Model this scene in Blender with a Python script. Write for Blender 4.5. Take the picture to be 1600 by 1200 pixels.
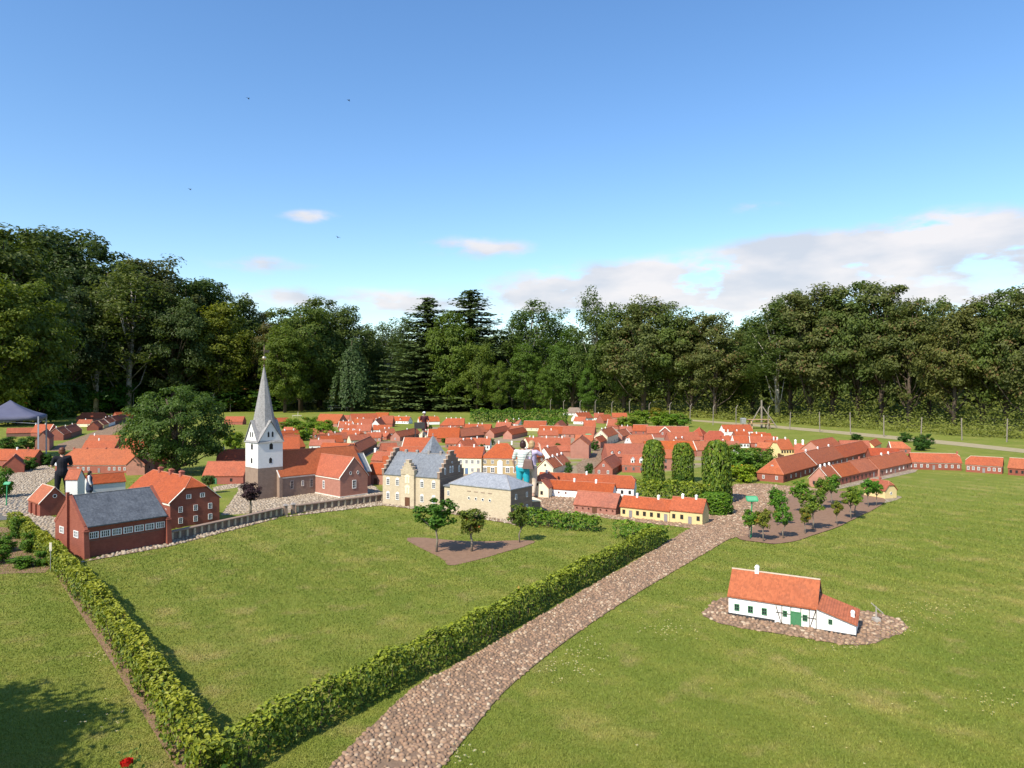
import bpy, math, random
import numpy as np
from mathutils import Vector, Matrix

for o in list(bpy.data.objects): bpy.data.objects.remove(o)
SC = bpy.context.scene
COL = SC.collection
R = math.radians
FP, HY, CH = 1080.0, 606.0, 3.3        # focal length in photo pixels, horizon row, eye height (m)

# ------------------------------------------------------------------ camera, sky, sun, exposure
cd = bpy.data.cameras.new('camera'); cam = bpy.data.objects.new('camera', cd); COL.objects.link(cam)
cam.location = (0, 0, CH); cam.rotation_euler = (R(90), 0, 0)
cd.sensor_width = 36; cd.lens = FP/1600*36; cd.shift_y = (HY-600)/1600
cd.clip_start = .1; cd.clip_end = 6000
SC.camera = cam
SUN_AZ, SUN_EL = R(36), R(45)           # light travels 36 deg right of straight ahead, sun 45 deg high
sl = bpy.data.lights.new('sun', 'SUN'); sl.energy = 4.8; sl.angle = R(.53); sl.color = (1, .92, .78)
so = bpy.data.objects.new('sun', sl); COL.objects.link(so)
ldir = Vector((math.sin(SUN_AZ)*math.cos(SUN_EL), math.cos(SUN_AZ)*math.cos(SUN_EL), -math.sin(SUN_EL)))
so.rotation_euler = ldir.to_track_quat('-Z', 'Y').to_euler()
SC.view_settings.view_transform = 'Standard'; SC.view_settings.look = 'None'
SC.view_settings.exposure = 0.5; SC.view_settings.gamma = 1
wd = bpy.data.worlds.new('World'); SC.world = wd; wd.use_nodes = True
def build_world():
    nt = wd.node_tree; N = nt.nodes; L = nt.links; N.clear()
    out = N.new('ShaderNodeOutputWorld'); bg = N.new('ShaderNodeBackground')
    sky = N.new('ShaderNodeTexSky'); sky.sky_type = 'NISHITA'; sky.sun_disc = False
    sky.sun_elevation = SUN_EL; sky.sun_rotation = math.atan2(-ldir.x, -ldir.y)
    sky.air_density = 1.15; sky.dust_density = .35; sky.ozone_density = 2.6; sky.altitude = 0
    hs = N.new('ShaderNodeHueSaturation'); hs.inputs['Saturation'].default_value = 1.2; hs.inputs['Hue'].default_value = .504
    L.new(sky.outputs[0], hs.inputs['Color']); L.new(hs.outputs[0], bg.inputs[0]); bg.inputs[1].default_value = .15
    # clouds: soft banks low over the horizon, all the way round
    tc = N.new('ShaderNodeTexCoord'); sp = N.new('ShaderNodeSeparateXYZ'); L.new(tc.outputs['Generated'], sp.inputs[0])
    def M(op, a, b=None, c=None):
        n = N.new('ShaderNodeMath'); n.operation = op
        for i, v in enumerate((a, b, c)):
            if v is None: continue
            if isinstance(v, (int, float)): n.inputs[i].default_value = v
            else: L.new(v, n.inputs[i])
        return n.outputs[0]
    az = M('ARCTAN2', sp.outputs[0], sp.outputs[1]); el = M('ARCSINE', sp.outputs[2])
    cv = N.new('ShaderNodeCombineXYZ'); L.new(az, cv.inputs[0]); L.new(M('MULTIPLY', el, 2.6), cv.inputs[1])
    nz = N.new('ShaderNodeTexNoise'); nz.inputs['Scale'].default_value = 9; nz.inputs['Detail'].default_value = 7; nz.inputs['Roughness'].default_value = .56
    L.new(cv.outputs[0], nz.inputs['Vector'])
    n2 = N.new('ShaderNodeTexNoise'); n2.inputs['Scale'].default_value = 6.5; n2.inputs['Detail'].default_value = 5; L.new(cv.outputs[0], n2.inputs['Vector'])
    blobs = [(485,338,46,10,1.1),(745,388,95,17,1.15),(405,412,80,16,.95),(620,472,200,20,1.0),(1110,437,220,30,2.1),(930,450,120,24,1.3),(1300,382,150,20,1.0),
             (1490,385,180,32,1.6),(1180,325,45,11,.95),(870,470,90,24,.8),(1540,462,110,16,.9),(430,465,90,18,.6),(1650,400,130,34,.9),(1180,474,210,22,1.1),(1460,345,60,16,.8)]
    bl = [(math.atan((x-800)/FP), math.atan((HY-y)/FP*math.cos(math.atan((x-800)/FP))), a/FP, b/FP, s) for x, y, a, b, s in blobs]
    rr = random.Random(5)
    for k in range(16):
        bl.append((rr.uniform(.85, 2*math.pi-.85), rr.uniform(.08, .3), rr.uniform(.1, .25), rr.uniform(.02, .055), rr.uniform(.7, 1.2)))
    tot = None
    for a, e, sa, se, s in bl:
        if a > math.pi: a -= 2*math.pi
        q = M('ADD', M('POWER', M('DIVIDE', M('SUBTRACT', az, a), sa), 2), M('POWER', M('DIVIDE', M('SUBTRACT', el, e), se), 2))
        g = M('MULTIPLY', M('POWER', 2.718, M('MULTIPLY', q, -1)), s)
        tot = g if tot is None else M('ADD', tot, g)
    dens = M('MULTIPLY', tot, M('ADD', M('MULTIPLY', nz.outputs['Fac'], 3.6), -1.05))
    mr = N.new('ShaderNodeMapRange'); mr.interpolation_type = 'SMOOTHSTEP'
    mr.inputs[1].default_value = .18; mr.inputs[2].default_value = .95; mr.inputs[4].default_value = .93
    L.new(dens, mr.inputs[0])
    rp = N.new('ShaderNodeValToRGB'); L.new(n2.outputs['Fac'], rp.inputs[0])
    rp.color_ramp.elements[0].position = .38; rp.color_ramp.elements[0].color = (.68, .72, .80, 1)
    rp.color_ramp.elements[1].position = .58; rp.color_ramp.elements[1].color = (.95, .91, .91, 1)
    bc = N.new('ShaderNodeBackground'); L.new(rp.outputs[0], bc.inputs[0]); bc.inputs[1].default_value = .70
    mx = N.new('ShaderNodeMixShader'); L.new(mr.outputs[0], mx.inputs[0]); L.new(bg.outputs[0], mx.inputs[1]); L.new(bc.outputs[0], mx.inputs[2])
    L.new(mx.outputs[0], out.inputs[0])
build_world()

# ------------------------------------------------------------------ measuring: photo pixel -> place on a level plane
def G(px, py, z=0.0):
    d = FP*(CH-z)/(py-HY); return Vector(((px-800)/FP*d, d, z))
def D(px, d, z=0.0): return Vector(((px-800)/FP*d, d, z))

# ------------------------------------------------------------------ materials
MATS = {}
def nodes(m):
    m.use_nodes = True; nt = m.node_tree; N = nt.nodes; N.clear()
    o = N.new('ShaderNodeOutputMaterial'); b = N.new('ShaderNodeBsdfPrincipled'); nt.links.new(b.outputs[0], o.inputs[0])
    return nt, N, nt.links, b, o
def ramp(N, L, fac, stops):
    r = N.new('ShaderNodeValToRGB'); L.new(fac, r.inputs[0]); e = r.color_ramp.elements
    while len(e) < len(stops): e.new(.5)
    for k, (p, c) in enumerate(stops): e[k].position = p; e[k].color = (*c, 1)
    return r.outputs[0]
def mixc(N, L, fac, a, b, mode='MIX'):
    m = N.new('ShaderNodeMix'); m.data_type = 'RGBA'; m.blend_type = mode
    for s, v in ((m.inputs[0], fac), (m.inputs[6], a), (m.inputs[7], b)):
        if isinstance(v, (int, float)): s.default_value = v
        elif isinstance(v, tuple): s.default_value = (*v, 1)
        else: L.new(v, s)
    return m.outputs[2]
def noise(N, L, vec, scale, detail=4, rough=.55):
    n = N.new('ShaderNodeTexNoise'); n.inputs['Scale'].default_value = scale; n.inputs['Detail'].default_value = detail
    n.inputs['Roughness'].default_value = rough
    if vec is not None: L.new(vec, n.inputs['Vector'])
    return n.outputs['Fac']
def coord(N, kind='Object'):
    return N.new('ShaderNodeTexCoord').outputs[kind]
def mat(name, c, c2=None, rough=.8, scale=6, bump=0, bscale=40, spec=.3, metal=0, rnd=0):
    if name in MATS: return MATS[name]
    m = bpy.data.materials.new(name); MATS[name] = m
    nt, N, L, b, o = nodes(m); b.inputs['Roughness'].default_value = rough
    b.inputs['Specular IOR Level'].default_value = spec; b.inputs['Metallic'].default_value = metal
    c2 = c2 or tuple(v*.8 for v in c)
    v = coord(N); col = ramp(N, L, noise(N, L, v, scale, 6, .6), [(.35, c), (.7, c2)])
    if rnd:
        oi = N.new('ShaderNodeObjectInfo'); h = N.new('ShaderNodeHueSaturation')
        mm = N.new('ShaderNodeMapRange'); L.new(oi.outputs['Random'], mm.inputs[0]); mm.inputs[3].default_value = 1-rnd; mm.inputs[4].default_value = 1+rnd
        L.new(mm.outputs[0], h.inputs['Value']); L.new(col, h.inputs['Color']); col = h.outputs[0]
    L.new(col, b.inputs['Base Color'])
    if bump:
        bn = N.new('ShaderNodeBump'); bn.inputs['Strength'].default_value = bump; bn.inputs['Distance'].default_value = .01
        L.new(noise(N, L, v, bscale, 3), bn.inputs['Height']); L.new(bn.outputs[0], b.inputs['Normal'])
    return m
def roofmat(name, c, c2, dark, rough=.75, slate=False):
    m = bpy.data.materials.new(name); MATS[name] = m
    nt, N, L, b, o = nodes(m); b.inputs['Roughness'].default_value = rough; b.inputs['Specular IOR Level'].default_value = .25
    v = coord(N)
    col = ramp(N, L, noise(N, L, v, 5, 7, .65), [(.3, c), (.7, c2)])
    sp = N.new('ShaderNodeTexNoise'); sp.inputs['Scale'].default_value = 38; sp.inputs['Detail'].default_value = 2; L.new(v, sp.inputs['Vector'])
    col = mixc(N, L, ramp(N, L, sp.outputs['Fac'], [(.55, (0, 0, 0)), (.75, (.55, .55, .55))]), col, dark)
    big = ramp(N, L, noise(N, L, v, 2.2, 8, .72), [(.52, (0, 0, 0)), (.68, (.55, .55, .55))]); oj = N.new('ShaderNodeObjectInfo'); mj = N.new('ShaderNodeMath'); mj.operation = 'MULTIPLY'; L.new(big, mj.inputs[0]); L.new(oj.outputs['Random'], mj.inputs[1])
    col = mixc(N, L, mj.outputs[0], col, tuple(q*.62+.02 for q in dark))
    # single tiles of odd tone
    mp = N.new('ShaderNodeMapping'); mp.inputs['Scale'].default_value = (34, 22, 30); L.new(v, mp.inputs['Vector'])
    wn = N.new('ShaderNodeTexVoronoi'); wn.inputs['Scale'].default_value = 1; L.new(mp.outputs[0], wn.inputs['Vector'])
    hs = N.new('ShaderNodeHueSaturation'); sx = N.new('ShaderNodeSeparateColor'); L.new(wn.outputs['Color'], sx.inputs[0])
    mr = N.new('ShaderNodeMapRange'); L.new(sx.outputs[0], mr.inputs[0]); mr.inputs[3].default_value = .84; mr.inputs[4].default_value = 1.14
    oi = N.new('ShaderNodeObjectInfo'); m2 = N.new('ShaderNodeMapRange'); L.new(oi.outputs['Random'], m2.inputs[0]); m2.inputs[3].default_value = .9; m2.inputs[4].default_value = 1.1
    mu = N.new('ShaderNodeMath'); mu.operation = 'MULTIPLY'; L.new(mr.outputs[0], mu.inputs[0]); L.new(m2.outputs[0], mu.inputs[1])
    L.new(mu.outputs[0], hs.inputs['Value']); L.new(col, hs.inputs['Color'])
    m3 = N.new('ShaderNodeMath'); m3.operation = 'MULTIPLY'; m3.inputs[1].default_value = 7.3; L.new(oi.outputs['Random'], m3.inputs[0])
    fr = N.new('ShaderNodeMath'); fr.operation = 'FRACT'; L.new(m3.outputs[0], fr.inputs[0])
    m4 = N.new('ShaderNodeMapRange'); L.new(fr.outputs[0], m4.inputs[0]); m4.inputs[3].default_value = .92; m4.inputs[4].default_value = 1.04
    L.new(m4.outputs[0], hs.inputs['Saturation'])
    L.new(hs.outputs[0], b.inputs['Base Color'])
    wx = N.new('ShaderNodeTexWave'); wx.bands_direction = 'X'; wx.inputs['Scale'].default_value = 9.5 if not slate else 4; wx.inputs['Distortion'].default_value = .3; L.new(v, wx.inputs['Vector'])
    wz = N.new('ShaderNodeTexWave'); wz.bands_direction = 'Z'; wz.wave_profile = 'SAW'; wz.inputs['Scale'].default_value = 9; wz.inputs['Distortion'].default_value = .4; L.new(v, wz.inputs['Vector'])
    ad = N.new('ShaderNodeMath'); ad.operation = 'ADD'; L.new(wx.outputs['Fac'], ad.inputs[0]); L.new(wz.outputs['Fac'], ad.inputs[1])
    bn = N.new('ShaderNodeBump'); bn.inputs['Strength'].default_value = .12 if slate else .6; bn.inputs['Distance'].default_value = .008
    L.new(ad.outputs[0], bn.inputs['Height']); L.new(bn.outputs[0], b.inputs['Normal'])
    return m
roofmat('roof_red', (.37, .088, .032), (.32, .073, .028), (.22, .062, .032))
roofmat('roof_orange', (.395, .104, .035), (.35, .088, .030), (.25, .072, .034))
roofmat('roof_pale', (.35, .100, .050), (.31, .084, .042), (.23, .084, .052))
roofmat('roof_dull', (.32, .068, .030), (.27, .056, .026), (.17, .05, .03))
roofmat('roof_slate_pale', (.25, .265, .295), (.33, .345, .37), (.17, .18, .2), .6, True)
roofmat('roof_slate', (.15, .163, .185), (.205, .22, .24), (.10, .11, .125), .6, True)
roofmat('roof_slate_dark', (.060, .066, .076), (.11, .120, .134), (.17, .18, .195), .55, True)
roofmat('roof_shingle', (.24, .23, .225), (.31, .30, .295), (.15, .145, .14), .8, True)
roofmat('roof_thatch', (.24, .18, .14), (.19, .14, .11), (.13, .1, .08), .95, True)
def wallmat(name, c, c2, dirt, courses=True, bump=.3):
    m = bpy.data.materials.new(name); MATS[name] = m
    nt, N, L, b, o = nodes(m); b.inputs['Roughness'].default_value = .88; b.inputs['Specular IOR Level'].default_value = .2
    v = coord(N); col = ramp(N, L, noise(N, L, v, 7, 8, .65), [(.32, c), (.7, c2)])
    if courses:
        br = N.new('ShaderNodeTexBrick'); mp = N.new('ShaderNodeMapping')
        mp.inputs['Rotation'].default_value = (R(90), 0, R(0)); L.new(v, mp.inputs['Vector']); L.new(mp.outputs[0], br.inputs['Vector'])
        br.inputs['Scale'].default_value = 1; br.inputs['Brick Width'].default_value = .05; br.inputs['Row Height'].default_value = .016; br.inputs['Mortar Size'].default_value = .0015
        br.inputs['Color1'].default_value = (1, 1, 1, 1); br.inputs['Color2'].default_value = (.78, .76, .76, 1); br.inputs['Mortar'].default_value = (1.1, 1.12, 1.12, 1)
        col = mixc(N, L, .75, col, br.outputs['Color'], 'MULTIPLY')
    col = mixc(N, L, ramp(N, L, noise(N, L, v, 3, 9, .7), [(.55, (0, 0, 0)), (.72, (.6, .6, .6))]), col, dirt)
    oi = N.new('ShaderNodeObjectInfo'); h = N.new('ShaderNodeHueSaturation'); mm = N.new('ShaderNodeMapRange'); L.new(oi.outputs['Random'], mm.inputs[0])
    mm.inputs[3].default_value = .88; mm.inputs[4].default_value = 1.1; L.new(mm.outputs[0], h.inputs['Value']); L.new(col, h.inputs['Color'])
    L.new(h.outputs[0], b.inputs['Base Color'])
    bn = N.new('ShaderNodeBump'); bn.inputs['Strength'].default_value = bump; bn.inputs['Distance'].default_value = .006
    L.new(noise(N, L, v, 60, 4), bn.inputs['Height']); L.new(bn.outputs[0], b.inputs['Normal'])
    return m
wallmat('brick', (.36, .125, .085), (.31, .10, .07), (.25, .11, .085))
wallmat('brick_pale', (.42, .20, .145), (.36, .165, .12), (.30, .155, .115))
wallmat('brick_red', (.285, .092, .06), (.235, .072, .048), (.195, .078, .056))
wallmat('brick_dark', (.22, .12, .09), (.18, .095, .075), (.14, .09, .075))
wallmat('stone_brown', (.30, .215, .160), (.24, .168, .128), (.19, .14, .108))
wallmat('stone_yellow', (.53, .445, .31), (.46, .38, .265), (.36, .295, .21))
wallmat('brick_yellow', (.52, .40, .21), (.46, .34, .18), (.36, .27, .15))
wallmat('lime_white', (.80, .79, .76), (.74, .73, .70), (.56, .54, .49), False)
wallmat('lime_yellow', (.72, .56, .27), (.68, .52, .25), (.56, .44, .24), False)
wallmat('lime_cream', (.76, .66, .47), (.71, .61, .43), (.57, .49, .34), False)
wallmat('panel_grey', (.62, .62, .61), (.57, .57, .56), (.5, .5, .48), False, .1)
mat('white_paint', (.80, .79, .76), (.70, .69, .66), .55)
mat('mortar', (.62, .50, .39), (.50, .37, .27), .9, 20)
mat('mortar_red', (.50, .20, .12), (.42, .15, .09), .9, 25)
mat('verge_white', (.74, .70, .62), (.62, .56, .47), .8, 15)
mat('dark_wood', (.035, .028, .022), (.06, .045, .035), .6)
mat('brown_wood', (.14, .06, .03), (.10, .045, .025), .6)
mat('green_paint', (.07, .22, .10), (.055, .18, .085), .5)
mat('grey_paint', (.26, .24, .24), (.22, .2, .2), .6)
mat('blue_paint', (.12, .2, .34), (.1, .17, .3), .5)
mat('plinth_black', (.03, .03, .032), (.045, .045, .045), .7)
mat('stucco_cap', (.30, .27, .25), (.22, .2, .19), .9, 15)
mat('opening', (.018, .016, .015), (.012, .011, .01), .7)
def glass():
    m = bpy.data.materials.new('pane_glass'); MATS['pane_glass'] = m
    nt, N, L, b, o = nodes(m); b.inputs['Base Color'].default_value = (.02, .024, .03, 1); b.inputs['Roughness'].default_value = .12; b.inputs['Specular IOR Level'].default_value = .5
glass()

# foliage: colour = object colour varied leaf by leaf, thin leaves let light through
def leafmat(name, lo, hi, tip=None, use_obj=True, trans=.35, rough=.5, tipat=.93):
    m = bpy.data.materials.new(name); MATS[name] = m
    nt, N, L, b, o = nodes(m)
    at = N.new('ShaderNodeAttribute'); at.attribute_name = 'lc'
    sp = N.new('ShaderNodeSeparateColor'); L.new(at.outputs['Color'], sp.inputs[0])
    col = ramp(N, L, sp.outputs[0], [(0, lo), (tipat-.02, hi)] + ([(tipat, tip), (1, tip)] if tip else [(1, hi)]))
    if use_obj:
        oi = N.new('ShaderNodeObjectInfo'); col = mixc(N, L, 1.0, col, oi.outputs['Color'], 'MULTIPLY')
    L.new(col, b.inputs['Base Color']); b.inputs['Roughness'].default_value = rough; b.inputs['Specular IOR Level'].default_value = .25
    tr = N.new('ShaderNodeBsdfTranslucent'); hs = N.new('ShaderNodeHueSaturation'); hs.inputs['Value'].default_value = 1.25; hs.inputs['Saturation'].default_value = 1.1
    L.new(col, hs.inputs['Color']); L.new(hs.outputs[0], tr.inputs[0])
    mx = N.new('ShaderNodeMixShader'); mx.inputs[0].default_value = trans; L.new(b.outputs[0], mx.inputs[1]); L.new(tr.outputs[0], mx.inputs[2]); L.new(mx.outputs[0], o.inputs[0])
    return m
leafmat('leaf_tree', (.060, .096, .020), (.165, .205, .048), trans=.45)
leafmat('leaf_rust', (.072, .092, .026), (.175, .190, .056), (.21, .14, .065), tipat=.88, trans=.45)
leafmat('leaf_needle', (.036, .062, .022), (.085, .120, .045), trans=.2)
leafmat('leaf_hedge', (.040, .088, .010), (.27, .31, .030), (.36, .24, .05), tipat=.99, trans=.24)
leafmat('leaf_purple', (.018, .010, .012), (.05, .022, .024), trans=.2)
leafmat('leaf_garden', (.038, .088, .014), (.135, .205, .032), (.24, .12, .035), tipat=.97)
mat('bark', (.115, .085, .062), (.055, .042, .033), .95, 9, .6, 30)
mat('bark_birch', (.46, .43, .38), (.13, .11, .10), .85, 4, .3, 20)
mat('bark_pale', (.24, .20, .155), (.13, .105, .08), .9, 8, .5, 30)

def groundmat():
    m = bpy.data.materials.new('lawn_grass'); MATS['lawn_grass'] = m
    nt, N, L, b, o = nodes(m); b.inputs['Roughness'].default_value = .9; b.inputs['Specular IOR Level'].default_value = .1
    col = lawncolor(N, L)
    v = coord(N)
    f = noise(N, L, v, 26, 6, .75)
    col = mixc(N, L, ramp(N, L, f, [(.35, (.2, .2, .2)), (.66, (0, 0, 0))]), col, (.08, .10, .018))
    L.new(col, b.inputs['Base Color'])
    bn = N.new('ShaderNodeBump'); bn.inputs['Strength'].default_value = .7; bn.inputs['Distance'].default_value = .03
    L.new(noise(N, L, v, 45, 4, .7), bn.inputs['Height']); L.new(bn.outputs[0], b.inputs['Normal'])
def lawncolor(N, L):
    v = coord(N)
    a = noise(N, L, v, .42, 7, .68); c = noise(N, L, v, 3.3, 5, .6)
    col = ramp(N, L, a, [(.32, (.155, .190, .030)), (.5, (.212, .226, .041)), (.66, (.295, .265, .070))])
    col = mixc(N, L, ramp(N, L, c, [(.42, (0, 0, 0)), (.68, (.6, .6, .6))]), col, (.138, .190, .026))
    # mower tracks
    mp = N.new('ShaderNodeMapping'); mp.inputs['Rotation'].default_value = (0, 0, R(-38)); L.new(v, mp.inputs['Vector'])
    wv = N.new('ShaderNodeTexWave'); wv.inputs['Scale'].default_value = .36; wv.inputs['Distortion'].default_value = 1.4; wv.inputs['Detail'].default_value = 2; wv.inputs['Detail Scale'].default_value = .6
    L.new(mp.outputs[0], wv.inputs['Vector'])
    col = mixc(N, L, ramp(N, L, wv.outputs['Fac'], [(.2, (.5, .5, .5)), (.8, (0, 0, 0))]), col, (.148, .188, .028))
    d = noise(N, L, v, 1.7, 4, .6)
    col = mixc(N, L, ramp(N, L, d, [(.56, (0, 0, 0)), (.72, (.6, .6, .6))]), col, (.32, .25, .098))
    return col
groundmat()
def townmat():
    m = bpy.data.materials.new('town_ground'); MATS['town_ground'] = m
    nt, N, L, b, o = nodes(m); b.inputs['Roughness'].default_value = .95; b.inputs['Specular IOR Level'].default_value = .1
    v = coord(N); g_ = lawncolor(N, L); s_ = ramp(N, L, noise(N, L, v, 9, 5, .7), [(.3, (.22, .165, .11)), (.7, (.34, .27, .185))])
    L.new(mixc(N, L, ramp(N, L, noise(N, L, v, .33, 4, .55), [(.46, (0, 0, 0)), (.54, (1, 1, 1))]), s_, g_), b.inputs['Base Color'])
townmat()
def blademat():
    m = bpy.data.materials.new('grass_blade'); MATS['grass_blade'] = m
    nt, N, L, b, o = nodes(m); col = lawncolor(N, L)
    at = N.new('ShaderNodeAttribute'); at.attribute_name = 'lc'; sp = N.new('ShaderNodeSeparateColor'); L.new(at.outputs['Color'], sp.inputs[0])
    mm = N.new('ShaderNodeMapRange'); L.new(sp.outputs[0], mm.inputs[0]); mm.inputs[3].default_value = 1.0; mm.inputs[4].default_value = 1.42
    h = N.new('ShaderNodeHueSaturation'); L.new(mm.outputs[0], h.inputs['Value']); L.new(col, h.inputs['Color']); L.new(h.outputs[0], b.inputs['Base Color'])
    b.inputs['Roughness'].default_value = .6; b.inputs['Specular IOR Level'].default_value = .2
    tr = N.new('ShaderNodeBsdfTranslucent'); L.new(h.outputs[0], tr.inputs[0]); mx = N.new('ShaderNodeMixShader'); mx.inputs[0].default_value = .3
    L.new(b.outputs[0], mx.inputs[1]); L.new(tr.outputs[0], mx.inputs[2]); L.new(mx.outputs[0], o.inputs[0])
blademat()
def stonemat(name, stops, attr=True):
    m = bpy.data.materials.new(name); MATS[name] = m
    nt, N, L, b, o = nodes(m); b.inputs['Roughness'].default_value = .85; b.inputs['Specular IOR Level'].default_value = .2
    if attr:
        at = N.new('ShaderNodeAttribute'); at.attribute_name = 'lc'; sp = N.new('ShaderNodeSeparateColor'); L.new(at.outputs['Color'], sp.inputs[0]); f = sp.outputs[0]
    else: f = N.new('ShaderNodeObjectInfo').outputs['Random']
    col = ramp(N, L, f, stops); v = coord(N, 'Object')
    col = mixc(N, L, ramp(N, L, noise(N, L, v, 45, 4), [(.4, (0, 0, 0)), (.75, (.5, .5, .5))]), col, (.2, .15, .11))
    L.new(col, b.inputs['Base Color'])
PATHST = [(0, (.17, .112, .074)), (.3, (.26, .168, .108)), (.55, (.32, .200, .125)), (.75, (.28, .168, .108)), (.9, (.42, .30, .20)), (1, (.50, .40, .28))]
PALEST = [(0, (.24, .185, .13)), (.4, (.34, .275, .20)), (.8, (.42, .345, .255)), (1, (.48, .41, .32))]
stonemat('path_stone', PATHST); stonemat('path_stone_single', PATHST, False); stonemat('pale_stone', PALEST)
def cobblemat(name, joint, stops, size):
    m = bpy.data.materials.new(name); MATS[name] = m
    nt, N, L, b, o = nodes(m); b.inputs['Roughness'].default_value = .9; b.inputs['Specular IOR Level'].default_value = .15
    v = coord(N); vo = N.new('ShaderNodeTexVoronoi'); vo.inputs['Scale'].default_value = 1/size; L.new(v, vo.inputs['Vector'])
    sx = N.new('ShaderNodeSeparateColor'); L.new(vo.outputs['Color'], sx.inputs[0])
    col = ramp(N, L, sx.outputs[0], stops)
    col = mixc(N, L, ramp(N, L, vo.outputs['Distance'], [(.38, (0, 0, 0)), (.6, (1, 1, 1))]), col, joint)
    col = mixc(N, L, ramp(N, L, noise(N, L, v, .8, 5), [(.42, (0, 0, 0)), (.7, (.5, .5, .5))]), col, joint)
    L.new(col, b.inputs['Base Color'])
    bn = N.new('ShaderNodeBump'); bn.invert = True; bn.inputs['Strength'].default_value = .8; bn.inputs['Distance'].default_value = .03
    L.new(vo.outputs['Distance'], bn.inputs['Height']); L.new(bn.outputs[0], b.inputs['Normal'])
cobblemat('street_cobble', (.21, .145, .092), PATHST, .075)
cobblemat('court_cobble', (.25, .2, .145), PALEST, .08)
mat('path_sand', (.18, .118, .077), (.22, .148, .098), .95, 14, .5, 60)
mat('bed_soil', (.25, .148, .092), (.195, .115, .072), .95, 9, .8, 40)
mat('track_sand', (.36, .29, .17), (.28, .24, .13), .95, 2, .4, 20)
mat('shadow_tone', (.12, .115, .11), (.15, .14, .13), .9, 6, .3, 60)  # dark tone for the painted shrub shadow on the ground

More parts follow.
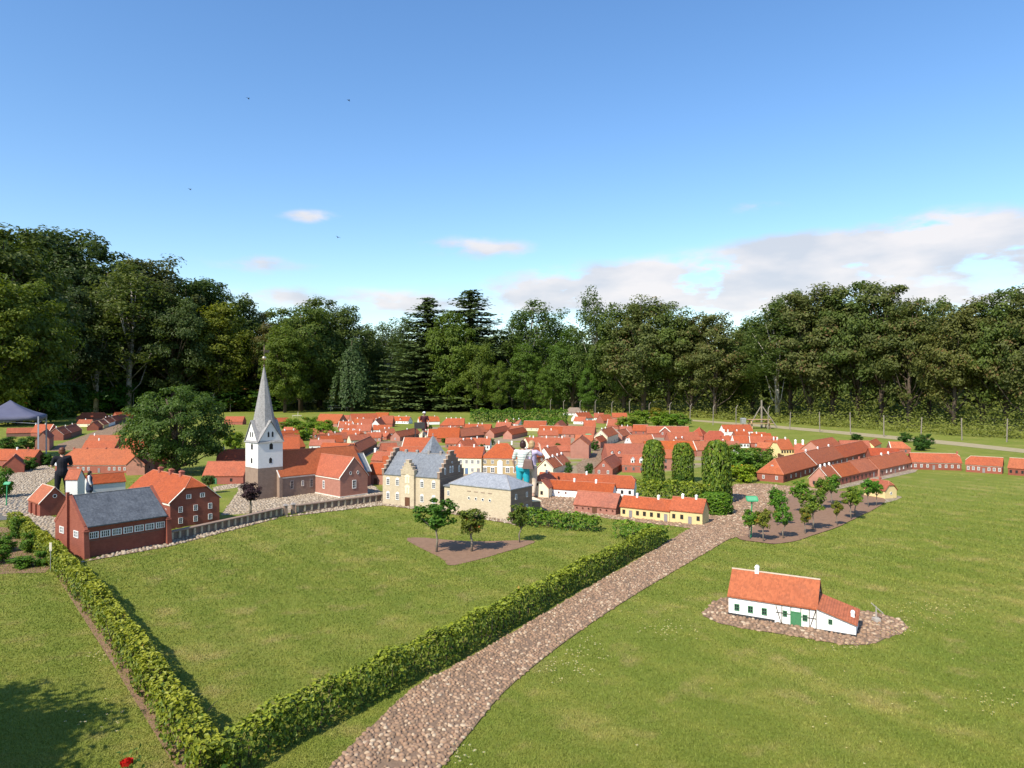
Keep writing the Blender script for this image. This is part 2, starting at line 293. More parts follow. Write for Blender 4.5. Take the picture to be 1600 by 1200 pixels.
# ------------------------------------------------------------------ mesh helpers
def tag(o, label=None, cat=None, group=None, kind=None):
    if label: o['label'] = label
    if cat: o['category'] = cat
    if group: o['group'] = group
    if kind: o['kind'] = kind
    return o
def link(o, parent=None):
    COL.objects.link(o)
    if parent is not None: o.parent = parent
    return o
def empty(name, loc=(0, 0, 0), rz=0):
    o = bpy.data.objects.new(name, None); o.location = loc; o.rotation_euler = (0, 0, rz); o.empty_display_size = .1
    return link(o)
class MB:
    def __init__(s): s.v = []; s.f = []; s.m = []
    def add(s, vs, fs, mi=0):
        n = len(s.v); s.v += [tuple(p) for p in vs]; s.f += [tuple(i+n for i in f) for f in fs]; s.m += [mi]*len(fs); return s
    def box(s, x0, x1, y0, y1, z0, z1, mi=0):
        return s.add([(x0,y0,z0),(x1,y0,z0),(x1,y1,z0),(x0,y1,z0),(x0,y0,z1),(x1,y0,z1),(x1,y1,z1),(x0,y1,z1)],
                     [(0,3,2,1),(4,5,6,7),(0,1,5,4),(1,2,6,5),(2,3,7,6),(3,0,4,7)], mi)
    def frust(s, cx, cy, z0, z1, a0, b0, a1, b1, mi=0):
        v = [(cx+sx*a*.5, cy+sy*b*.5, z) for z, a, b in ((z0, a0, b0), (z1, a1, b1)) for sx, sy in ((-1,-1),(1,-1),(1,1),(-1,1))]
        return s.add(v, [(0,3,2,1),(4,5,6,7),(0,1,5,4),(1,2,6,5),(2,3,7,6),(3,0,4,7)], mi)
    def prism(s, pts, n, depth, mi=0):
        """polygon pts (3D, planar) pushed along vector n*depth"""
        k = len(pts); q = [Vector(p) for p in pts]; d = Vector(n)*depth
        vs = q+[p+d for p in q]
        return s.add(vs, [tuple(range(k-1, -1, -1)), tuple(range(k, 2*k))]+[(i, (i+1) % k, (i+1) % k+k, i+k) for i in range(k)], mi)
    def shell(s, polys, t, mi=0):
        """connected top polygons -> slab of thickness t below them"""
        key = {}; vs = []
        def idx(p):
            k = (round(p[0], 5), round(p[1], 5), round(p[2], 5))
            if k not in key: key[k] = len(vs); vs.append(p)
            return key[k]
        fs = [[idx(p) for p in q] for q in polys]; n = len(vs); ed = {}
        for f in fs:
            for a, b in zip(f, f[1:]+f[:1]): ed[(a, b)] = 1
        out = [tuple(f) for f in fs]+[tuple(i+n for i in reversed(f)) for f in fs]
        for a, b in ed:
            if (b, a) not in ed: out.append((b, a, a+n, b+n))
        return s.add(vs+[(p[0], p[1], p[2]-t) for p in vs], out, mi)
    def tube(s, pts, rad, seg=7, mi=0, cap=True):
        rings = []; pts = [Vector(p) for p in pts]
        for i, p in enumerate(pts):
            t = (pts[min(i+1, len(pts)-1)]-pts[max(i-1, 0)]).normalized()
            a = t.cross(Vector((.3, .9, .1))); a = a.normalized() if a.length > 1e-4 else Vector((1, 0, 0)); b = t.cross(a)
            rings.append([p+(a*math.cos(2*math.pi*k/seg)+b*math.sin(2*math.pi*k/seg))*rad[i] for k in range(seg)])
        vs = [q for r in rings for q in r]; fs = []
        for i in range(len(rings)-1):
            for k in range(seg):
                k2 = (k+1) % seg; fs.append((i*seg+k, i*seg+k2, (i+1)*seg+k2, (i+1)*seg+k))
        if cap: fs += [tuple(reversed(range(seg))), tuple(range((len(rings)-1)*seg, len(rings)*seg))]
        return s.add(vs, fs, mi)
    def ball(s, c, r, seg=10, rings=6, mi=0, sc=(1, 1, 1)):
        vs = [(c[0], c[1], c[2]-r*sc[2])]
        for i in range(1, rings):
            a = math.pi*i/rings
            for k in range(seg):
                t = 2*math.pi*k/seg; vs.append((c[0]+r*sc[0]*math.sin(a)*math.cos(t), c[1]+r*sc[1]*math.sin(a)*math.sin(t), c[2]-r*sc[2]*math.cos(a)))
        vs.append((c[0], c[1], c[2]+r*sc[2])); e = len(vs)-1; fs = [(0, 1+(k+1) % seg, 1+k) for k in range(seg)]
        for i in range(rings-2):
            for k in range(seg): fs.append((1+i*seg+k, 1+i*seg+(k+1) % seg, 1+(i+1)*seg+(k+1) % seg, 1+(i+1)*seg+k))
        b = 1+(rings-2)*seg; fs += [(b+k, b+(k+1) % seg, e) for k in range(seg)]
        return s.add(vs, fs, mi)
    def mesh(s, name, mats, smooth=False):
        me = bpy.data.meshes.new(name); me.from_pydata(s.v, [], s.f)
        for m in (mats if isinstance(mats, (list, tuple)) else [mats]): me.materials.append(MATS[m] if isinstance(m, str) else m)
        if any(s.m): me.polygons.foreach_set('material_index', s.m)
        if smooth: me.polygons.foreach_set('use_smooth', [True]*len(me.polygons))
        me.update(); return me
    def build(s, name, mats, parent=None, smooth=False):
        return link(bpy.data.objects.new(name, s.mesh(name, mats, smooth)), parent)
def bulk(name, verts, nv, mats, lc=None, smooth=False, faces=None):
    """fast mesh from numpy: verts (n,3); nv verts per face in order, or explicit faces (k,nv)"""
    me = bpy.data.meshes.new(name); n = len(verts)
    fi = np.arange(n, dtype=np.int32) if faces is None else np.asarray(faces, np.int32).ravel()
    nf = len(fi)//nv
    me.vertices.add(n); me.vertices.foreach_set('co', np.asarray(verts, np.float32).ravel())
    me.loops.add(len(fi)); me.loops.foreach_set('vertex_index', fi)
    me.polygons.add(nf); me.polygons.foreach_set('loop_start', np.arange(0, nf*nv, nv, dtype=np.int32))
    me.polygons.foreach_set('loop_total', np.full(nf, nv, np.int32))
    if smooth: me.polygons.foreach_set('use_smooth', np.ones(nf, bool))
    if lc is not None:
        a = me.attributes.new('lc', 'FLOAT_COLOR', 'POINT'); c = np.ones((n, 4), np.float32); c[:, :3] = np.asarray(lc, np.float32)[:, None]
        a.data.foreach_set('color', c.ravel())
    for m in (mats if isinstance(mats, (list, tuple)) else [mats]): me.materials.append(MATS[m])
    me.update(calc_edges=True); me.validate(); return me
def leaves(rng, pos, nrm, size, lcv, aspect=.62, fold=.25):
    """folded leaf of two triangles at each position; returns verts, lc (6 verts per leaf)"""
    n = len(pos); nrm = nrm/np.linalg.norm(nrm, axis=1, keepdims=True)
    r = rng.normal(size=(n, 3)); t = np.cross(nrm, r); t /= np.linalg.norm(t, axis=1, keepdims=True)+1e-9; b = np.cross(nrm, t)
    s = np.asarray(size).reshape(-1, 1)*np.ones((n, 1))
    base = pos-t*s*.5; tip = pos+t*s*.5; lf = pos+b*s*.5*aspect+nrm*s*fold*.5; rt = pos-b*s*.5*aspect+nrm*s*fold*.5
    v = np.stack([base, lf, tip, base, tip, rt], 1).reshape(-1, 3)
    return v, np.repeat(lcv, 6)
def inpoly(x, y, poly):
    x = np.asarray(x); y = np.asarray(y); c = np.zeros(x.shape, bool); n = len(poly)
    for i in range(n):
        x0, y0 = poly[i][:2]; x1, y1 = poly[(i+1) % n][:2]
        if y0 == y1: continue
        c ^= ((y0 > y) != (y1 > y)) & (x < (x1-x0)*(y-y0)/(y1-y0)+x0)
    return c
def PP(*pts): return [tuple(G(x, y)[:2]) for x, y in pts]
# ------------------------------------------------------------------ ground and surfaces
mat('forest_soil', (.05, .045, .022), (.035, .032, .018), .95, .4)
def sheet(name, poly, z, m, kind='structure', thick=.03):
    k = len(poly); vs = [(x, y, z) for x, y in poly]
    a = sum(vs[i][0]*vs[(i+1) % k][1]-vs[(i+1) % k][0]*vs[i][1] for i in range(k))
    if a < 0: vs.reverse()
    b = MB(); b.add(vs, [tuple(range(k))]); o = b.build(name, m); return tag(o, kind=kind)
g = MB(); g.add([(-1500, -300, 0), (1500, -300, 0), (1500, 2500, 0), (-1500, 2500, 0)], [(0, 1, 2, 3)])
tag(g.build('ground', 'lawn_grass'), kind='structure')
def smooth_line(pts, n=6):
    """Catmull-Rom through ground points"""
    P = [Vector((*p, 0)) for p in pts]; P = [P[0]*2-P[1]]+P+[P[-1]*2-P[-2]]; out = []
    for i in range(1, len(P)-2):
        for k in range(n):
            t = k/n; a, b, c, d = P[i-1:i+3]
            q = .5*((2*b)+(c-a)*t+(2*a-5*b+4*c-d)*t*t+(3*b-a-3*c+d)*t**3); out.append((q.x, q.y))
    out.append((P[-2].x, P[-2].y)); return out
PL = smooth_line(PP((430,1290),(515,1200),(575,1142),(645,1078),(720,1036),(800,990),(900,930),(1000,873),(1062,836),(1104,812)))
PR = smooth_line(PP((590,1330),(690,1200),(735,1145),(790,1080),(868,1015),(950,957),(1030,907),(1100,866),(1140,843),(1166,838)))
PATH = PL+PR[::-1]
STREET = PP((1104,812),(1112,796),(1125,772),(1150,757),(1188,756),(1262,762),(1300,768),(1240,772),(1196,800),(1166,838))
BED_R = PP((1150,836),(1196,800),(1212,786),(1240,772),(1300,767),(1345,772),(1380,779),(1376,790),(1325,817),(1280,834),(1228,849),(1185,848))
BED_M = PP((636,841),(735,846),(832,845),(806,858),(712,883),(690,873))
BED_C = PP((1100,957),(1138,933),(1230,944),(1330,953),(1352,956),(1392,964),(1417,981),(1372,1003),(1330,1009),(1250,996),(1140,978),(1108,967))
COURT = PP((268,842),(345,813),(345,790),(332,762),(385,752),(470,745),(580,757),(600,772),(602,784),(440,803),(430,812))
CH_LAWN = PP((300,790),(338,768),(372,762),(372,768),(345,806),(440,800),(425,812),(280,836))
RIM = PP((128,879),(262,855),(440,809),(597,790),(690,801),(798,819),(806,822),(806,812),(690,790),(597,780),(262,842))
YARD = PP((818,790),(818,770),(990,768),(1000,778),(1110,800),(1104,822),(1090,827),(970,813),(900,803),(850,800))
SQUARE_L = PP((-60,775),(-60,742),(40,735),(70,727),(90,735),(84,748),(50,770),(45,785),(60,802),(112,815),(100,850),(70,838),(20,812))
STREET_C = PP((905,752),(925,747),(960,716),(990,694),(1000,684),(985,680),(968,688),(930,704),(900,726))
STREET_F = PP((78,705),(130,703),(170,682),(205,664),(206,658),(192,658),(128,682),(92,694))
STREET_N = PP((556,722),(600,700),(640,697),(640,690),(596,688),(588,697),(566,716))
YARD_R = PP((1296,768),(1430,738),(1436,732),(1425,730),(1300,756))
BED_Y = PP((1340,780),(1384,786),(1400,782),(1410,777),(1392,772),(1340,770))
def closed(poly, n=5):
    k = len(poly); out = []
    for i in range(k):
        a, b, c, d = (Vector((*poly[(i+j-1) % k], 0)) for j in range(4))
        for s in range(n):
            t = s/n; q = .5*((2*b)+(c-a)*t+(2*a-5*b+4*c-d)*t*t+(3*b-a-3*c+d)*t**3); out.append((q.x+random.Random(i*9+s).uniform(-.012, .012), q.y+random.Random(i*7+s).uniform(-.02, .02)))
    return out
BED_R, BED_M, BED_C = closed(BED_R), closed(BED_M), closed(BED_C)
for nm, pl, z, m in (('path', PATH, .012, 'path_sand'), ('street', STREET, .008, 'street_cobble'), ('tree_bed', BED_R, .016, 'bed_soil'), ('tree_bed', BED_M, .008, 'bed_soil'),
                     ('cottage_bed', BED_C, .008, 'path_sand'), ('church_court', COURT, .008, 'court_cobble'), ('church_lawn', CH_LAWN, .014, 'lawn_grass'), ('stone_border', RIM, .012, 'path_sand'),
                     ('yard', YARD, .008, 'street_cobble'), ('square', SQUARE_L, .008, 'court_cobble'), ('street', STREET_C, .008, 'street_cobble'),
                     ('street', STREET_F, .008, 'street_cobble'), ('street', STREET_N, .008, 'street_cobble'), ('yard', YARD_R, .008, 'court_cobble'), ('cottage_bed', BED_Y, .008, 'court_cobble'),
                     ('track', PP((1000,650.5),(1100,657),(1200,664),(1300,672.5),(1400,681.5),(1500,691),(1610,703),(1700,713),(1700,720),(1610,709),(1500,697),(1400,687),(1300,677),(1200,668),(1100,659.5),(1000,651.5)), .008, 'track_sand'),
                     ('soil_strip', PP((88,900),(98,893),(205,1030),(300,1165),(380,1300),(330,1300),(262,1180),(180,1045)), .006, 'bed_soil'),
                     ('garden_bed', PP((-80,900),(70,895),(88,880),(60,850),(20,825),(-80,820)), .006, 'bed_soil'),
                     ('town_ground', PP((604,704),(640,676),(690,664),(760,668),(830,674),(880,662),(960,664),(1010,676),(1100,684),(1180,690),(1230,704),(1180,716),(1010,744),(900,752),(800,752),(690,752),(604,745)), .004, 'town_ground'),
                     ('forest_floor', [(-400, 70), (-52, 78), (-60, 100), (-40, 106), (0, 112), (22, 88), (28, 72), (34, 58), (40, 52), (60, 40), (400, 40), (400, 400), (-400, 400)], .004, 'forest_soil'),
                     ('shrub_shadow', PP((-120,822),(20,812),(50,800),(60,790),(30,775),(-120,790)), .010, 'shadow_tone')):  # last sheet paints the shrub's cast shadow at the left edge
    sheet(nm, pl, z, m)

rng = np.random.default_rng(11)
def stone_pts(poly, pitch, rng, keep=.93):
    xs = [p[0] for p in poly]; ys = [p[1] for p in poly]
    nx = int((max(xs)-min(xs))/pitch)+1; ny = int((max(ys)-min(ys))/(pitch*.9))+1
    X, Y = np.meshgrid(np.arange(nx), np.arange(ny)); X = X+.5*(Y % 2)
    x = min(xs)+(X.ravel()+rng.uniform(-.33, .33, X.size))*pitch; y = min(ys)+(Y.ravel()+rng.uniform(-.33, .33, X.size))*pitch*.9
    k = inpoly(x, y, poly) & (rng.random(x.size) < keep); return x[k], y[k]
SEG = 7
def stone_unit(rng):
    a = np.arange(SEG)/SEG*2*np.pi; j = 1+rng.uniform(-.18, .18, SEG)
    r0 = np.stack([np.cos(a)*j, np.sin(a)*j, np.full(SEG, -.1)], 1); r1 = np.stack([np.cos(a)*j*.92, np.sin(a)*j*.92, np.full(SEG, .45)], 1)
    r2 = np.stack([np.cos(a)*j*.55, np.sin(a)*j*.55, np.full(SEG, .85)], 1); return np.concatenate([r0, r1, r2, [[0, 0, .95]]])
SF = [(r*SEG+k, r*SEG+(k+1) % SEG, (r+1)*SEG+(k+1) % SEG) for r in range(2) for k in range(SEG)]+[(r*SEG+k, (r+1)*SEG+(k+1) % SEG, (r+1)*SEG+k) for r in range(2) for k in range(SEG)]+[(2*SEG+k, 2*SEG+(k+1) % SEG, 3*SEG) for k in range(SEG)]
SF = np.array(SF)
def stones(name, x, y, z, r, h, m, parent, rng, lcv=None):
    units = [stone_unit(rng) for _ in range(9)]; n = len(x); nv = len(units[0])
    U = np.stack([units[i] for i in rng.integers(0, 9, n)]); ang = rng.uniform(0, 6.28, n); ax = rng.uniform(.8, 1.35, n)*r; ay = rng.uniform(.7, 1.05, n)*r
    ux = U[:, :, 0]*ax[:, None]; uy = U[:, :, 1]*ay[:, None]; c, s = np.cos(ang)[:, None], np.sin(ang)[:, None]
    V = np.stack([x[:, None]+ux*c-uy*s, y[:, None]+ux*s+uy*c, z+U[:, :, 2]*(h*rng.uniform(.6, 1.3, n))[:, None]], 2).reshape(-1, 3)
    F = (SF[None]+np.arange(n)[:, None, None]*nv).reshape(-1, 3)
    lcv = rng.random(n) if lcv is None else lcv
    me = bulk(name, V, 3, m, np.repeat(lcv, nv), True, F)
    o = bpy.data.objects.new(name, me); link(o, parent); o['kind'] = 'stuff'; return o
path_o = bpy.data.objects['path']
px_, py_ = stone_pts(PATH, .050, rng)
_pl = np.array(PL); _pr = np.array(PR); _t = lambda y, e: np.interp(y, e[:, 1], e[:, 0])
_f = (px_-_t(py_, _pl))/(_t(py_, _pr)-_t(py_, _pl)); _k = rng.random(len(px_)) < np.where(np.abs(_f-.52) < .14, .78, .99); px_, py_ = px_[_k], py_[_k]
vis = (py_ > 5.9) & (np.abs(px_/py_) < .76); near = np.argsort(np.where(vis, py_, 99))[:300]; rest = np.setdiff1d(np.where(py_ > 5.3)[0], near)
stones('cobbles', px_[rest], py_[rest], .012, rng.uniform(.016, .030, len(rest)), .017, 'path_stone', path_o, rng)
su = []
for k in range(8):
    b = MB(); b.add(stone_unit(rng)*np.array([1, 1, 1]), [tuple(f) for f in SF.tolist()]); su.append(b.mesh('cobblestone', 'path_stone_single', True))
for k, i in enumerate(near):
    o = bpy.data.objects.new('cobblestone', su[k % 8]); r = rng.uniform(.018, .031); o.location = (px_[i], py_[i], .012); o.rotation_euler = (0, 0, rng.uniform(0, 6.28))
    o.scale = (r*rng.uniform(.8, 1.35), r*rng.uniform(.7, 1.05), .02*rng.uniform(.6, 1.3)); link(o, path_o)
x, y = stone_pts(BED_C, .064, rng); stones('cobbles', x, y, .008, rng.uniform(.024, .037, len(x)), .022, 'path_stone', bpy.data.objects['cottage_bed'], rng)
x, y = stone_pts(RIM, .08, rng, .85); stones('border_stones', x, y, .012, rng.uniform(.026, .042, len(x)), .026, 'pale_stone', bpy.data.objects['stone_border'], rng)
x, y = stone_pts(COURT, .095, rng, .9); k = ~inpoly(x, y, CH_LAWN); x, y = x[k], y[k]; stones('cobbles', x, y, .008, rng.uniform(.03, .046, len(x)), .02, 'pale_stone', bpy.data.objects['church_court'], rng)
x, y = stone_pts(STREET, .085, rng, .9); stones('cobbles', x, y, .008, rng.uniform(.03, .045, len(x)), .022, 'path_stone', bpy.data.objects['street'], rng)
x, y = stone_pts(YARD, .095, rng, .9); stones('cobbles', x, y, .008, rng.uniform(.034, .05, len(x)), .022, 'path_stone', bpy.data.objects['yard'], rng)
x, y = stone_pts(SQUARE_L, .095, rng, .9); stones('cobbles', x, y, .008, rng.uniform(.03, .046, len(x)), .02, 'pale_stone', bpy.data.objects['square'], rng)

# short mown grass, blade by blade, where the lawn is near
def grass():
    n = 700000; rg = np.random.default_rng(3)
    d = 5.6+20*rg.random(n)**1.5; x = rg.uniform(-.80, .80, n)*d
    bad = np.zeros(n, bool)
    jx, jd = x+rg.normal(size=n)*.035, d+rg.normal(size=n)*.035
    for p in (PATH, STREET, BED_R, BED_M, BED_C, COURT, RIM, YARD, SQUARE_L): bad |= inpoly(jx, jd, p)
    keep = ~bad & (rg.random(n) < np.clip((25-d)/12, 0, 1)); d, x = d[keep], x[keep]; n = len(d)
    h = rg.uniform(.010, .024, n)*(1+.25*(d > 11)); w = rg.uniform(.003, .006, n)*(d/7); a = rg.uniform(0, 6.28, n); la = rg.uniform(0, 6.28, n); ll = rg.uniform(.2, 1.1, n)*h
    z0 = np.zeros(n)
    v = np.stack([np.stack([x-np.cos(a)*w, d-np.sin(a)*w, z0], 1), np.stack([x+np.cos(a)*w, d+np.sin(a)*w, z0], 1), np.stack([x+np.cos(la)*ll, d+np.sin(la)*ll, h], 1)], 1).reshape(-1, 3)
    me = bulk('grass', v, 3, 'grass_blade', np.repeat(rg.random(n), 3)); o = bpy.data.objects.new('grass', me); link(o)
    tag(o, 'short mown green grass covering the near lawns', 'grass', kind='stuff')
grass()
def daisies():
    rg = np.random.default_rng(8); mat('daisy_white', (.8, .8, .76), (.7, .7, .6)); mat('daisy_yellow', (.6, .42, .05))
    cl = [(905,1025,30,25,60),(880,1050,30,15,25),(1045,985,25,12,30),(1010,990,30,10,12),(715,1185,30,20,30),(155,1030,16,8,22),(120,1130,20,12,8),(180,1120,20,20,8),(1330,1015,40,8,30),(1440,965,60,20,70),(1400,990,20,6,30),(1560,1100,60,14,30),(1480,950,40,10,30),
          (1300,900,200,60,25),(1000,930,60,40,12),(1250,1060,200,80,25),(90,920,60,20,12),(1500,745,40,6,20),(1450,712,30,4,30),(1380,700,30,3,20),(1250,690,30,3,30)]
    b = MB()
    for cx, cy, sx, sy, n in cl:
        for k in range(n):
            p = G(cx+rg.normal()*sx*.7, max(cy+rg.normal()*sy*.7, 640)); r = rg.uniform(.010, .017)*(1 if p.y < 16 else 1.8); h = rg.uniform(.03, .05)
            vs = []; fs = []
            for q in range(7):
                t = 6.283*q/7; vs += [(p.x+math.cos(t-.3)*r*.35, p.y+math.sin(t-.3)*r*.35, h), (p.x+math.cos(t)*r, p.y+math.sin(t)*r, h+.002), (p.x+math.cos(t+.3)*r*.35, p.y+math.sin(t+.3)*r*.35, h)]; fs.append((q*3, q*3+1, q*3+2))
            b.add(vs, fs); b.frust(p.x, p.y, h-.002, h+.004, r*.5, r*.5, r*.35, r*.35, 1)
    tag(b.build('daisies', ['daisy_white', 'daisy_yellow']), 'scattered white daisies flowering in the lawn', 'daisies', kind='stuff')
daisies()

# ------------------------------------------------------------------ windows, doors, chimneys (shared meshes)
UNIT = {}
def unit(kind):
    """unit part 1 wide (x), 1 high (z), facing -y; returns (mesh, pane mesh or None)"""
    if kind in UNIT: return UNIT[kind]
    b = MB(); p = None
    fm = {'w': 'white_paint', 'k': 'dark_wood', 'a': 'white_paint', 'g': 'green_paint', 'm': 'white_paint', 'y': 'grey_paint'}.get(kind)
    if kind in 'wkagmy':
        top = 1.0; t = .12 if kind != 'k' else .10
        arch = kind == 'a'
        nx, nz = {'w': (2, 3), 'k': (2, 2), 'a': (2, 3), 'g': (2, 2), 'm': (4, 2), 'y': (2, 3)}[kind]
        b.box(-.5, -.5+t, -.35, .2, 0, top); b.box(.5-t, .5, -.35, .2, 0, top); b.box(-.5+t, .5-t, -.34, .2, 0, t*.8); b.box(-.5+t, .5-t, -.34, .2, top-t*.8, top)
        for i in range(1, nx): b.box(-.5+t+(1-2*t)*i/nx-.035, -.5+t+(1-2*t)*i/nx+.035, -.25, .1, t*.8, top-t*.8)
        for i in range(1, nz):
            zz = t*.8+(top-1.6*t)*i/nz
            for j in range(nx): b.box(-.5+t+(1-2*t)*j/nx+(.035 if j else 0), -.5+t+(1-2*t)*(j+1)/nx-(.035 if j < nx-1 else 0), -.245, .1, zz-.02, zz+.02)
        if arch: b.prism([(-.5, -.345, top), (.5, -.345, top), (.4, -.345, top+.13), (.2, -.345, top+.21), (0, -.345, top+.24), (-.2, -.345, top+.21), (-.4, -.345, top+.13)], (0, 1, 0), .5)
        q = MB(); q.box(-.5+t*.5, .5-t*.5, -.1, .15, t*.4, top-t*.4); p = q.mesh('pane', 'pane_glass'); me = b.mesh('window', fm)
    elif kind in 'dDeb':
        c = {'d': 'grey_paint', 'D': 'brown_wood', 'e': 'green_paint', 'b': 'blue_paint'}[kind]
        b.box(-.5, -.38, -.35, .2, 0, 1); b.box(.38, .5, -.35, .2, 0, 1); b.box(-.38, .38, -.34, .2, .93, 1); b.box(-.38, -.02, -.2, .1, 0, .93); b.box(.02, .38, -.2, .1, 0, .93); b.box(-.02, .02, -.15, .1, 0, .93)
        for sx in (-1, 1):
            for z0, z1 in ((.08, .42), (.5, .85)): b.box(sx*.2-.11, sx*.2+.11, -.24, -.2, z0, z1)
        me = b.mesh('door', c)
    elif kind in 'oOq':       # small openings of a barn: dark recess with a proud rim
        n = 12; rim = []
        for k in range(n):
            t0, t1 = 6.283*k/n, 6.283*(k+1)/n
            ro, ri = .5, .36
            b.prism([(math.cos(t0)*ri, -.3, .5+math.sin(t0)*ri), (math.cos(t0)*ro, -.3, .5+math.sin(t0)*ro), (math.cos(t1)*ro, -.3, .5+math.sin(t1)*ro), (math.cos(t1)*ri, -.3, .5+math.sin(t1)*ri)], (0, 1, 0), .5)
        q = MB(); q.prism([(math.cos(6.283*k/n)*.4, -.08, .5+math.sin(6.283*k/n)*.4) for k in range(n)], (0, 1, 0), .2); p = q.mesh('pane', 'opening'); me = b.mesh('window', 'brick' if kind == 'o' else 'white_paint')
    UNIT[kind] = (me, p); return UNIT[kind]
SIZE = {'w': (.085, .125), 'k': (.075, .105), 'a': (.12, .19), 'g': (.09, .1), 'm': (.14, .09), 'y': (.085, .12), 'd': (.085, .18), 'D': (.13, .2), 'e': (.12, .2), 'b': (.085, .18), 'o': (.06, .06), 'q': (.1, .1), 'O': (.09, .09)}
def opening(kind, parent, x, y, z, rot=0, sx=1, sz=1, panes=True, name=None):
    me, p = unit(kind); w, h = SIZE[kind]
    nm = name or ('door' if kind in 'dDeb' else 'window')
    o = bpy.data.objects.new(nm, me); o.location = (x, y, z); o.rotation_euler = (0, 0, rot); o.scale = (w*sx, .03, h*sz); link(o, parent)
    if p is not None:
        c = bpy.data.objects.new('pane', p); link(c, o)
    return o
def chimney_mesh(kind):
    k = 'chim'+kind
    if k in UNIT: return UNIT[k]
    b = MB(); b.frust(0, 0, 0, .7, 1, 1, .92, .92); b.frust(0, 0, .7, .8, 1.02, 1.02, 1.12, 1.12); b.frust(0, 0, .8, .92, 1.12, 1.12, .85, .85); b.frust(0, 0, .92, 1, .62, .62, .55, .55)
    UNIT[k] = b.mesh('chimney', {'w': 'lime_white', 'r': 'brick', 'g': 'stucco_cap'}[kind]); return UNIT[k]
def chimney(parent, x, y, z, kind='w', s=.065, h=.17):
    o = bpy.data.objects.new('chimney', chimney_mesh(kind)); o.location = (x, y, z); o.scale = (s*.88, s*.88, h*.88); link(o, parent); return o

# ------------------------------------------------------------------ a model house
def slope(parent, L, W, z, rise, hip=(0, 0), over=.024, end=.02, t=.022, roof='roof_red', verge=None, ridge='mortar', y0=0, x0=0, vside='lr'):
    """pitched roof over the rectangle x0..x0+L, y0..y0+W; hip = share of the roof height that is hipped at each end"""
    hl, hr = hip; k = rise/(W/2); yc = y0+W/2; ze = z-over*k; zr = z+rise; T = t*1.3
    def pt(x, f, s): return (x, yc+s*(W/2+over)*(1-f), ze+(zr-ze)*f+T)
    il = (W/2+over)*hl if hl else 0; ir = (W/2+over)*hr if hr else 0
    xl, xr = x0-end, x0+L+end
    if hl: xl = x0-over
    if hr: xr = x0+L+over
    polys = []
    RL, RR = pt(xl+il, 1, 0), pt(xr-ir, 1, 0)
    for s in (-1, 1):
        q = [pt(xl, 0, s), pt(xr, 0, s)]
        if hr: q += ([pt(xr, 1-hr, s)] if hr < 1 else [])
        q += [RR, RL]
        if hl: q += ([pt(xl, 1-hl, s)] if hl < 1 else [])
        polys.append(q if s < 0 else q[::-1])
    if hl: polys.append([pt(xl, 1-hl, 1), pt(xl, 1-hl, -1), RL])
    if hr: polys.append([pt(xr, 1-hr, -1), pt(xr, 1-hr, 1), RR])
    b = MB(); b.shell(polys, t); ro = b.build('roof', roof, parent)
    b = MB(); b.box(RL[0], RR[0], yc-.014, yc+.014, zr+T-.006, zr+T+.008)
    for h, Rx, xx in ((hl, RL, xl), (hr, RR, xr)):
        if h:
            for s in (-1, 1):
                p = Vector(pt(xx, 1-h, s)); b.tube([p+Vector((0, 0, .002)), Vector(Rx)], [.009, .009], 5)
    b.build('ridge', ridge, ro)
    if verge:
        for h, xx, sd, c in ((hl, xl, 1, 'l'), (hr, xr, -1, 'r')):
            if c not in vside or h == 1: continue
            for s in (-1, 1):
                b = MB()
                p, q = Vector(pt(xx, -.02, s)), Vector(pt(xx, 1-h, s)); w = Vector((.034*sd, 0, 0)); u = Vector((0, 0, .012))
                b.add([p-u, p-u+w, q-u+w, q-u, p+u, p+u+w, q+u+w, q+u], [(0,3,2,1),(4,5,6,7),(0,1,5,4),(1,2,6,5),(2,3,7,6),(3,0,4,7)]); b.build('verge', verge, ro)
    return ro
def walls(parent, L, W, hw, rise, hip=(0, 0), wall='brick', y0=0, x0=0):
    b = MB(); t = .03
    yc = y0+W/2
    def prof(f):
        p = [(y0, 0), (y0+W, 0), (y0+W, hw)]
        if f == 1: return p+[(y0, hw)]
        p.append((yc+W/2*f, hw+rise*(1-f)));
        if f > 0: p.append((yc-W/2*f, hw+rise*(1-f)))
        return p+[(y0, hw)]
    for x, f in ((x0, hip[0]), (x0+L-t, hip[1])): b.prism([(x, y, z) for y, z in prof(f)], (1, 0, 0), t)
    b.box(x0+t, x0+L-t, y0, y0+t, 0, hw); b.box(x0+t, x0+L-t, y0+W-t, y0+W, 0, hw)
    return b.build('wall', wall, parent)
def rows(parent, spec, L, hw, base, rot, ox, oy, dx, dy, sx, sz, panes, step=None, off=.06):
    """openings along a wall: spec = list of strings, top storey first"""
    if isinstance(spec, str): spec = [spec]
    n = len(spec); st = step or hw/n
    for i, s in enumerate(spec):
        if not s: continue
        zb = (n-1-i)*st; pitch = L/len(s)
        for k, c in enumerate(s):
            if c == ' ': continue
            u = (k+.5)*pitch; w, h = SIZE[c]
            z = base+zb+st*.50-h*sz*.42 if c not in 'dDeb' else base+zb+.012
            if c in 'oOq': z = base+zb+st*.45
            opening(c, parent, ox+dx*u, oy+dy*u, z, rot, sx, sz if c not in 'dDeb' else sz, panes)
FOOT = []
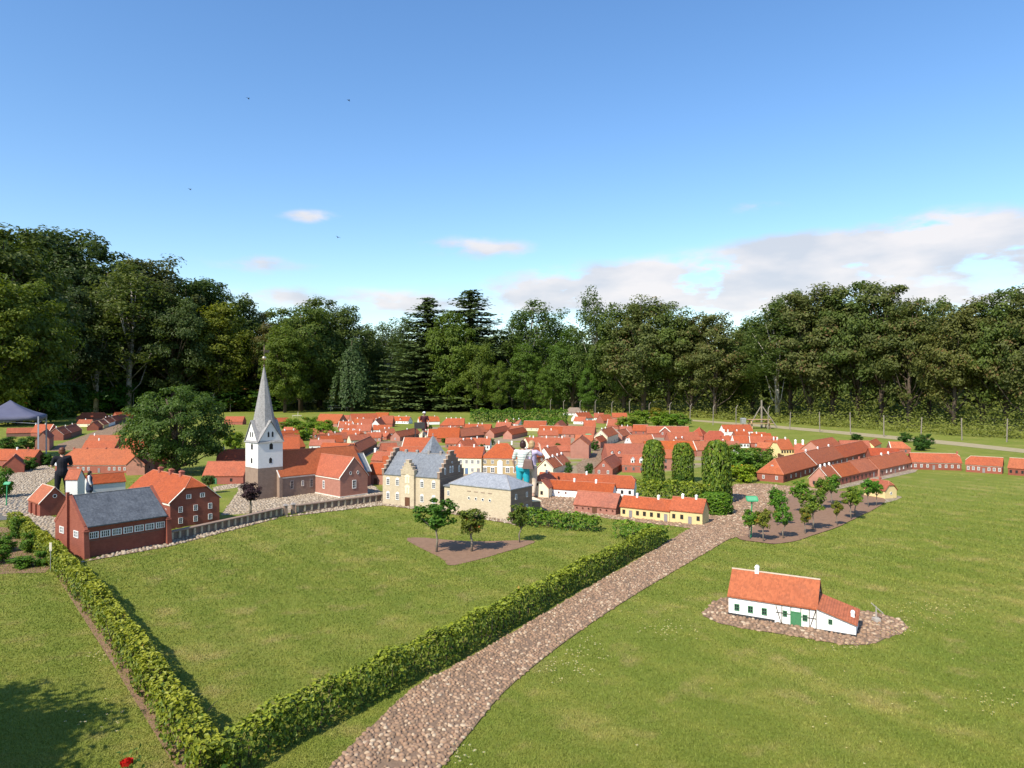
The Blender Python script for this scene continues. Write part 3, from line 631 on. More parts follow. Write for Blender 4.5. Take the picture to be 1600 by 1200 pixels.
def house(label, p0, p1, hw, ry=None, W=None, wall='brick', roof='roof_red', front='', left='', right='', hip=(0, 0), ch=(), verge=None, pitch=45, base=False, name='model_house',
          band=None, ridge='mortar_red', plinth=None, wz=1, wx=1, chs=.065, chh=.17, latt='', ratt='', attic=True, doff=0, vside='lr', group=None, cat='model house'):
    z = 0 if base else hw
    A = G(*p0, z); B = G(*p1, z); A.z = B.z = 0
    u = B-A; L = u.length; u = u/L; v = Vector((-u.y, u.x, 0)); k = math.tan(R(pitch))
    if W is None:
        lo, hi = .3, 2.2
        for _ in range(30):
            w = (lo+hi)/2; P = A+u*L/2+v*w/2; yy = HY+FP*(CH-hw-w/2*k)/P.y
            if yy > ry: lo = w
            else: hi = w
        W = min(max(w, .42), 1.5)
    rise = W/2*k; cc = A+u*L/2+v*W/2; nn_ = max(1, round(L/W)); FOOT.extend(((A+u*L*(i+.5)/nn_+v*W/2).x, (A+u*L*(i+.5)/nn_+v*W/2).y, W*.55) for i in range(nn_))
    r = empty(name, A, math.atan2(u.y, u.x)); tag(r, label, cat, group or 'houses of the model town')
    walls(r, L, W, hw, rise, hip, wall)
    ro = slope(r, L, W, hw, rise, hip, roof=roof, verge=verge, ridge=ridge, vside=vside)
    panes = True
    rows(r, front, L, hw, 0, 0, 0, -.001, 1, 0, wx, wz, panes)
    if left: rows(r, left, W, hw, 0, R(-90), -.001, W, 0, -1, wx, wz, panes)
    if right: rows(r, right, W, hw, 0, R(90), L+.001, 0, 0, 1, wx, wz, panes)
    if latt: opening(latt, r, -.001, W/2, hw+rise*.25, R(-90), .8, .75)
    if ratt: opening(ratt, r, L+.001, W/2, hw+rise*.25, R(90), .8, .75)
    for c in ch:
        fx, kd = c[0], c[1]; fy = c[2] if len(c) > 2 else 0
        zz = hw+rise*(1-abs(fy))-.03
        chimney(ro, L*fx, W/2*(1+fy), zz, kd, chs, chh)
    if band:
        b = MB(); b.box(-.004, L+.004, -.012, -.003, hw-.035, hw-.008); b.build('cornice', band, r)
    if plinth:
        b = MB(); b.box(-.006, L+.006, -.008, 0, 0, .05); b.box(-.008, 0, -.008, W+.008, 0, .05); b.box(L, L+.008, -.008, W+.008, 0, .05); b.build('plinth', plinth, r)
    r['dims'] = (L, W, hw, rise); return r
def dormer(h, fx, w=.13, hh=.13, wall='lime_white', roof='roof_red', zf=.25, win='k', arched=False):
    L, W, hw, rise = h['dims']; x = L*fx; y = W/2*zf; z = hw+rise*zf
    b = MB(); dep = hh/(rise/(W/2))+.03
    e = empty('dormer', (x, y-.03, z)); e.parent = h
    top = [(-w/2, 0, -.02), (w/2, 0, -.02), (w/2, 0, hh), (0, 0, hh+w*.45), (-w/2, 0, hh)]
    b.prism(top, (0, 1, 0), dep+.1); o = b.build('cheek', wall, e)
    b = MB(); b.shell([[(-w/2-.02, -.02, hh-.01), (0, -.02, hh+w*.5+.015), (0, dep+.2, hh+w*.5+.015), (-w/2-.02, dep+.2, hh-.01)][::-1], [(0, -.02, hh+w*.5+.015), (w/2+.02, -.02, hh-.01), (w/2+.02, dep+.2, hh-.01), (0, dep+.2, hh+w*.5+.015)][::-1]], -.012); b.build('roof', roof, e)
    opening(win, e, 0, -.002, hh*.12, 0, .7, .75); return e
# ------------------------------------------------------------------ landmark: gymnasium with slate roof
def frame_root(name, A, B, label, cat):
    u = (B-A).normalized(); r = empty(name, A, math.atan2(u.y, u.x)); tag(r, label, cat); return r, (B-A).length
def gymnasium():
    A, B = G(131, 873), G(263, 849.5)
    r, L = frame_root('gymnasium', A, B, 'red brick hall with dark slate roof and a row of wide white windows', 'model building')
    W, hw, rise = 1.42, .62, .50
    walls(r, L, W, hw, rise, (0, 0), 'brick_red')
    ro = slope(r, L-.10, W, hw, rise, roof='roof_slate_dark', ridge='stucco_cap', x0=.05, over=.05, end=0)
    # gable parapets
    for x in (-.005, L-.055):
        b = MB(); b.prism([(x, -.06, hw-.06), (x, W/2, hw+rise+.06), (x, W/2, hw+rise-.02), (x, 0, hw-.09)], (1, 0, 0), .06); b.prism([(x, W+.06, hw-.06), (x, W, hw-.09), (x, W/2, hw+rise-.02), (x, W/2, hw+rise+.06)], (1, 0, 0), .06); b.build('gable_parapet', 'brick_red', r)
    # flared corner piers
    for x in (.02, L-.02):
        b = MB(); b.frust(x, -.03, 0, .52, .10, .16, .09, .07); b.frust(x, -.03, .52, .545, .11, .1, .1, .08); b.build('pier', 'brick_red', r)
    b = MB(); b.box(-.05, 0, W/2-.03, W/2+.03, 0, hw+rise+.10); b.build('chimney_breast', 'brick_red', r)
    b = MB(); b.box(.08, L-.08, -.006, 0, .315, .335); b.build('sill_course', 'brick_dark', r)
    for k in range(7): opening('m', r, .17+(L-.34)*k/6, -.001, .36, 0, 1.32, 1.45)
    for y in (W*.25, W*.75): opening('m', r, -.001, y, .36, R(-90), 1.6, 1.5)
gymnasium()
def schoolhouse():
    # red brick house with half-hipped gable; ridge runs away to the left
    A, B = G(266, 827), G(343, 815.5)
    r, L = frame_root('schoolhouse', A, B, 'large red brick school with half-hipped orange roof and three brick chimneys', 'model building')
    hw, rise, Dp = .60, .52, 2.7
    e = empty('main_range', (0, 0, 0)); e.parent = r; e.rotation_euler = (0, 0, R(90)); e.location = (L, 0, 0)
    # local of e: x = depth, y = -front direction; gable (x=0) is the face towards the camera
    walls(e, Dp, L, hw, rise, (.42, .42), 'brick_red')
    ro = slope(e, Dp, L, hw, rise, (.42, .42), roof='roof_red', verge='verge_white', ridge='mortar_red', vside='l')
    def gx(u): return L-u            # along the gable from left
    for u in (.2, .5, .8): opening('w', e, -.001, gx(L*u), .36, R(-90), 1.15, 1.1); opening('w', e, -.001, gx(L*u), .10, R(-90), 1.15, 1.1)
    for u in (.36, .64): opening('w', e, -.001, gx(L*u), .66, R(-90), 1.35, .85)
    for k, fx in enumerate((.28, .5, .74)): chimney(ro, Dp*fx, L/2, hw+rise-.03, 'r', .12, .2)
    for k in range(8): opening('w', e, .25+k*.3, L+.001, .33, R(180), 1.0, 1.0)
    b = MB(); b.box(0, Dp, L+.003, L+.014, hw-.06, hw-.02); b.build('cornice', 'verge_white', e)
    w = empty('wing', (-.75, Dp-.55, 0)); w.parent = r
    walls(w, .75, .7, .36, .3, (1, 0), 'brick')
    slope(w, .95, .7, .36, .30, (1, 0), roof='roof_red', ridge='mortar_red')
    for k in range(3): opening('w' if k < 2 else 'D', w, .15+.22*k, -.001, .1 if k < 2 else .02, 0, .9, .9)
schoolhouse()

# ------------------------------------------------------------------ landmark: church
def church():
    C = G(403, 781); th = R(47)
    r = empty('church', C, th); tag(r, 'brick church with white tower and pointed grey spire topped by a ball', 'model church')
    S = .80
    t = empty('tower', (0, 0, 0)); t.parent = r
    b = MB(); b.box(0, S, 0, S, 0, .92); b.build('stone_base', 'stone_brown', t)
    zc, zg = 1.70, 2.30
    b = MB(); b.box(.006, S-.006, .006, S-.006, .92, zc)
    for a in range(4):
        q = [(.006, .006, zc), (S-.006, .006, zc), (S/2, .006, zg)]
        c = Matrix.Translation((S/2, S/2, 0)) @ Matrix.Rotation(a*math.pi/2, 4, 'Z') @ Matrix.Translation((-S/2, -S/2, 0))
        n = c.to_3x3() @ Vector((0, 1, 0)); b.prism([c @ Vector(p) for p in q], n, .04)
    b.build('white_shaft', 'lime_white', t)
    # four gable roofs into an eight-sided spire
    b = MB(); o_ = .03; zs, zt = 2.33, 3.95; rs = .335
    for a in range(4):
        c = Matrix.Translation((S/2, S/2, 0)) @ Matrix.Rotation(a*math.pi/2, 4, 'Z') @ Matrix.Translation((-S/2, -S/2, 0))
        P = lambda x, y, z: tuple(c @ Vector((x, y, z)))
        b.add([P(-o_, -o_, zc-.03), P(S/2, -o_, zg+.035), P(S/2, S/2, zg+.035), P(-o_, S/2, zc-.03)], [(0, 1, 2, 3)]); b.add([P(S/2, -o_, zg+.035), P(S+o_, -o_, zc-.03), P(S+o_, S/2, zc-.03), P(S/2, S/2, zg+.035)], [(0, 1, 2, 3)])
        b.add([P(-o_, -o_, zc-.055), P(S/2, -o_, zg+.01), P(S/2, -o_, zg+.035), P(-o_, -o_, zc-.03)], [(0, 1, 2, 3)]); b.add([P(S/2, -o_, zg+.01), P(S+o_, -o_, zc-.055), P(S+o_, -o_, zc-.03), P(S/2, -o_, zg+.035)], [(0, 1, 2, 3)])
    ring = lambda z, rad: [(S/2+rad*math.cos(2*math.pi*(k+.5)/8), S/2+rad*math.sin(2*math.pi*(k+.5)/8), z) for k in range(8)]
    vs = ring(1.86, .40)+ring(zs, rs*.93)+ring(2.9, .205)+ring(zt, .014)
    b.add(vs, [(i*8+k, i*8+(k+1) % 8, (i+1)*8+(k+1) % 8, (i+1)*8+k) for i in range(3) for k in range(8)]+[tuple(range(24, 32))])
    b.build('spire', 'roof_shingle', t)
    mat('copper_brown', (.16, .11, .08), (.10, .08, .06), .4, metal=.6); mat('ball_gilt', (.5, .42, .32), (.4, .33, .25), .35, metal=.7)
    b = MB(); b.tube([(S/2, S/2, zt-.02), (S/2, S/2, 4.62)], [.012, .008], 6); b.ball((S/2, S/2, zt+.02), .035); b.build('finial_rod', 'copper_brown', t, True)
    b = MB(); b.ball((S/2, S/2, 4.2), .062, 14, 10); b.build('ball', 'ball_gilt', t, True)
    b = MB(); b.box(S/2+.01, S/2+.17, S/2-.004, S/2+.004, 4.37, 4.45); b.box(S/2-.10, S/2-.01, S/2-.004, S/2+.004, 4.42, 4.44); b.build('weather_vane', 'copper_brown', t)
    def slit(x, z, w, h, face, arch=True):
        b = MB(); q = [(-w/2, 0, 0), (w/2, 0, 0), (w/2, 0, h*.75), (0, 0, h), (-w/2, 0, h*.75)]; b.prism(q, (0, 1, 0), .01)
        o = b.build('sound_opening', 'opening', t)
        o.location = (x, .001, z) if face == 0 else (.001, S-x, z); o.rotation_euler = (0, 0, 0 if face == 0 else R(-90))
    for f in (0, 1):
        for dx in (-.065, .065): slit(S/2+dx, 1.83, .055, .17, f)
        slit(S/2+.02, 1.46, .11, .19, f); slit(S/2+.0, 1.05, .09, .17, f); slit(S*.3, .62, .05, .13, f)
    n = empty('nave', (.60, -.14, 0)); n.parent = r
    Ln, Wn, hn, rn = 3.0, 1.24, .63, .70
    walls(n, Ln, Wn, hn, rn, (0, 0), 'stone_brown'); slope(n, Ln, Wn, hn, rn, roof='roof_orange', verge='verge_white', ridge='mortar_red', vside='l')
    b = MB(); b.box(0, 1.25, -.014, -.003, hn-.06, hn-.015); b.build('cornice', 'verge_white', n)
    b = MB(); b.box(-.02, .08, -.05, 0, 0, hn-.02); b.build('buttress', 'stone_brown', n)
    opening('y', n, .42, -.001, .22, 0, 1.2, 2.2); opening('w', n, .78, -.001, .28, 0, .9, 1.3); opening('y', n, 1.08, -.001, .22, 0, 1.2, 2.1)
    s = empty('transept', (2.52, -1.52, 0)); s.parent = r; s.rotation_euler = (0, 0, R(90)); s.location = (2.80, -1.52, 0)
    Wt, Lt, ht, rt = .98, 2.0, .60, .56
    walls(s, Lt, Wt, ht, rt, (0, 0), 'brick_pale'); slope(s, Lt, Wt, ht, rt, roof='roof_red', verge='verge_white', ridge='mortar_red', vside='l')
    b = MB(); b.box(-.02, Lt-.5, Wt, Wt+.02, 0, .045); b.box(-.02, 0, 0, Wt, 0, .045); b.box(0, Lt-.6, Wt+.003, Wt+.016, ht-.06, ht-.015); b.build('plinth', 'verge_white', s)
    opening('w', s, -.001, Wt/2, .24, R(-90), 1.6, 2.1); opening('w', s, .9, Wt+.001, .2, R(180), 1.3, 2.0)
    for dy in (-.13, .13): opening('O', s, -.001, Wt/2+dy, .66, R(-90), .9, 1.3, name='blind_window')
    c = empty('chancel', (3.3, .0, 0)); c.parent = r
    walls(c, .7, .9, .5, .55, (0, .0), 'brick'); slope(c, .7, .9, .5, .55, roof='roof_slate', verge='verge_white', ridge='mortar')
church()

# ------------------------------------------------------------------ landmark: stepped-gable town hall and gaol
def castle():
    A, B = G(598, 787.5), G(687, 796.5)
    r, L = frame_root('stepped_gable_hall', A, B, 'yellow brick hall with stepped gables and blue-grey slate roof', 'model building')
    W, hw, rise = 1.18, .86, .56
    walls(r, L, W, hw, rise, (0, 0), 'stone_yellow')
    ro = slope(r, L-.14, W, hw, rise, roof='roof_slate', ridge='stucco_cap', x0=.07, end=0)
    n = 6
    def steps(x0, w0, wd, z0, z1, n, y0=0, wall='stone_yellow', capm='mortar', nm='stepped_gable', axis='y'):
        b = MB(); caps = []
        for k in range(n):
            f = k/n; a = w0/2*(1-f)*1.04; za, zb = z0+(z1-z0)*f, z0+(z1-z0)*(k+1)/n+.03
            lo = z0-.02 if k == 0 else za+.03
            nx = w0/2*(1-(k+1)/n)*1.04 if k < n-1 else 0
            if axis == 'y':
                b.box(x0, x0+wd, y0+w0/2-a, y0+w0/2+a, lo, zb)
                for s in (-1, 1): ya, yb = sorted((y0+w0/2+s*(a+.01), y0+w0/2+s*(nx-.0))); caps.append((x0-.012, x0+wd+.012, ya, yb, zb+.001, zb+.016))
            else:
                b.box(x0+w0/2-a, x0+w0/2+a, y0, y0+wd, lo, zb)
                for s in (-1, 1): xa, xb = sorted((x0+w0/2+s*(a+.01), x0+w0/2+s*(nx-.0))); caps.append((xa, xb, y0-.012, y0+wd+.012, zb+.001, zb+.016))
        o = b.build(nm, wall, r)
        for q in caps: c = MB(); c.box(*q); c.build('coping', capm, o)
    steps(-.012, W, .075, hw, hw+rise+.09, 6, wall='stone_brown'); steps(L-.063, W, .075, hw, hw+rise+.09, 6, wall='stone_brown')
    b = MB(); b.box(L, L+.012, 0, W, 0, hw-.03); b.build('shaded_end', 'stone_brown', r)  # darker stone slab puts the end wall's shade into its colour
    xr, wr = L*.36, .44
    b = MB(); b.box(xr, xr+wr, -.07, 0, 0, .90); b.build('porch_bay', 'stone_yellow', r)
    steps(xr, wr, .14, .90, 1.26, 4, y0=-.07, axis='x', nm='bay_gable')
    b = MB(); b.box(xr+.02, xr+wr-.02, .07, W*.4, hw+.05, 1.0); b.build('bay_roof', 'roof_slate', r)
    for z in (.16, .56):
        for x in (L*.10, L*.27, L*.70, L*.90): opening('a', r, x, -.001, z, 0, .95, .95)
    opening('D', r, xr+wr/2, -.071, .02, 0, 1.25, 1.25)
    for z in (.37, .66):
        b = MB()
        for s in (-1, 1): b.box(s*.045-.03, s*.045+.03, -.010, .02, 0, .17)
        b.prism([(-.1, -.012, .17), (.1, -.012, .17), (.07, -.012, .22), (0, -.012, .245), (-.07, -.012, .22)], (0, 1, 0), .02)
        o = b.build('blind_window', 'lime_cream', r); o.location = (xr+wr/2, -.07, z)
    for y in (.2, .42, .52, .8): opening('a', r, L+.013, W*y, .95 if .3 < y < .7 else .93, R(90), .55, .8)
    opening('O', r, L+.013, W/2, 1.2, R(90), .7, .7)
    for fx in (.2, .4, .61, .82): chimney(ro, L*fx, W/2, hw+rise-.04, 'g', .085, .17)
    # stair tower with pyramid roof behind
    c = D(676.5, 20.9); t = empty('stair_tower', c, R(38)); tag(t, 'slate pyramid roof tower behind the stepped-gable hall', 'model tower')
    b = MB(); b.box(-.25, .25, -.25, .25, 0, 1.28); b.build('wall', 'stone_brown', t)
    b = MB(); b.add([(-.30, -.30, 1.27), (.30, -.30, 1.27), (.30, .30, 1.27), (-.30, .30, 1.27), (0, 0, 1.87)], [(0, 1, 4), (1, 2, 4), (2, 3, 4), (3, 0, 4), (3, 2, 1, 0)]); b.build('roof', 'roof_slate', t)
    b = MB(); b.frust(0, 0, 1.88, 1.93, .03, .03, .015, .015); b.build('finial', 'stucco_cap', t)
    # gaol
    A, B = G(703, 755.5, .764), G(797.7, 765.5, .764); A.z = B.z = 0
    q, L2 = frame_root('gaol', A, B, 'plain sandy block with low hipped slate roof and round windows', 'model building')
    hw2 = .76
    walls(q, L2, .95, hw2, .27, (1, 1), 'stone_yellow'); slope(q, L2, .95, hw2, .27, (1, 1), roof='roof_slate_pale', ridge='stucco_cap')
    b = MB(); b.box(L2, L2+.01, 0, .95, 0, hw2-.02); b.build('shaded_end', 'stone_brown', q)  # browner slab over the right side, its shade put into the colour
    for k in range(4):
        opening('q', q, L2*(.33+.115*k), -.001, .40, 0, .8, .8)
        b = MB(); b.box(-.06, .06, -.008, .01, 0, .018); o = b.build('slit', 'stone_brown', q); o.location = (L2*(.33+.115*k), 0, .61)
    for z in (.18, .5): opening('w', q, L2+.011, .22, z, R(90), .9, 1.05); opening('w', q, L2+.011, .7, z, R(90), .9, 1.05)
    b = MB(); b.box(-.30, 0, .12, .6, 0, .66); b.build('link', 'stone_yellow', q)
    b = MB(); b.prism([(-.31, .08, .66), (-.31, .62, .70), (-.31, .62, .73), (-.31, .08, .69)], (1, 0, 0), .31); b.build('link_roof', 'roof_slate', q)
    opening('w', q, -.15, .119, .42, 0, 1, 1)
    a = frame_root('flat_annexe', G(816, 801), G(848, 799), 'low flat-roofed grey shed beside the sandy gaol block', 'model building')[0]
    b = MB(); b.box(0, .52, 0, .6, 0, .27); b.build('wall', 'stone_brown', a); b = MB(); b.box(-.02, .54, -.02, .62, .27, .30); b.build('roof', 'lime_cream', a)
castle()
def tall_houses():
    h = house('cream two-storey merchant house with arched blue shop doors, behind the stepped hall', (697, 715), (752, 716), .62, W=.95, wall='lime_cream', front=['wwwwww', 'dbdbwd'], ch=((.3, 'w'), (.72, 'w')), pitch=38, wz=1.25, wx=1.35)
    h = house('yellow two-storey town house with white cornice and central white portal, left of the couple', (752, 715.5), (811, 716.5), .62, W=1.05, wall='brick_yellow', front=['wwwww', 'aaaaa'], hip=(1, 1), band='white_paint', ch=((.4, 'w'), (.75, 'w')), pitch=44, wz=1.1, wx=1.3, name='town_house')
    L = h['dims'][0]
    b = MB(); b.box(0, L, -.010, -.003, .285, .315); b.build('string_course', 'white_paint', h)
    b = MB(); b.box(L*.5-.1, L*.5+.1, -.03, -.003, .02, .50); b.prism([(L*.5-.1, -.03, .5), (L*.5+.1, -.03, .5), (L*.5, -.03, .56)], (0, 1, 0), .027); b.build('portal', 'white_paint', h)
tall_houses()

# ------------------------------------------------------------------ half-timbered cottage in the foreground
def cottage():
    A, B = G(1138.5, 962), G(1276, 984.5)
    r, L = frame_root('half_timbered_cottage', A, B, 'white half-timbered cottage with green doors and lean-to, alone on the lawn', 'model cottage')
    W, hw, rise = .57, .295, .30
    walls(r, L, W, hw, rise, (0, 0), 'lime_white')
    ro = slope(r, L, W, hw, rise, roof='roof_orange', ridge='mortar', end=.015)
    Lp = L*.54
    b = MB(); b.box(-.006, Lp, -.008, 0, 0, .048); b.box(-.008, 0, -.008, W, 0, .048); b.build('plinth', 'plinth_black', r)
    chimney(ro, L*.29, W/2, hw+rise-.03, 'w', .065, .17)
    for fx in (.10, .26, .42): opening('g', r, L*fx, -.001, .095, 0, .78, .95)
    b = MB(); b.box(Lp, Lp+.012, -.006, 0, 0, hw-.03); b.build('corner_board', 'white_paint', r)
    def beam(x0, z0, x1, z1, w=.010, y=-.005):
        d = Vector((x1-x0, 0, z1-z0)).normalized(); n = Vector((-d.z, 0, d.x))*w/2; p, q = Vector((x0, y, z0)), Vector((x1, y, z1))
        b = MB(); b.prism([p-n, q-n, q+n, p+n], (0, 1, 0), .006); return b.build('beam', 'dark_wood', r)
    x0 = Lp+.004; xs = [x0, L*.62, L*.72, L*.83, L*.92, L-.006]
    for x in xs: beam(x, .012, x, hw-.02)
    beam(x0, hw-.02, L, hw-.02, .018); beam(x0, .012, L, .012, .012); beam(x0, .16, xs[2], .16); beam(xs[3], .15, L, .15)
    beam(x0+.005, hw-.03, xs[1]-.01, .02); beam(L-.01, hw-.03, xs[4]+.01, .02)
    opening('e', r, (xs[2]+xs[3])/2, -.001, .004, 0, 1.18, 1.02)
    opening('g', r, L*.655, -.002, .12, 0, .62, .8); opening('g', r, L*.875, -.002, .10, 0, .7, .85)
    # timbered right gable
    def gbeam(y0, z0, y1, z1, w=.012):
        d = Vector((0, y1-y0, z1-z0)).normalized(); n = Vector((0, -d.z, d.y))*w/2; p, q = Vector((L-.001, y0, z0)), Vector((L-.001, y1, z1))
        b = MB(); b.prism([p-n, p+n, q+n, q-n], (1, 0, 0), .007); return b.build('beam', 'dark_wood', r)
    for y in (.16, .285, .41): gbeam(y, hw, y, hw+rise*(1-abs(y-W/2)/(W/2))-.02)
    gbeam(.02, hw+.005, W-.02, hw+.005); gbeam(.13, hw+.13, W-.13, hw+.13)
    b = MB()
    for s in (0, 1): p = [(L+.002, s*W, hw+.004), (L+.002, W/2, hw+rise+.012), (L+.002, W/2, hw+rise-.022), (L+.002, s*W+(.03 if s == 0 else -.03), hw-.008)]; b.prism(p if s == 0 else p[::-1], (1, 0, 0), .012)
    b.build('barge_board', 'dark_wood', r)
    # lean-to wing with single-pitch roof falling to the right
    La = .48; za, zb = .30, .155; ya, yb = -.03, .38
    a = empty('lean_to', (L+.004, 0, 0)); a.parent = r
    b = MB(); b.prism([(0, ya, 0), (La, ya, 0), (La, ya, zb), (0, ya, za)], (0, 1, 0), yb-ya); b.build('wall', 'lime_white', a)
    b = MB(); b.shell([[(-.0, ya-.03, za+.022), (La+.02, ya-.03, zb+.018), (La+.02, yb+.02, zb+.10), (0, yb+.02, za+.105)]], .02); b.build('roof', 'roof_orange', a)
    b = MB(); b.prism([(0, yb, za-.02), (La, yb, zb-.02), (La, yb, zb+.075), (0, yb, za+.08)], (0, -1, 0), .03); b.prism([(La, ya+.001, zb-.02), (La, yb-.001, zb-.02), (La, yb-.001, zb+.075)], (-1, 0, 0), .02); b.build('gable', 'lime_white', a)
    b = MB(); b.box(-.002, La+.006, ya-.008, ya, 0, .03); b.box(La, La+.007, ya, yb, 0, .03); b.build('plinth', 'plinth_black', a)
    opening('g', a, .17, ya-.001, .12, 0, .55, .65); chimney(a, La-.05, .12, zb+.03, 'w', .055, .14)
    # wooden draw-well post
    p = G(1369, 972); w = empty('draw_well', p); tag(w, 'little grey wooden well frame on the cobbles right of the cottage', 'well')
    mat('weathered_wood', (.42, .38, .33), (.32, .29, .25), .9, 20)
    b = MB(); b.tube([(0, 0, 0), (0, 0, .22)], [.010, .008], 6); b.build('post', 'weathered_wood', w)
    b = MB(); b.tube([(-.07, 0, .27), (.10, 0, .12)], [.007, .007], 6); b.build('sweep_pole', 'weathered_wood', w)
    b = MB(); b.frust(0, 0, 0, .06, .09, .09, .085, .085); b.build('well_head', 'weathered_wood', w)
cottage()

# ------------------------------------------------------------------ brick boundary wall with pilasters
def bwall(p0, p1, n, label):
    A, B = G(*p0), G(*p1); u = (B-A); L = u.length
    r = empty('boundary_wall', A, math.atan2(u.y, u.x)); tag(r, label, 'wall', 'brick boundary walls')
    b = MB(); b.box(0, L, 0, .06, 0, .19); b.build('wall_body', 'stone_brown', r)
    b = MB(); b.box(-.01, L+.01, -.055, .085, .191, .215); b.build('coping', 'stone_brown', r)
    b = MB(); b.box(-.005, L+.005, -.05, 0, 0, .04); b.build('footing', 'stone_brown', r)
    me = None
    for k in range(n+1):
        if me is None: b = MB(); b.box(-.024, .024, -.045, 0, .041, .19); me = b.mesh('pilaster', 'stone_yellow')
        o = bpy.data.objects.new('pilaster', me); o.location = (.025+(L-.05)*k/n, 0, 0); link(o, r)
bwall((266, 846), (440, 806), 17, 'brown brick wall with pilasters from the slate-roofed hall to the gate gap')
bwall((463, 802), (597, 783.5), 13, 'brown brick wall with pilasters from the gate gap to the stepped hall')
for px, py, lb in ((446, 805.5, 'left stone gate pier beside the dark purple tree'), (458, 803.5, 'right stone gate pier at the gap in the brick wall')):
    p = G(px, py); r = empty('gate_pier', p, R(40)); tag(r, lb, 'pier', 'gate piers')
    b = MB(); b.frust(0, 0, 0, .26, .09, .09, .085, .085); b.build('shaft', 'stone_brown', r); b = MB(); b.frust(0, 0, .26, .30, .12, .12, .05, .05); b.build('cap', 'stucco_cap', r)
# ------------------------------------------------------------------ the rest of the model town
W_, R_ = 'w', 'r'
# --- front, right of the couple
house('left half of the long yellow house beside the cobbled path', (969.6, 807.5), (1046, 816), .27, ry=779, base=True, wall='lime_yellow', roof='roof_red', front='kdkkkkd', ch=((.28, W_), (.72, W_)), name='row_house')
h = house('right half of the long yellow house, at the corner of the path', (1046.6, 816), (1097.4, 821.5), .31, ry=779.5, base=True, wall='lime_yellow', roof='roof_red', front='kkdk', ch=((.3, W_), (.72, W_)), name='row_house')
h = house('low red brick barn with faded roof and small round windows, left of the yellow house', (897, 799.5), (962, 806), .2, ry=770.5, base=True, wall='brick_pale', roof='roof_pale', front='oooDooo', name='barn', pitch=48)
house('low white stable wing with three small openings behind the red barn', (857, 763), (957, 769.5), .24, ry=755, wall='lime_white', roof='roof_red', front='ooo      ', ch=((.38, W_), (.72, W_)))
house('long white farmhouse behind the stable wing, two white chimneys on its ridge', (840, 756), (990, 763), .27, ry=742, wall='lime_white', roof='roof_red', front='          dkk', ch=((.08, W_), (.5, W_)), hip=(0, .4))
house('cream gabled house with twin white chimneys, right of the couple', (864, 732), (878, 727), .26, W=.62, wall='lime_cream', roof='roof_orange', latt='k', ch=((.3, W_), (.8, W_)), verge='verge_white')
house('orange-roofed cottage joined behind the twin-chimney house', (878.4, 727), (891, 722.5), .26, W=.62, wall='lime_cream', roof='roof_orange', ch=((.3, W_), (.8, W_)), verge='verge_white', vside='l')
house('red brick gabled house with small attic window, beside two clipped conifers', (957, 743.5), (973, 733), .25, W=.68, base=True, wall='brick', roof='roof_red', left='ww', latt='w', ridge='mortar_red')
h = house('brick house with two white dormers, left of the tall clipped hedge columns', (972, 726.5), (1008, 727.5), .29, ry=711.5, wall='brick', roof='roof_red', front='yyy', band='verge_white', hip=(0, .3))
dormer(h, .45, roof='lime_white'); dormer(h, .82, roof='lime_white')
h = house('faded long roof with two skylights behind the dormer house', (950, 714), (1012, 713), .25, ry=694, wall='brick', roof='roof_pale')
dormer(h, .12, .09, .09, win='w'); dormer(h, .3, .09, .09, win='w')
house('white half-hipped house with black attic window on the middle street', (986, 692.5), (1024, 691.5), .27, W=.8, wall='lime_white', roof='roof_orange', left='kk', latt='k', hip=(.35, 0), verge='verge_white')
house('tall plain brick warehouse with orange roof at the street bend', (920, 716.5), (923.6, 710.5), .62, W=.86, base=True, wall='brick_pale', roof='roof_orange', pitch=38, name='warehouse')
house('low red row in front of the warehouse, behind the twin-chimney house', (838, 705), (891, 705), .26, ry=697, wall='brick_pale', roof='roof_red', front='k w d ')
house('long red roof with three white chimneys behind the couple', (826, 699), (891, 699.5), .3, ry=684.5, wall='brick', roof='roof_red', ch=((.1, W_), (.42, W_), (.8, W_)))
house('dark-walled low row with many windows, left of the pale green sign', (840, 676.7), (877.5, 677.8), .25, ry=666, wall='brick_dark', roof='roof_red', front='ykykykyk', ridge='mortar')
house('red-roofed house with white windows in front of the clipped hedge', (817, 668), (852, 668.5), .26, ry=658, wall='lime_cream', roof='roof_red', front='ywww', ridge='mortar')
house('faded long row with arched openings, right of the dark-walled row', (878, 678), (928, 679), .26, ry=666.5, wall='brick_pale', roof='roof_pale', front='wkDwkw')
house('tall house with cream gable and dark timbered side on the middle street', (949, 696), (966, 689.5), .48, W=.78, base=True, wall='lime_cream', roof='roof_orange', front=['', 'kdkk'], latt='w', verge='verge_white', ch=((.1, W_), (.4, W_)))
house('small brick shed with bright skylight below the tall cream gable', (938, 700.5), (948, 696.3), .33, W=.5, base=True, wall='brick_pale', roof='roof_red')
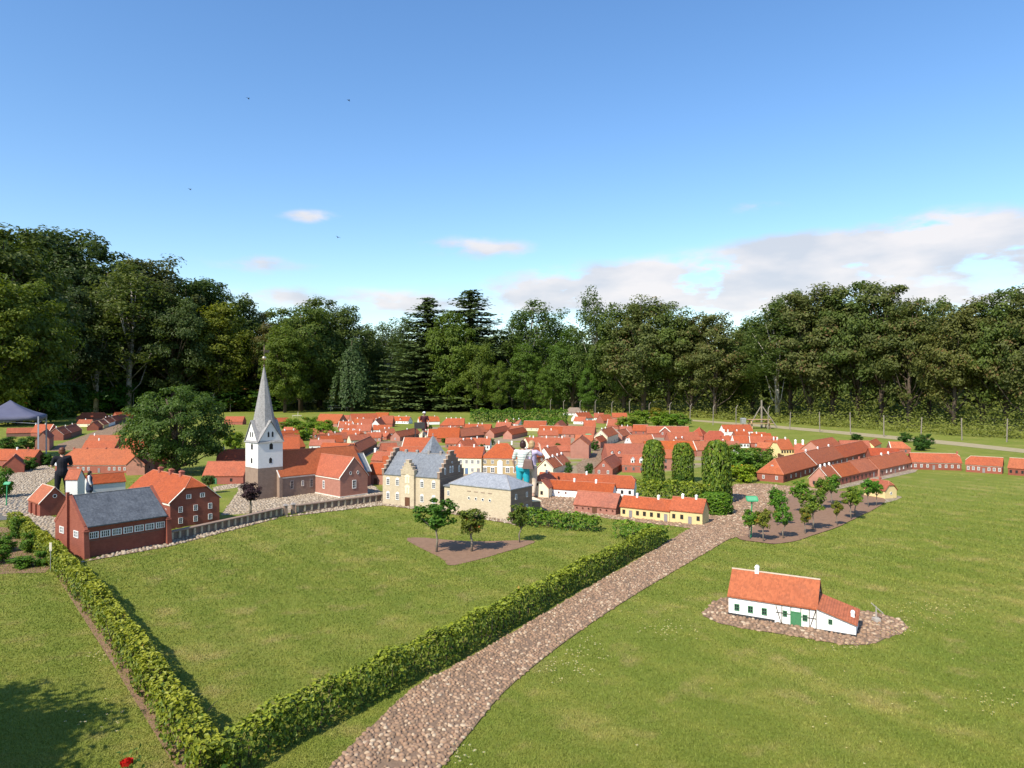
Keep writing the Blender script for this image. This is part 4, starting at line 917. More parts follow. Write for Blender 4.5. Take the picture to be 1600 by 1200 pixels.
# --- far middle-right cluster
house('thatched white farmhouse at the far edge of the lawn', (880, 645.7), (911, 646), .22, ry=637, wall='lime_white', roof='roof_thatch', front='kkkdkk', hip=(1, 1), ridge='roof_thatch', name='thatched_house')
house('white gabled house with a line of chimneys, below the thatched farmhouse', (906, 654), (927, 653), .3, ry=644.5, wall='lime_white', roof='roof_red', left='k', latt='k', ch=((.2, W_), (.4, W_), (.6, W_), (.8, W_)))
house('white house with red roof left of the white chimney row', (896, 658), (913, 658.5), .26, ry=651.5, wall='lime_white', roof='roof_red', front='wk')
house('white-walled house with single chimney on the far street', (928, 652.7), (943, 652.8), .26, ry=645.7, wall='lime_white', roof='roof_red', front='wkkw', ch=((.45, W_),))
house('red roof between the far white houses and the green thicket', (943, 657.5), (958, 657), .26, ry=648, wall='brick', roof='roof_red')
house('hipped brick house with white side gable below the green thicket', (948, 665), (974, 665.5), .26, ry=655.5, wall='brick', roof='roof_pale', hip=(0, 1), verge='verge_white', vside='l')
house('small red house behind the faded long row', (913, 666), (931, 666), .24, ry=657, wall='brick', roof='roof_red', ch=((.3, W_), (.8, W_)))
house('farthest red-roofed row against the green thicket', (957, 652), (980, 652), .25, ry=645.5, wall='brick_pale', roof='roof_red')
house('narrow red house beside the right end of the clipped hedge', (878, 668), (888, 662), .25, W=.75, wall='brick', roof='roof_red')
house('small brick house with a red gable left of the big villa', (988, 673), (1011, 673.5), .26, ry=664, wall='brick', roof='roof_red', front='yy', ridge='mortar')
h = house('long red villa roof with a white-edged central gable', (1011, 677), (1077, 677.5), .28, ry=666.5, wall='brick', roof='roof_red', front='w   ww', ridge='mortar')
def cross_gable(h, fx, w, zt, win='ww', wall='brick', edge='verge_white'):
    L, W, hw, rise = h['dims']; e = empty('cross_gable', (L*fx-w/2, -.12, 0)); e.parent = h
    b = MB(); b.prism([(0, 0, 0), (w, 0, 0), (w, 0, hw+.12), (w/2, 0, hw+.12+w*.46), (0, 0, hw+.12)], (0, 1, 0), W*.5); b.build('wall', wall, e)
    b = MB(); hp = hw+.12
    b.shell([[(-.04, -.03, hp-.03), (w/2, -.03, hp+w*.46+.02), (w/2, W*.6, hp+w*.46+.02), (-.04, W*.6, hp-.03)][::-1], [(w/2, -.03, hp+w*.46+.02), (w+.04, -.03, hp-.03), (w+.04, W*.6, hp-.03), (w/2, W*.6, hp+w*.46+.02)][::-1]], -.02); b.build('roof', 'roof_red', e)
    b = MB()
    for s in (0, 1):
        x0, x1 = (-.05, w/2) if s == 0 else (w+.05, w/2)
        q = [(x0, -.045, hp-.05), (x0, -.045, hp+.03), (x1, -.045, hp+w*.46+.07), (x1, -.045, hp+w*.46-.01)]; b.prism(q if s else q[::-1], (0, 1, 0), .014)
    b.build('barge_board', edge, e)
    for k, c in enumerate(win): opening(c, e, w*(k+.5)/len(win), -.001, hw*.75, 0, 1.2, 1.2)
cross_gable(h, .42, .62, 0)
house('plain red roof in front of the villa, dark gable on its right', (1046, 688), (1094, 687.5), .3, ry=676, wall='brick', roof='roof_red')
house('hipped red roof at the right end of the villa', (1077, 680), (1098, 681), .28, ry=668, wall='brick', roof='roof_dull', hip=(1, 1))
house('long brick row behind the hedge columns, left half', (1010, 704), (1088, 703.5), .3, ry=689.5, wall='brick', roof='roof_orange', front='y yy yy')
house('long brick row behind the hedge columns, right half with pale party wall', (1088.5, 703.5), (1142, 702.5), .3, ry=689.5, wall='brick_pale', roof='roof_orange', verge='verge_white', vside='l')
house('red hipped roof with bright chimneys beside the white barn', (1100, 689), (1141, 690), .3, ry=674, wall='brick', roof='roof_dull', hip=(.5, 1), ch=((.75, W_), (.9, W_)))
house('white barn with red roof on the far lawn', (1132, 674.3), (1176.5, 673.8), .25, ry=664, wall='lime_white', roof='roof_red', front='o o oo', name='barn')
house('white house with five dark windows behind the round green shrubs', (1147, 692.5), (1171, 692.5), .26, ry=681.5, wall='lime_white', roof='roof_red', front='kkkkk', verge='verge_white', vside='l')
house('red house with broken roof right of the five-window house', (1172, 692), (1208, 692.5), .26, ry=682, wall='brick', roof='roof_red', front='w ', verge='verge_white', vside='l', ch=((.55, W_),))
house('small red gable behind the row of the white barn', (1177, 682), (1196, 682.5), .25, ry=676, wall='brick', roof='roof_orange')
house('orange-roofed house behind the yellow stair house', (1183, 700), (1212, 701), .26, ry=692, wall='brick', roof='roof_orange')
h = house('yellow two-storey house with brown outside staircase', (1220, 702.5), (1241, 702), .46, W=.85, wall='lime_yellow', roof='roof_orange', front=['kkkkk', 'D  D'], left=['', 'D k'], hip=(.35, 0), ch=((.15, W_), (.75, W_)), name='stair_house')
b = MB()
for k in range(7): b.box(-.22+k*.055, -.165+k*.055, -.22, -.08, 0, .30-k*.043)
b.build('staircase', 'brown_wood', h)
house('red house with tall white chimney between yellow and brick gables', (1241.5, 709), (1257, 709.5), .3, ry=694, wall='lime_cream', roof='roof_red', front='kd', ch=((.1, W_), (.85, W_)), chh=.28, chs=.1)
house('big two-storey brick house with plain gable in the right-hand block', (1284, 704.5), (1317, 697.5), .48, W=.95, wall='brick_pale', roof='roof_orange', front=['wwwwww', 'dkkkkk'], pitch=40)
house('brick row with bright windows behind the long right-hand roofs', (1315, 700.5), (1361, 701), .34, ry=689, wall='brick', roof='roof_pale', front='wwwywww')
house('low brick row joined on the right of the bright-window row', (1361, 712), (1408, 712.5), .27, ry=701, wall='brick', roof='roof_dull', front='ykyk')
house('tiny yellow house with orange roof on the lawn by the track', (1366, 698), (1377, 693), .22, W=.5, wall='lime_yellow', roof='roof_orange')
house('hipped house with yellow side gable near two round bushes', (1392, 700.5), (1423, 701), .26, ry=691, wall='brick', roof='roof_orange', hip=(0, 1), front='wy', verge='verge_white', vside='l')
# --- long rows on the right
h = house('brick corner house with hipped end and pale windows at the street head', (1224, 754.5), (1275, 739), .29, W=.92, base=True, wall='brick_red', roof='roof_orange', front='kwwdwww', left='ww', hip=(1, 0), name='corner_house')
dm = opening('w', h, .22, h['dims'][1]*.5, .29+.18, R(-90), .9, .8)
house('second house of the left long row with three chimneys on its ridge', (1275.5, 739), (1318, 726), .32, W=.9, base=True, wall='brick', roof='roof_orange', front='wwdwww', ch=((.05, W_), (.45, W_), (.85, W_)), verge='verge_white', vside='l', name='row_house')
house('third house of the left long row, far end', (1318.5, 726), (1362, 714), .3, W=.85, base=True, wall='brick', roof='roof_red', front='wwdww', name='row_house')
house('white-edged gable house with chimneys beside the young trees', (1296, 763), (1313, 758), .27, W=.66, base=True, wall='brick_pale', roof='roof_orange', left='kk', verge='verge_white', ch=((.1, W_), (.5, W_), (.9, W_)), vside='lr', front='w', pitch=48, name='row_house')
house('middle house of the front right row with brown doors', (1313.5, 758), (1343, 751), .27, W=.7, base=True, wall='brick', roof='roof_orange', front='kkDkk', name='row_house')
house('house of the front right row left of the brick step gable', (1343.5, 751), (1374, 744), .28, W=.74, base=True, wall='brick', roof='roof_orange', front='kkkdk', name='row_house', ch=((.5, R_),))
house('last house of the front right row, two white chimneys', (1374.5, 745), (1427, 732.8), .28, W=.78, base=True, wall='brick_pale', roof='roof_orange', front='kwwdwwkw', ch=((.35, W_), (.55, W_)), name='row_house')
house('dark red house with white eaves, left of the pair on the right lawn', (1425.5, 733.5), (1502.5, 735.5), .30, ry=709, base=True, wall='brick_red', roof='roof_red', front='wwwdwwww', band='verge_white', hip=(0, .3), ridge='mortar', ch=((.97, R_),), name='row_house')
house('dark red house with half-hipped left end and white eaves on the right lawn', (1509, 737.3), (1566, 741), .30, ry=714.5, base=True, wall='brick_red', roof='roof_red', front='wwwdwww', band='verge_white', hip=(.5, 0), ridge='mortar', name='row_house')
house('dark red house cut off by the right edge of the picture', (1575, 742), (1640, 747), .27, ry=718, base=True, wall='brick_red', roof='roof_orange', front='kkkkkkk', hip=(0, 0), ridge='mortar', name='row_house')
house('small yellow house standing alone by the young trees', (1350, 774), (1383, 779.5), .24, ry=751, base=True, wall='lime_yellow', roof='roof_red', hip=(.4, .4), ch=((.5, R_),), right='O', name='small_house')
# --- behind the stepped hall, centre
house('red roof with white-edged gable left of the slate pyramid', (628, 698.5), (672, 699), .3, ry=684.5, wall='brick', roof='roof_red', verge='verge_white', vside='l')
house('long red roof left behind the stepped hall', (604, 712), (662, 712), .3, ry=699, wall='brick', roof='roof_red')
house('row with pinkish wall behind the cream merchant house', (696, 693), (726, 693), .28, ry=685, wall='brick_pale', roof='roof_red', front='ykwwD')
house('row with white window wall left of the yellow town house', (726.4, 694.5), (765, 695), .28, ry=685, wall='lime_white', roof='roof_red', front='yyyyky', ch=((.45, W_), (.85, W_)))
house('bright orange long roof with dark wall in the town centre', (719, 682.5), (757, 679), .27, W=.9, wall='brick_dark', roof='roof_orange', verge='verge_white', vside='l', front='kykykyk')
house('red roof left of the bright orange roof, round bush in front', (683, 684.5), (717, 684.5), .27, ry=669, wall='brick', roof='roof_red')
house('hipped house with four chimneys below the far lawn', (687, 664.5), (725, 664.5), .27, ry=654, wall='brick', roof='roof_red', front='ywww', hip=(1, 0), ch=((.25, W_), (.45, W_), (.65, W_), (.85, W_)))
house('row of red roofs right of the four-chimney house', (725, 671), (766, 671.5), .27, ry=663, wall='brick', roof='roof_red', ch=((.15, W_), (.5, W_), (.65, W_)))
house('brick gabled house with dark side, left of the far standing person', (625, 689.5), (657, 682.5), .26, W=.62, base=True, wall='brick_pale', roof='roof_orange', left='w', ch=((.55, W_),), front='kyky')
house('tiny brick cabin with white chimney on the grass', (593, 686.5), (604, 687.5), .2, ry=676.5, base=True, wall='brick', roof='roof_red', right='', front='O', ch=((.5, W_),), name='cabin')
house('white half-hipped house behind the far standing person', (655, 659), (687, 658.5), .27, W=.85, wall='lime_white', roof='roof_orange', left='kk', hip=(.3, .3), ch=((.2, W_), (.8, W_)))
h = house('white-walled cottage with white dormer on the far street', (612.5, 657.5), (638, 658), .25, ry=651, wall='lime_white', roof='roof_red', front='kkk kkk', ch=((.3, W_), (.75, W_)), ridge='mortar'); dormer(h, .48, .12, .1)
house('brick gable house left of the pair behind the merchant house', (772, 678), (797, 672), .27, W=.6, wall='brick_pale', roof='roof_red')
house('brick gable house with dark side above the yellow town house', (800, 686.5), (824, 681), .28, W=.6, base=True, wall='brick_pale', roof='roof_red')
house('white cottage with two stout chimneys in front of the clipped hedge', (787, 662), (810, 663), .26, ry=655.5, wall='lime_white', roof='roof_pale', front=' kk', ch=((.5, W_), (.85, W_)), chs=.1, chh=.2)
house('low red roof beside the stout-chimney cottage', (774, 667), (797, 667.5), .25, ry=660, wall='brick', roof='roof_red', ch=((.1, W_), (.6, W_)))
# --- behind the church
house('far left red house on the street end behind the church', (491, 661), (527, 662), .27, ry=647, wall='brick_pale', roof='roof_orange')
house('far red roof with round bushes before it', (527, 656), (546, 656), .26, ry=649, wall='brick', roof='roof_red')
h = house('far house with small white gable dormer', (551, 660), (592, 659), .28, ry=646.5, wall='brick_pale', roof='roof_red', front='w    '); dormer(h, .45, .2, .12)
house('white gabled house with bright end wall in the grass', (595, 671.5), (604, 666), .3, W=.85, base=True, wall='lime_white', roof='roof_red', ch=((.1, W_), (.6, W_)), pitch=48)
house('red house right of the bright white gable', (595, 662), (613, 662), .28, ry=650, wall='brick', roof='roof_red', ratt='k')
house('brick house with white windows and hipped end, left of the twin chimneys', (483, 679), (522, 678.5), .27, ry=670, wall='brick', roof='roof_red', front='wwdwww', hip=(0, 1))
house('brick house with tall white window frames below the bright gable', (527, 682.5), (556, 685), .27, ry=672.5, wall='brick', roof='roof_red', front='wwww', hip=(0, .4), ch=((.3, W_), (.55, W_), (.9, W_)))
house('small house with white-edged gable behind the brick hipped house', (528, 667.5), (549, 667.5), .26, ry=658.5, wall='brick', roof='roof_red', verge='verge_white', ch=((.3, W_), (.7, W_)))
house('house with two chimneys and white windows left of the bright white gable', (556, 673.5), (579, 673.5), .26, ry=663.5, wall='brick_pale', roof='roof_red', front='wwww', ch=((.05, W_), (.3, W_)))
house('low red roof among light green bushes right of the church spire', (440, 676.5), (474, 677), .26, ry=668, wall='lime_cream', roof='roof_red')
house('red roof directly behind the church nave', (436, 702), (468, 701), .34, ry=683, wall='brick', roof='roof_red')
house('long roof behind the transept running right', (498, 704), (548, 706), .3, ry=693, wall='brick', roof='roof_red')
house('receding red roof with shaded wall, near half', (541, 730), (561, 716.5), .28, W=.75, base=True, wall='brick_dark', roof='roof_red')  # dark brick puts the wall's shade into its colour
house('receding red roof with shaded wall, far half', (561.6, 716), (589, 700), .28, W=.7, base=True, wall='brick_dark', roof='roof_orange')  # wall shade again painted in by the darker brick
house('red roof with satellite-white chimney left of the stepped gable', (580, 719), (606, 720), .32, ry=706.5, wall='brick', roof='roof_red', ch=((.02, W_),), chh=.22, chs=.1)
house('orange brick house with brown door between transept and stepped hall', (573, 740), (601, 741), .36, ry=724, wall='brick_pale', roof='roof_red', front=' D ')
house('small far red house left of the church spire', (350, 659), (379, 659), .26, ry=651, wall='brick', roof='roof_red')
house('small far red house right of the church spire', (420, 660), (434, 656), .3, W=.6, wall='brick', roof='roof_red')
house('red house with green door below the dark round tree, left of the tower', (317, 743.5), (380, 743.5), .29, ry=722, wall='brick', roof='roof_red', front=' e k ', hip=(0, 0))
house('shaded red roof between the big tree and the church tower', (338, 721.5), (382, 720.5), .3, ry=703, wall='brick', roof='roof_dull', ch=((.2, W_),))  # duller tiles put the shadow lying on this roof into its colour
# --- left part of the town
house('long brick house with cream eaves behind the standing woman', (86, 726.3), (207, 726.3), .32, ry=702, wall='brick', roof='roof_orange', front=' wd www d wwww ', band='verge_white', hip=(.8, 0), ridge='mortar_red', ch=((.13, R_), (.3, R_), (.55, R_), (.72, R_), (.95, R_)), chs=.07, chh=.12, name='long_house')
house('brick gable house joined to the right of the long brick house', (226, 742), (241, 734), .40, W=.62, base=True, wall='brick_pale', roof='roof_red', front='k')
house('red roof under the big tree right of the long brick house', (236, 722), (262, 719), .32, ry=706, wall='brick', roof='roof_dull', verge='verge_white', vside='l')
house('tall narrow white building with red cap roof beside the standing woman', (102.5, 788.5), (121, 788.5), .72, W=.34, base=True, wall='panel_grey', roof='roof_red', pitch=55, name='white_tower_house')
house('pale grey walled building with red roof right of the white tower', (138, 757), (196, 752), .36, ry=741, wall='panel_grey', roof='roof_red')
house('far left red-roofed row cut off by the picture edge', (-20, 718.5), (50, 719.5), .27, ry=703, wall='brick', roof='roof_red', front='  d  e', ch=((.5, W_), (.75, R_), (.9, R_)))
house('small dark red brick house by the left cobbled square', (38, 738.5), (41, 733), .28, W=.7, base=True, wall='brick_red', roof='roof_dull')
house('red roof under the gazebo beside its grey leg', (48, 676), (76, 676), .3, ry=663.5, wall='brick', roof='roof_red', ch=((.0, W_), (.55, W_)), verge='verge_white', vside='r')
house('tall brick gable house with dark shaded roof side by the gazebo', (77, 704), (84, 697), .6, W=.62, base=True, wall='brick_pale', roof='roof_dull', pitch=50)  # dull tile tone paints in the shade of the right slope
house('low red roof under the left side of the gazebo', (10, 677), (50, 676), .25, ry=669, wall='brick_dark', roof='roof_red')
house('brick house with white-edged gable at the near end of the far left street', (99, 688), (111, 684), .34, W=.85, base=True, wall='brick', roof='roof_red', verge='verge_white', ch=((.1, W_),))
house('second house of the far left street with mossy roof', (111.5, 684), (128, 678), .32, W=.8, base=True, wall='brick_dark', roof='roof_red', verge='verge_white', ch=((.1, W_), (.7, W_)), vside='r')
house('long hipped red roof at the edge of the left wood', (119, 654), (172, 653), .28, ry=645, wall='brick_pale', roof='roof_red', hip=(1, 1))
house('cream house with red roof on the far left street', (120, 662), (141, 662), .26, ry=656, wall='lime_cream', roof='roof_red', front='w y', ch=((.5, W_),))
house('red brick gable in front of the yellow one on the far left street', (154, 672.5), (161, 669.5), .24, W=.78, base=True, wall='brick_red', roof='roof_red')
house('yellow gabled house on the far left street', (161.5, 669), (170, 666.5), .26, W=.7, base=True, wall='lime_yellow', roof='roof_red', verge='verge_white')
house('white gabled house on the far left street', (170.5, 666.5), (180, 663), .3, W=.8, base=True, wall='lime_white', roof='roof_red', verge='verge_white', ch=((.3, W_), (.8, W_)))
house('house with white party wall at the far bend of the left street', (180.5, 663), (201, 658), .3, W=.8, base=True, wall='brick_dark', roof='roof_red', verge='verge_white', ch=((.1, W_),))
house('last red roof of the left street beside the big tree', (184, 651), (208, 650), .3, ry=644, wall='brick', roof='roof_red')
house('orange roof behind the long brick house with two white chimneys', (136, 689), (184, 689), .3, ry=680.5, wall='brick', roof='roof_orange', ch=((.15, W_),))
house('red roof close behind the long brick house', (128, 701), (178, 701), .3, ry=688.5, wall='brick', roof='roof_red', ch=((.4, W_),))
house('red roof under the left branches of the big tree', (188, 703), (232, 703), .3, ry=686, wall='brick', roof='roof_dull')
def chapel_house():
    A, B = G(62.5, 808), G(108, 802.5)
    r, w = frame_root('gabled_brick_house', A, B, 'small brick house with round gable window behind the slate-roofed hall', 'model house'); r['group'] = 'houses of the model town'
    e = empty('range', (w, 0, 0), 0); e.parent = r; e.rotation_euler = (0, 0, R(90))
    walls(e, 1.0, w, .34, .36, (0, 0), 'brick_red'); slope(e, 1.0, w, .34, .36, roof='roof_orange', verge='verge_white', ridge='mortar')
    opening('q', e, -.001, w/2, .45, R(-90), 1, 1)
    for k in range(2): b = MB(); b.box(.25+.4*k, .33+.4*k, w, w+.04, 0, .3); b.build('buttress', 'brick_red', e)
chapel_house()
def gable_front(label, p0, p1, dep, hw, rise, wall, roof, hip=(0, 0), wins=(), verge=None, ch=(), name='gabled_house'):
    A, B = G(*p0), G(*p1)
    r, w = frame_root(name, A, B, label, 'model house'); r['group'] = 'houses of the model town'
    e = empty('range', (w, 0, 0), 0); e.parent = r; e.rotation_euler = (0, 0, R(90))
    walls(e, dep, w, hw, rise, hip, wall); ro = slope(e, dep, w, hw, rise, hip, roof=roof, verge=verge, ridge='mortar_red')
    for k, u, z, sx, sz in wins: opening(k, e, -.001, w*(1-u), z, R(-90), sx, sz)
    for f, k in ch: chimney(ro, dep*f, w/2, hw+rise-.03, k)
    return r
gable_front('cream half-hipped gable house with three dark windows, right of the sandy gaol', (824, 776.5), (857, 778.5), 1.1, .30, .33, 'lime_cream', 'roof_red', (.4, 0), (('k', .27, .1, 1, 1), ('k', .68, .1, 1, 1), ('k', .48, .36, .8, .75)), ch=((.75, 'w'),))
house('tall pale brick house squeezed between the two left hedge columns', (1034, 716), (1058, 716), .48, ry=704, wall='brick_pale', roof='roof_orange', front=['yy', 'kk'])
house('low red roof between the receding roofs and the stepped gable', (598, 704), (622, 703), .28, ry=693, wall='brick', roof='roof_red')
house('small red house at the foot of the light green bushes', (446, 690), (470, 689), .27, ry=680, wall='brick', roof='roof_red', front='wkw')
house('red-roofed house between the white barn and the right round shrubs', (1196, 690), (1214, 690.5), .27, ry=682.5, wall='brick_pale', roof='roof_red')
house('little cottage between the orange long roof and the brick gables', (742, 676), (760, 675), .26, ry=667, wall='brick_pale', roof='roof_orange', ch=((.5, W_),))
house('red roof tucked in left of the bright white gable', (560, 664.5), (581, 664.5), .27, ry=655, wall='brick', roof='roof_red', front='w w')
gable_front('cream little gable house with white chimneys right of the brick gabled house', (655, 685.5), (667, 686.5), .8, .26, .25, 'lime_cream', 'roof_orange', (0, 0), (('k', .5, .1, .9, .9),), 'verge_white', ((.3, 'w'), (.8, 'w')))
house('red roof joined right of the cream little gable house', (668, 682), (686, 682), .27, ry=671, wall='brick_pale', roof='roof_red', verge='verge_white', vside='l')
house('small red house between hipped roof and five-window house', (1130, 691), (1147, 691), .27, ry=681, wall='brick', roof='roof_red', ch=((.3, W_), (.8, W_)))
house('long red roof on the far edge left of the brown hedge end', (586, 652.5), (606, 652.5), .26, ry=645, wall='brick', roof='roof_orange')
house('low red house in the grass between spire and light green bushes', (436, 662), (452, 661.5), .26, ry=653, wall='brick_pale', roof='roof_red')
house('red-roofed house among the rows right of the far standing person', (690, 676), (712, 676), .27, ry=668, wall='brick', roof='roof_orange', ch=((.6, W_),))
house('small red house with white gable edge on the middle street head', (972, 682), (986, 679), .27, W=.7, wall='brick_pale', roof='roof_orange', verge='verge_white')
house('orange roof in front of the faded long row with skylights', (898, 690), (926, 690.5), .27, ry=680, wall='brick_pale', roof='roof_orange', front='k w')
def fillers():
    rf = random.Random(21); n = 0; ex = [(G(403, 781).x+.5, 21.3, 2.4), (-2.6, 19.6, 1.9), (-.6, 18.2, 1.4), (.45, 20.4, 1.5), (.45, 22.2, 1.3), (.6, 24.2, 1.2), (.7, 26, 1.0), (-6.0, 45.5, 1.2)]
    st = [p for p in (STREET_C, STREET_N, STREET_F, COURT, YARD)]
    for t in range(4000):
        if n >= 34: break
        px, py = rf.choice(((rf.uniform(590, 1000), rf.uniform(668, 744)), (rf.uniform(1000, 1230), rf.uniform(682, 716)), (rf.uniform(520, 640), rf.uniform(660, 700)), (rf.uniform(430, 520), rf.uniform(690, 706))))
        c = G(px, py); L = rf.uniform(.75, 1.35); W = rf.uniform(.55, .72); a = R(rf.choice((rf.uniform(-14, 14), rf.uniform(30, 55))))
        u = Vector((math.cos(a), math.sin(a), 0)); v = Vector((-u.y, u.x, 0)); P = [c+u*L*f+v*W/2 for f in (-.33, 0, .33)]
        if any(math.hypot(p.x-x, p.y-y) < W*.5+r_*.95 for p in P for x, y, r_ in FOOT+ex): continue
        if any(inpoly([p.x], [p.y], s)[0] for p in P for s in st): continue
        A, B = c-u*L/2, c+u*L/2; A, B = A, B
        pa = (800+FP*A.x/A.y, HY+FP*CH/A.y); pb = (800+FP*B.x/B.y, HY+FP*CH/B.y); hw = rf.uniform(.24, .3)
        house('plain small red-roofed house packed in between its neighbours in the model town', pa, pb, hw, W=W, base=True, wall=rf.choice(('brick', 'brick_pale', 'brick', 'lime_white', 'lime_cream')), roof=rf.choice(('roof_red', 'roof_orange', 'roof_red', 'roof_pale')), front=rf.choice(('wkw', 'wdw', 'kdkk', 'wwdw')), ch=((rf.uniform(.2, .4), 'w'), (rf.uniform(.65, .85), 'w'))[:rf.choice((1, 2))], group='plain houses packed into the model town'); n += 1
fillers()
# ------------------------------------------------------------------ trees and shrubs
def crown_cloud(rg, env, nclump, per, csize, leaf, flat=.75, up=.5, droop=0):
    """leaf positions: clumps spread through the envelope env(rg)->(point, outward)"""
    P = []; Nn = []; Lc = []; C = []
    for k in range(nclump):
        c, o = env(rg); s = csize*rg.uniform(.65, 1.35); C.append(c)
        q = rg.normal(size=(per, 3)); q /= np.linalg.norm(q, axis=1, keepdims=True); q *= (rg.random((per, 1))**.45)
        q = q*np.array([s, s, s*flat])
        if droop: q[:, 2] -= droop*np.abs(rg.normal(size=per))*s
        P.append(c+q); nn = q/s+np.array([0, 0, up])+o*.5+rg.normal(size=(per, 3))*.45; Nn.append(nn)
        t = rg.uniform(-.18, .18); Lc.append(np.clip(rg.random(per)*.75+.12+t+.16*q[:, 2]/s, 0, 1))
    return np.concatenate(P), np.concatenate(Nn), np.concatenate(Lc), np.array(C)
def limbs(b, rg, C, zt, r0, n, lean=0):
    pts = [Vector((0, 0, -.1)), Vector((rg.normal()*.1, rg.normal()*.1, zt*.3)), Vector((rg.normal()*.25, rg.normal()*.25, zt*.65)), Vector((rg.normal()*.3, rg.normal()*.3, zt))]
    b.tube(pts, [r0*1.25, r0*.9, r0*.6, r0*.2], 8)
    for i in rg.choice(len(C), min(n, len(C)), False):
        c = Vector(C[i]); t = min(max(c.z/zt-.32, .12), .9); j = min(int(t*3), 2); f = t*3-j; a = pts[j].lerp(pts[j+1], f)
        m = a.lerp(c, .5)+Vector((0, 0, -.08*zt*rg.random())); b.tube([a, m, c], [r0*.38*(1-t*.6), r0*.22, r0*.06], 5)
def ellip(cz, rx, rz, shell=.35, egg=0):
    def f(rg):
        o = rg.normal(size=3); o /= np.linalg.norm(o); r = shell+(1-shell)*rg.random()**.6
        w = 1-egg*o[2]; return np.array([o[0]*rx*r*w, o[1]*rx*r*w, cz+o[2]*rz*r]), o
    return f
PROTO = {}
def proto(kind, seed, **k):
    rg = np.random.default_rng(seed); b = MB(); bark = 'bark'; lm = 'leaf_tree'
    if kind == 'broad':          # 16 m
        H, wd, cb = 16, k.get('w', 4.6), k.get('cb', 3)
        cz = (H+cb)/2; env = ellip(cz, wd, (H-cb)/2*.93, .3, .12)
        P, Nn, Lc, C = crown_cloud(rg, env, int(k.get('n', 95)*1.35), k.get('per', 110), k.get('cs', 1.15), 0, .6, .6); limbs(b, rg, C, H*.8, .26, 26); size = .34
        lm = k.get('lm', lm)
    elif kind == 'birch':
        H = 17; env = ellip(10, 2.6, 6.6, .15, .28)
        P, Nn, Lc, C = crown_cloud(rg, env, 80, 75, .85, 0, .8, .3, .7); limbs(b, rg, C, H*.8, .15, 22); size = .26; bark = 'bark_birch'
    elif kind == 'spruce':
        H = 20; P = []; Nn = []; Lc = []; C = []
        for lev in np.arange(1.2, H-.3, .36):
            R0 = (1-lev/H)**.72*5.2+.2; nb = 7+int(R0*2.2)
            for q in range(nb):
                a = rg.uniform(0, 6.283); rr = R0*rg.uniform(.55, 1.15); n = int(8+rr*9); lev_ = lev+rg.uniform(-.3, .3)
                t = rg.random(n)**.7; x = np.stack([np.cos(a)*rr*t, np.sin(a)*rr*t, lev_-.5*t*rr*.55+.18*(t**3)*rr+rg.normal(size=n)*.07], 1); x[:, :2] += rg.normal(size=(n, 2))*.16*(.4+t[:, None])
                P.append(x); Nn.append(np.stack([np.cos(a)*.4+rg.normal(size=n)*.4, np.sin(a)*.4+rg.normal(size=n)*.4, np.ones(n)], 1)); Lc.append(np.clip(rg.random(n)*.5+t*.45, 0, 1))
        P, Nn, Lc = np.concatenate(P), np.concatenate(Nn), np.concatenate(Lc); b.tube([(0, 0, 0), (0, 0, H*.5), (0, 0, H)], [.28, .16, .03], 7); size = .34; lm = 'leaf_needle'
    elif kind == 'weep':
        H = 10; P = []; Nn = []; Lc = []
        for q in range(150):
            a = rg.uniform(0, 6.283); rr = 2.6*rg.random()**.6; z1 = (H-.6)*(1-(rr/3.6)**2)*rg.uniform(.82, 1.0); z0 = rg.uniform(.2, z1*.5); n = 60
            t = rg.random(n); z = z1-(z1-z0)*t; x = np.stack([np.cos(a)*rr*(.8+.3*t)+rg.normal(size=n)*.13, np.sin(a)*rr*(.8+.3*t)+rg.normal(size=n)*.13, z], 1)
            P.append(x); Nn.append(np.stack([np.cos(a)+rg.normal(size=n)*.4, np.sin(a)+rg.normal(size=n)*.4, .3+rg.normal(size=n)*.3], 1)); Lc.append(np.clip(rg.random(n)*.7+.1-.2*t+rg.uniform(-.1, .2), 0, 1))
        P, Nn, Lc = np.concatenate(P), np.concatenate(Nn), np.concatenate(Lc); b.tube([(0, 0, 0), (.2, 0, 4), (0, 0, H*.9)], [.25, .2, .05], 7); size = .30; lm = 'leaf_needle'
    elif kind == 'bigmap':       # the round tree in the town, true size
        H = 3.5; env = ellip(1.85, 2.0, 1.5, .42, .05)
        P, Nn, Lc, C = crown_cloud(rg, env, 210, 95, .36, 0, .55, .8); limbs(b, rg, C, 2.9, .14, 34); size = .115; lm = 'leaf_tree'
    elif kind == 'young':        # small trees of the planting beds, 1 m
        env = ellip(.66, k.get('w', .26), k.get('hh', .27), .15, 0)
        P, Nn, Lc, C = crown_cloud(rg, env, int(k.get('n', 26)*1.5), 52, .085, 0, .7, .7); size = .052; lm = 'leaf_garden'; bark = 'bark_pale'
        limbs2 = [Vector((0, 0, -.02)), Vector((rg.normal()*.02, rg.normal()*.02, .2)), Vector((rg.normal()*.03, rg.normal()*.03, .42)), Vector((0, 0, .72))]
        b.tube(limbs2, [.024*k.get('tr', 1), .019*k.get('tr', 1), .015*k.get('tr', 1), .004], 7)
        for i in rg.choice(len(C), 12, False): a = limbs2[2].lerp(limbs2[1], rg.random()*.5); c = Vector(C[i]); b.tube([a, a.lerp(c, .5)+Vector((0, 0, -.02)), c], [.009, .006, .002], 5)
    elif kind == 'ballt':        # dense standard with round head, 1 m
        env = ellip(.68, .25, .24, .35, 0)
        P, Nn, Lc, C = crown_cloud(rg, env, 60, 60, .085, 0, .8, .6); size = .05; lm = k.get('lm', 'leaf_purple'); bark = 'bark_pale'
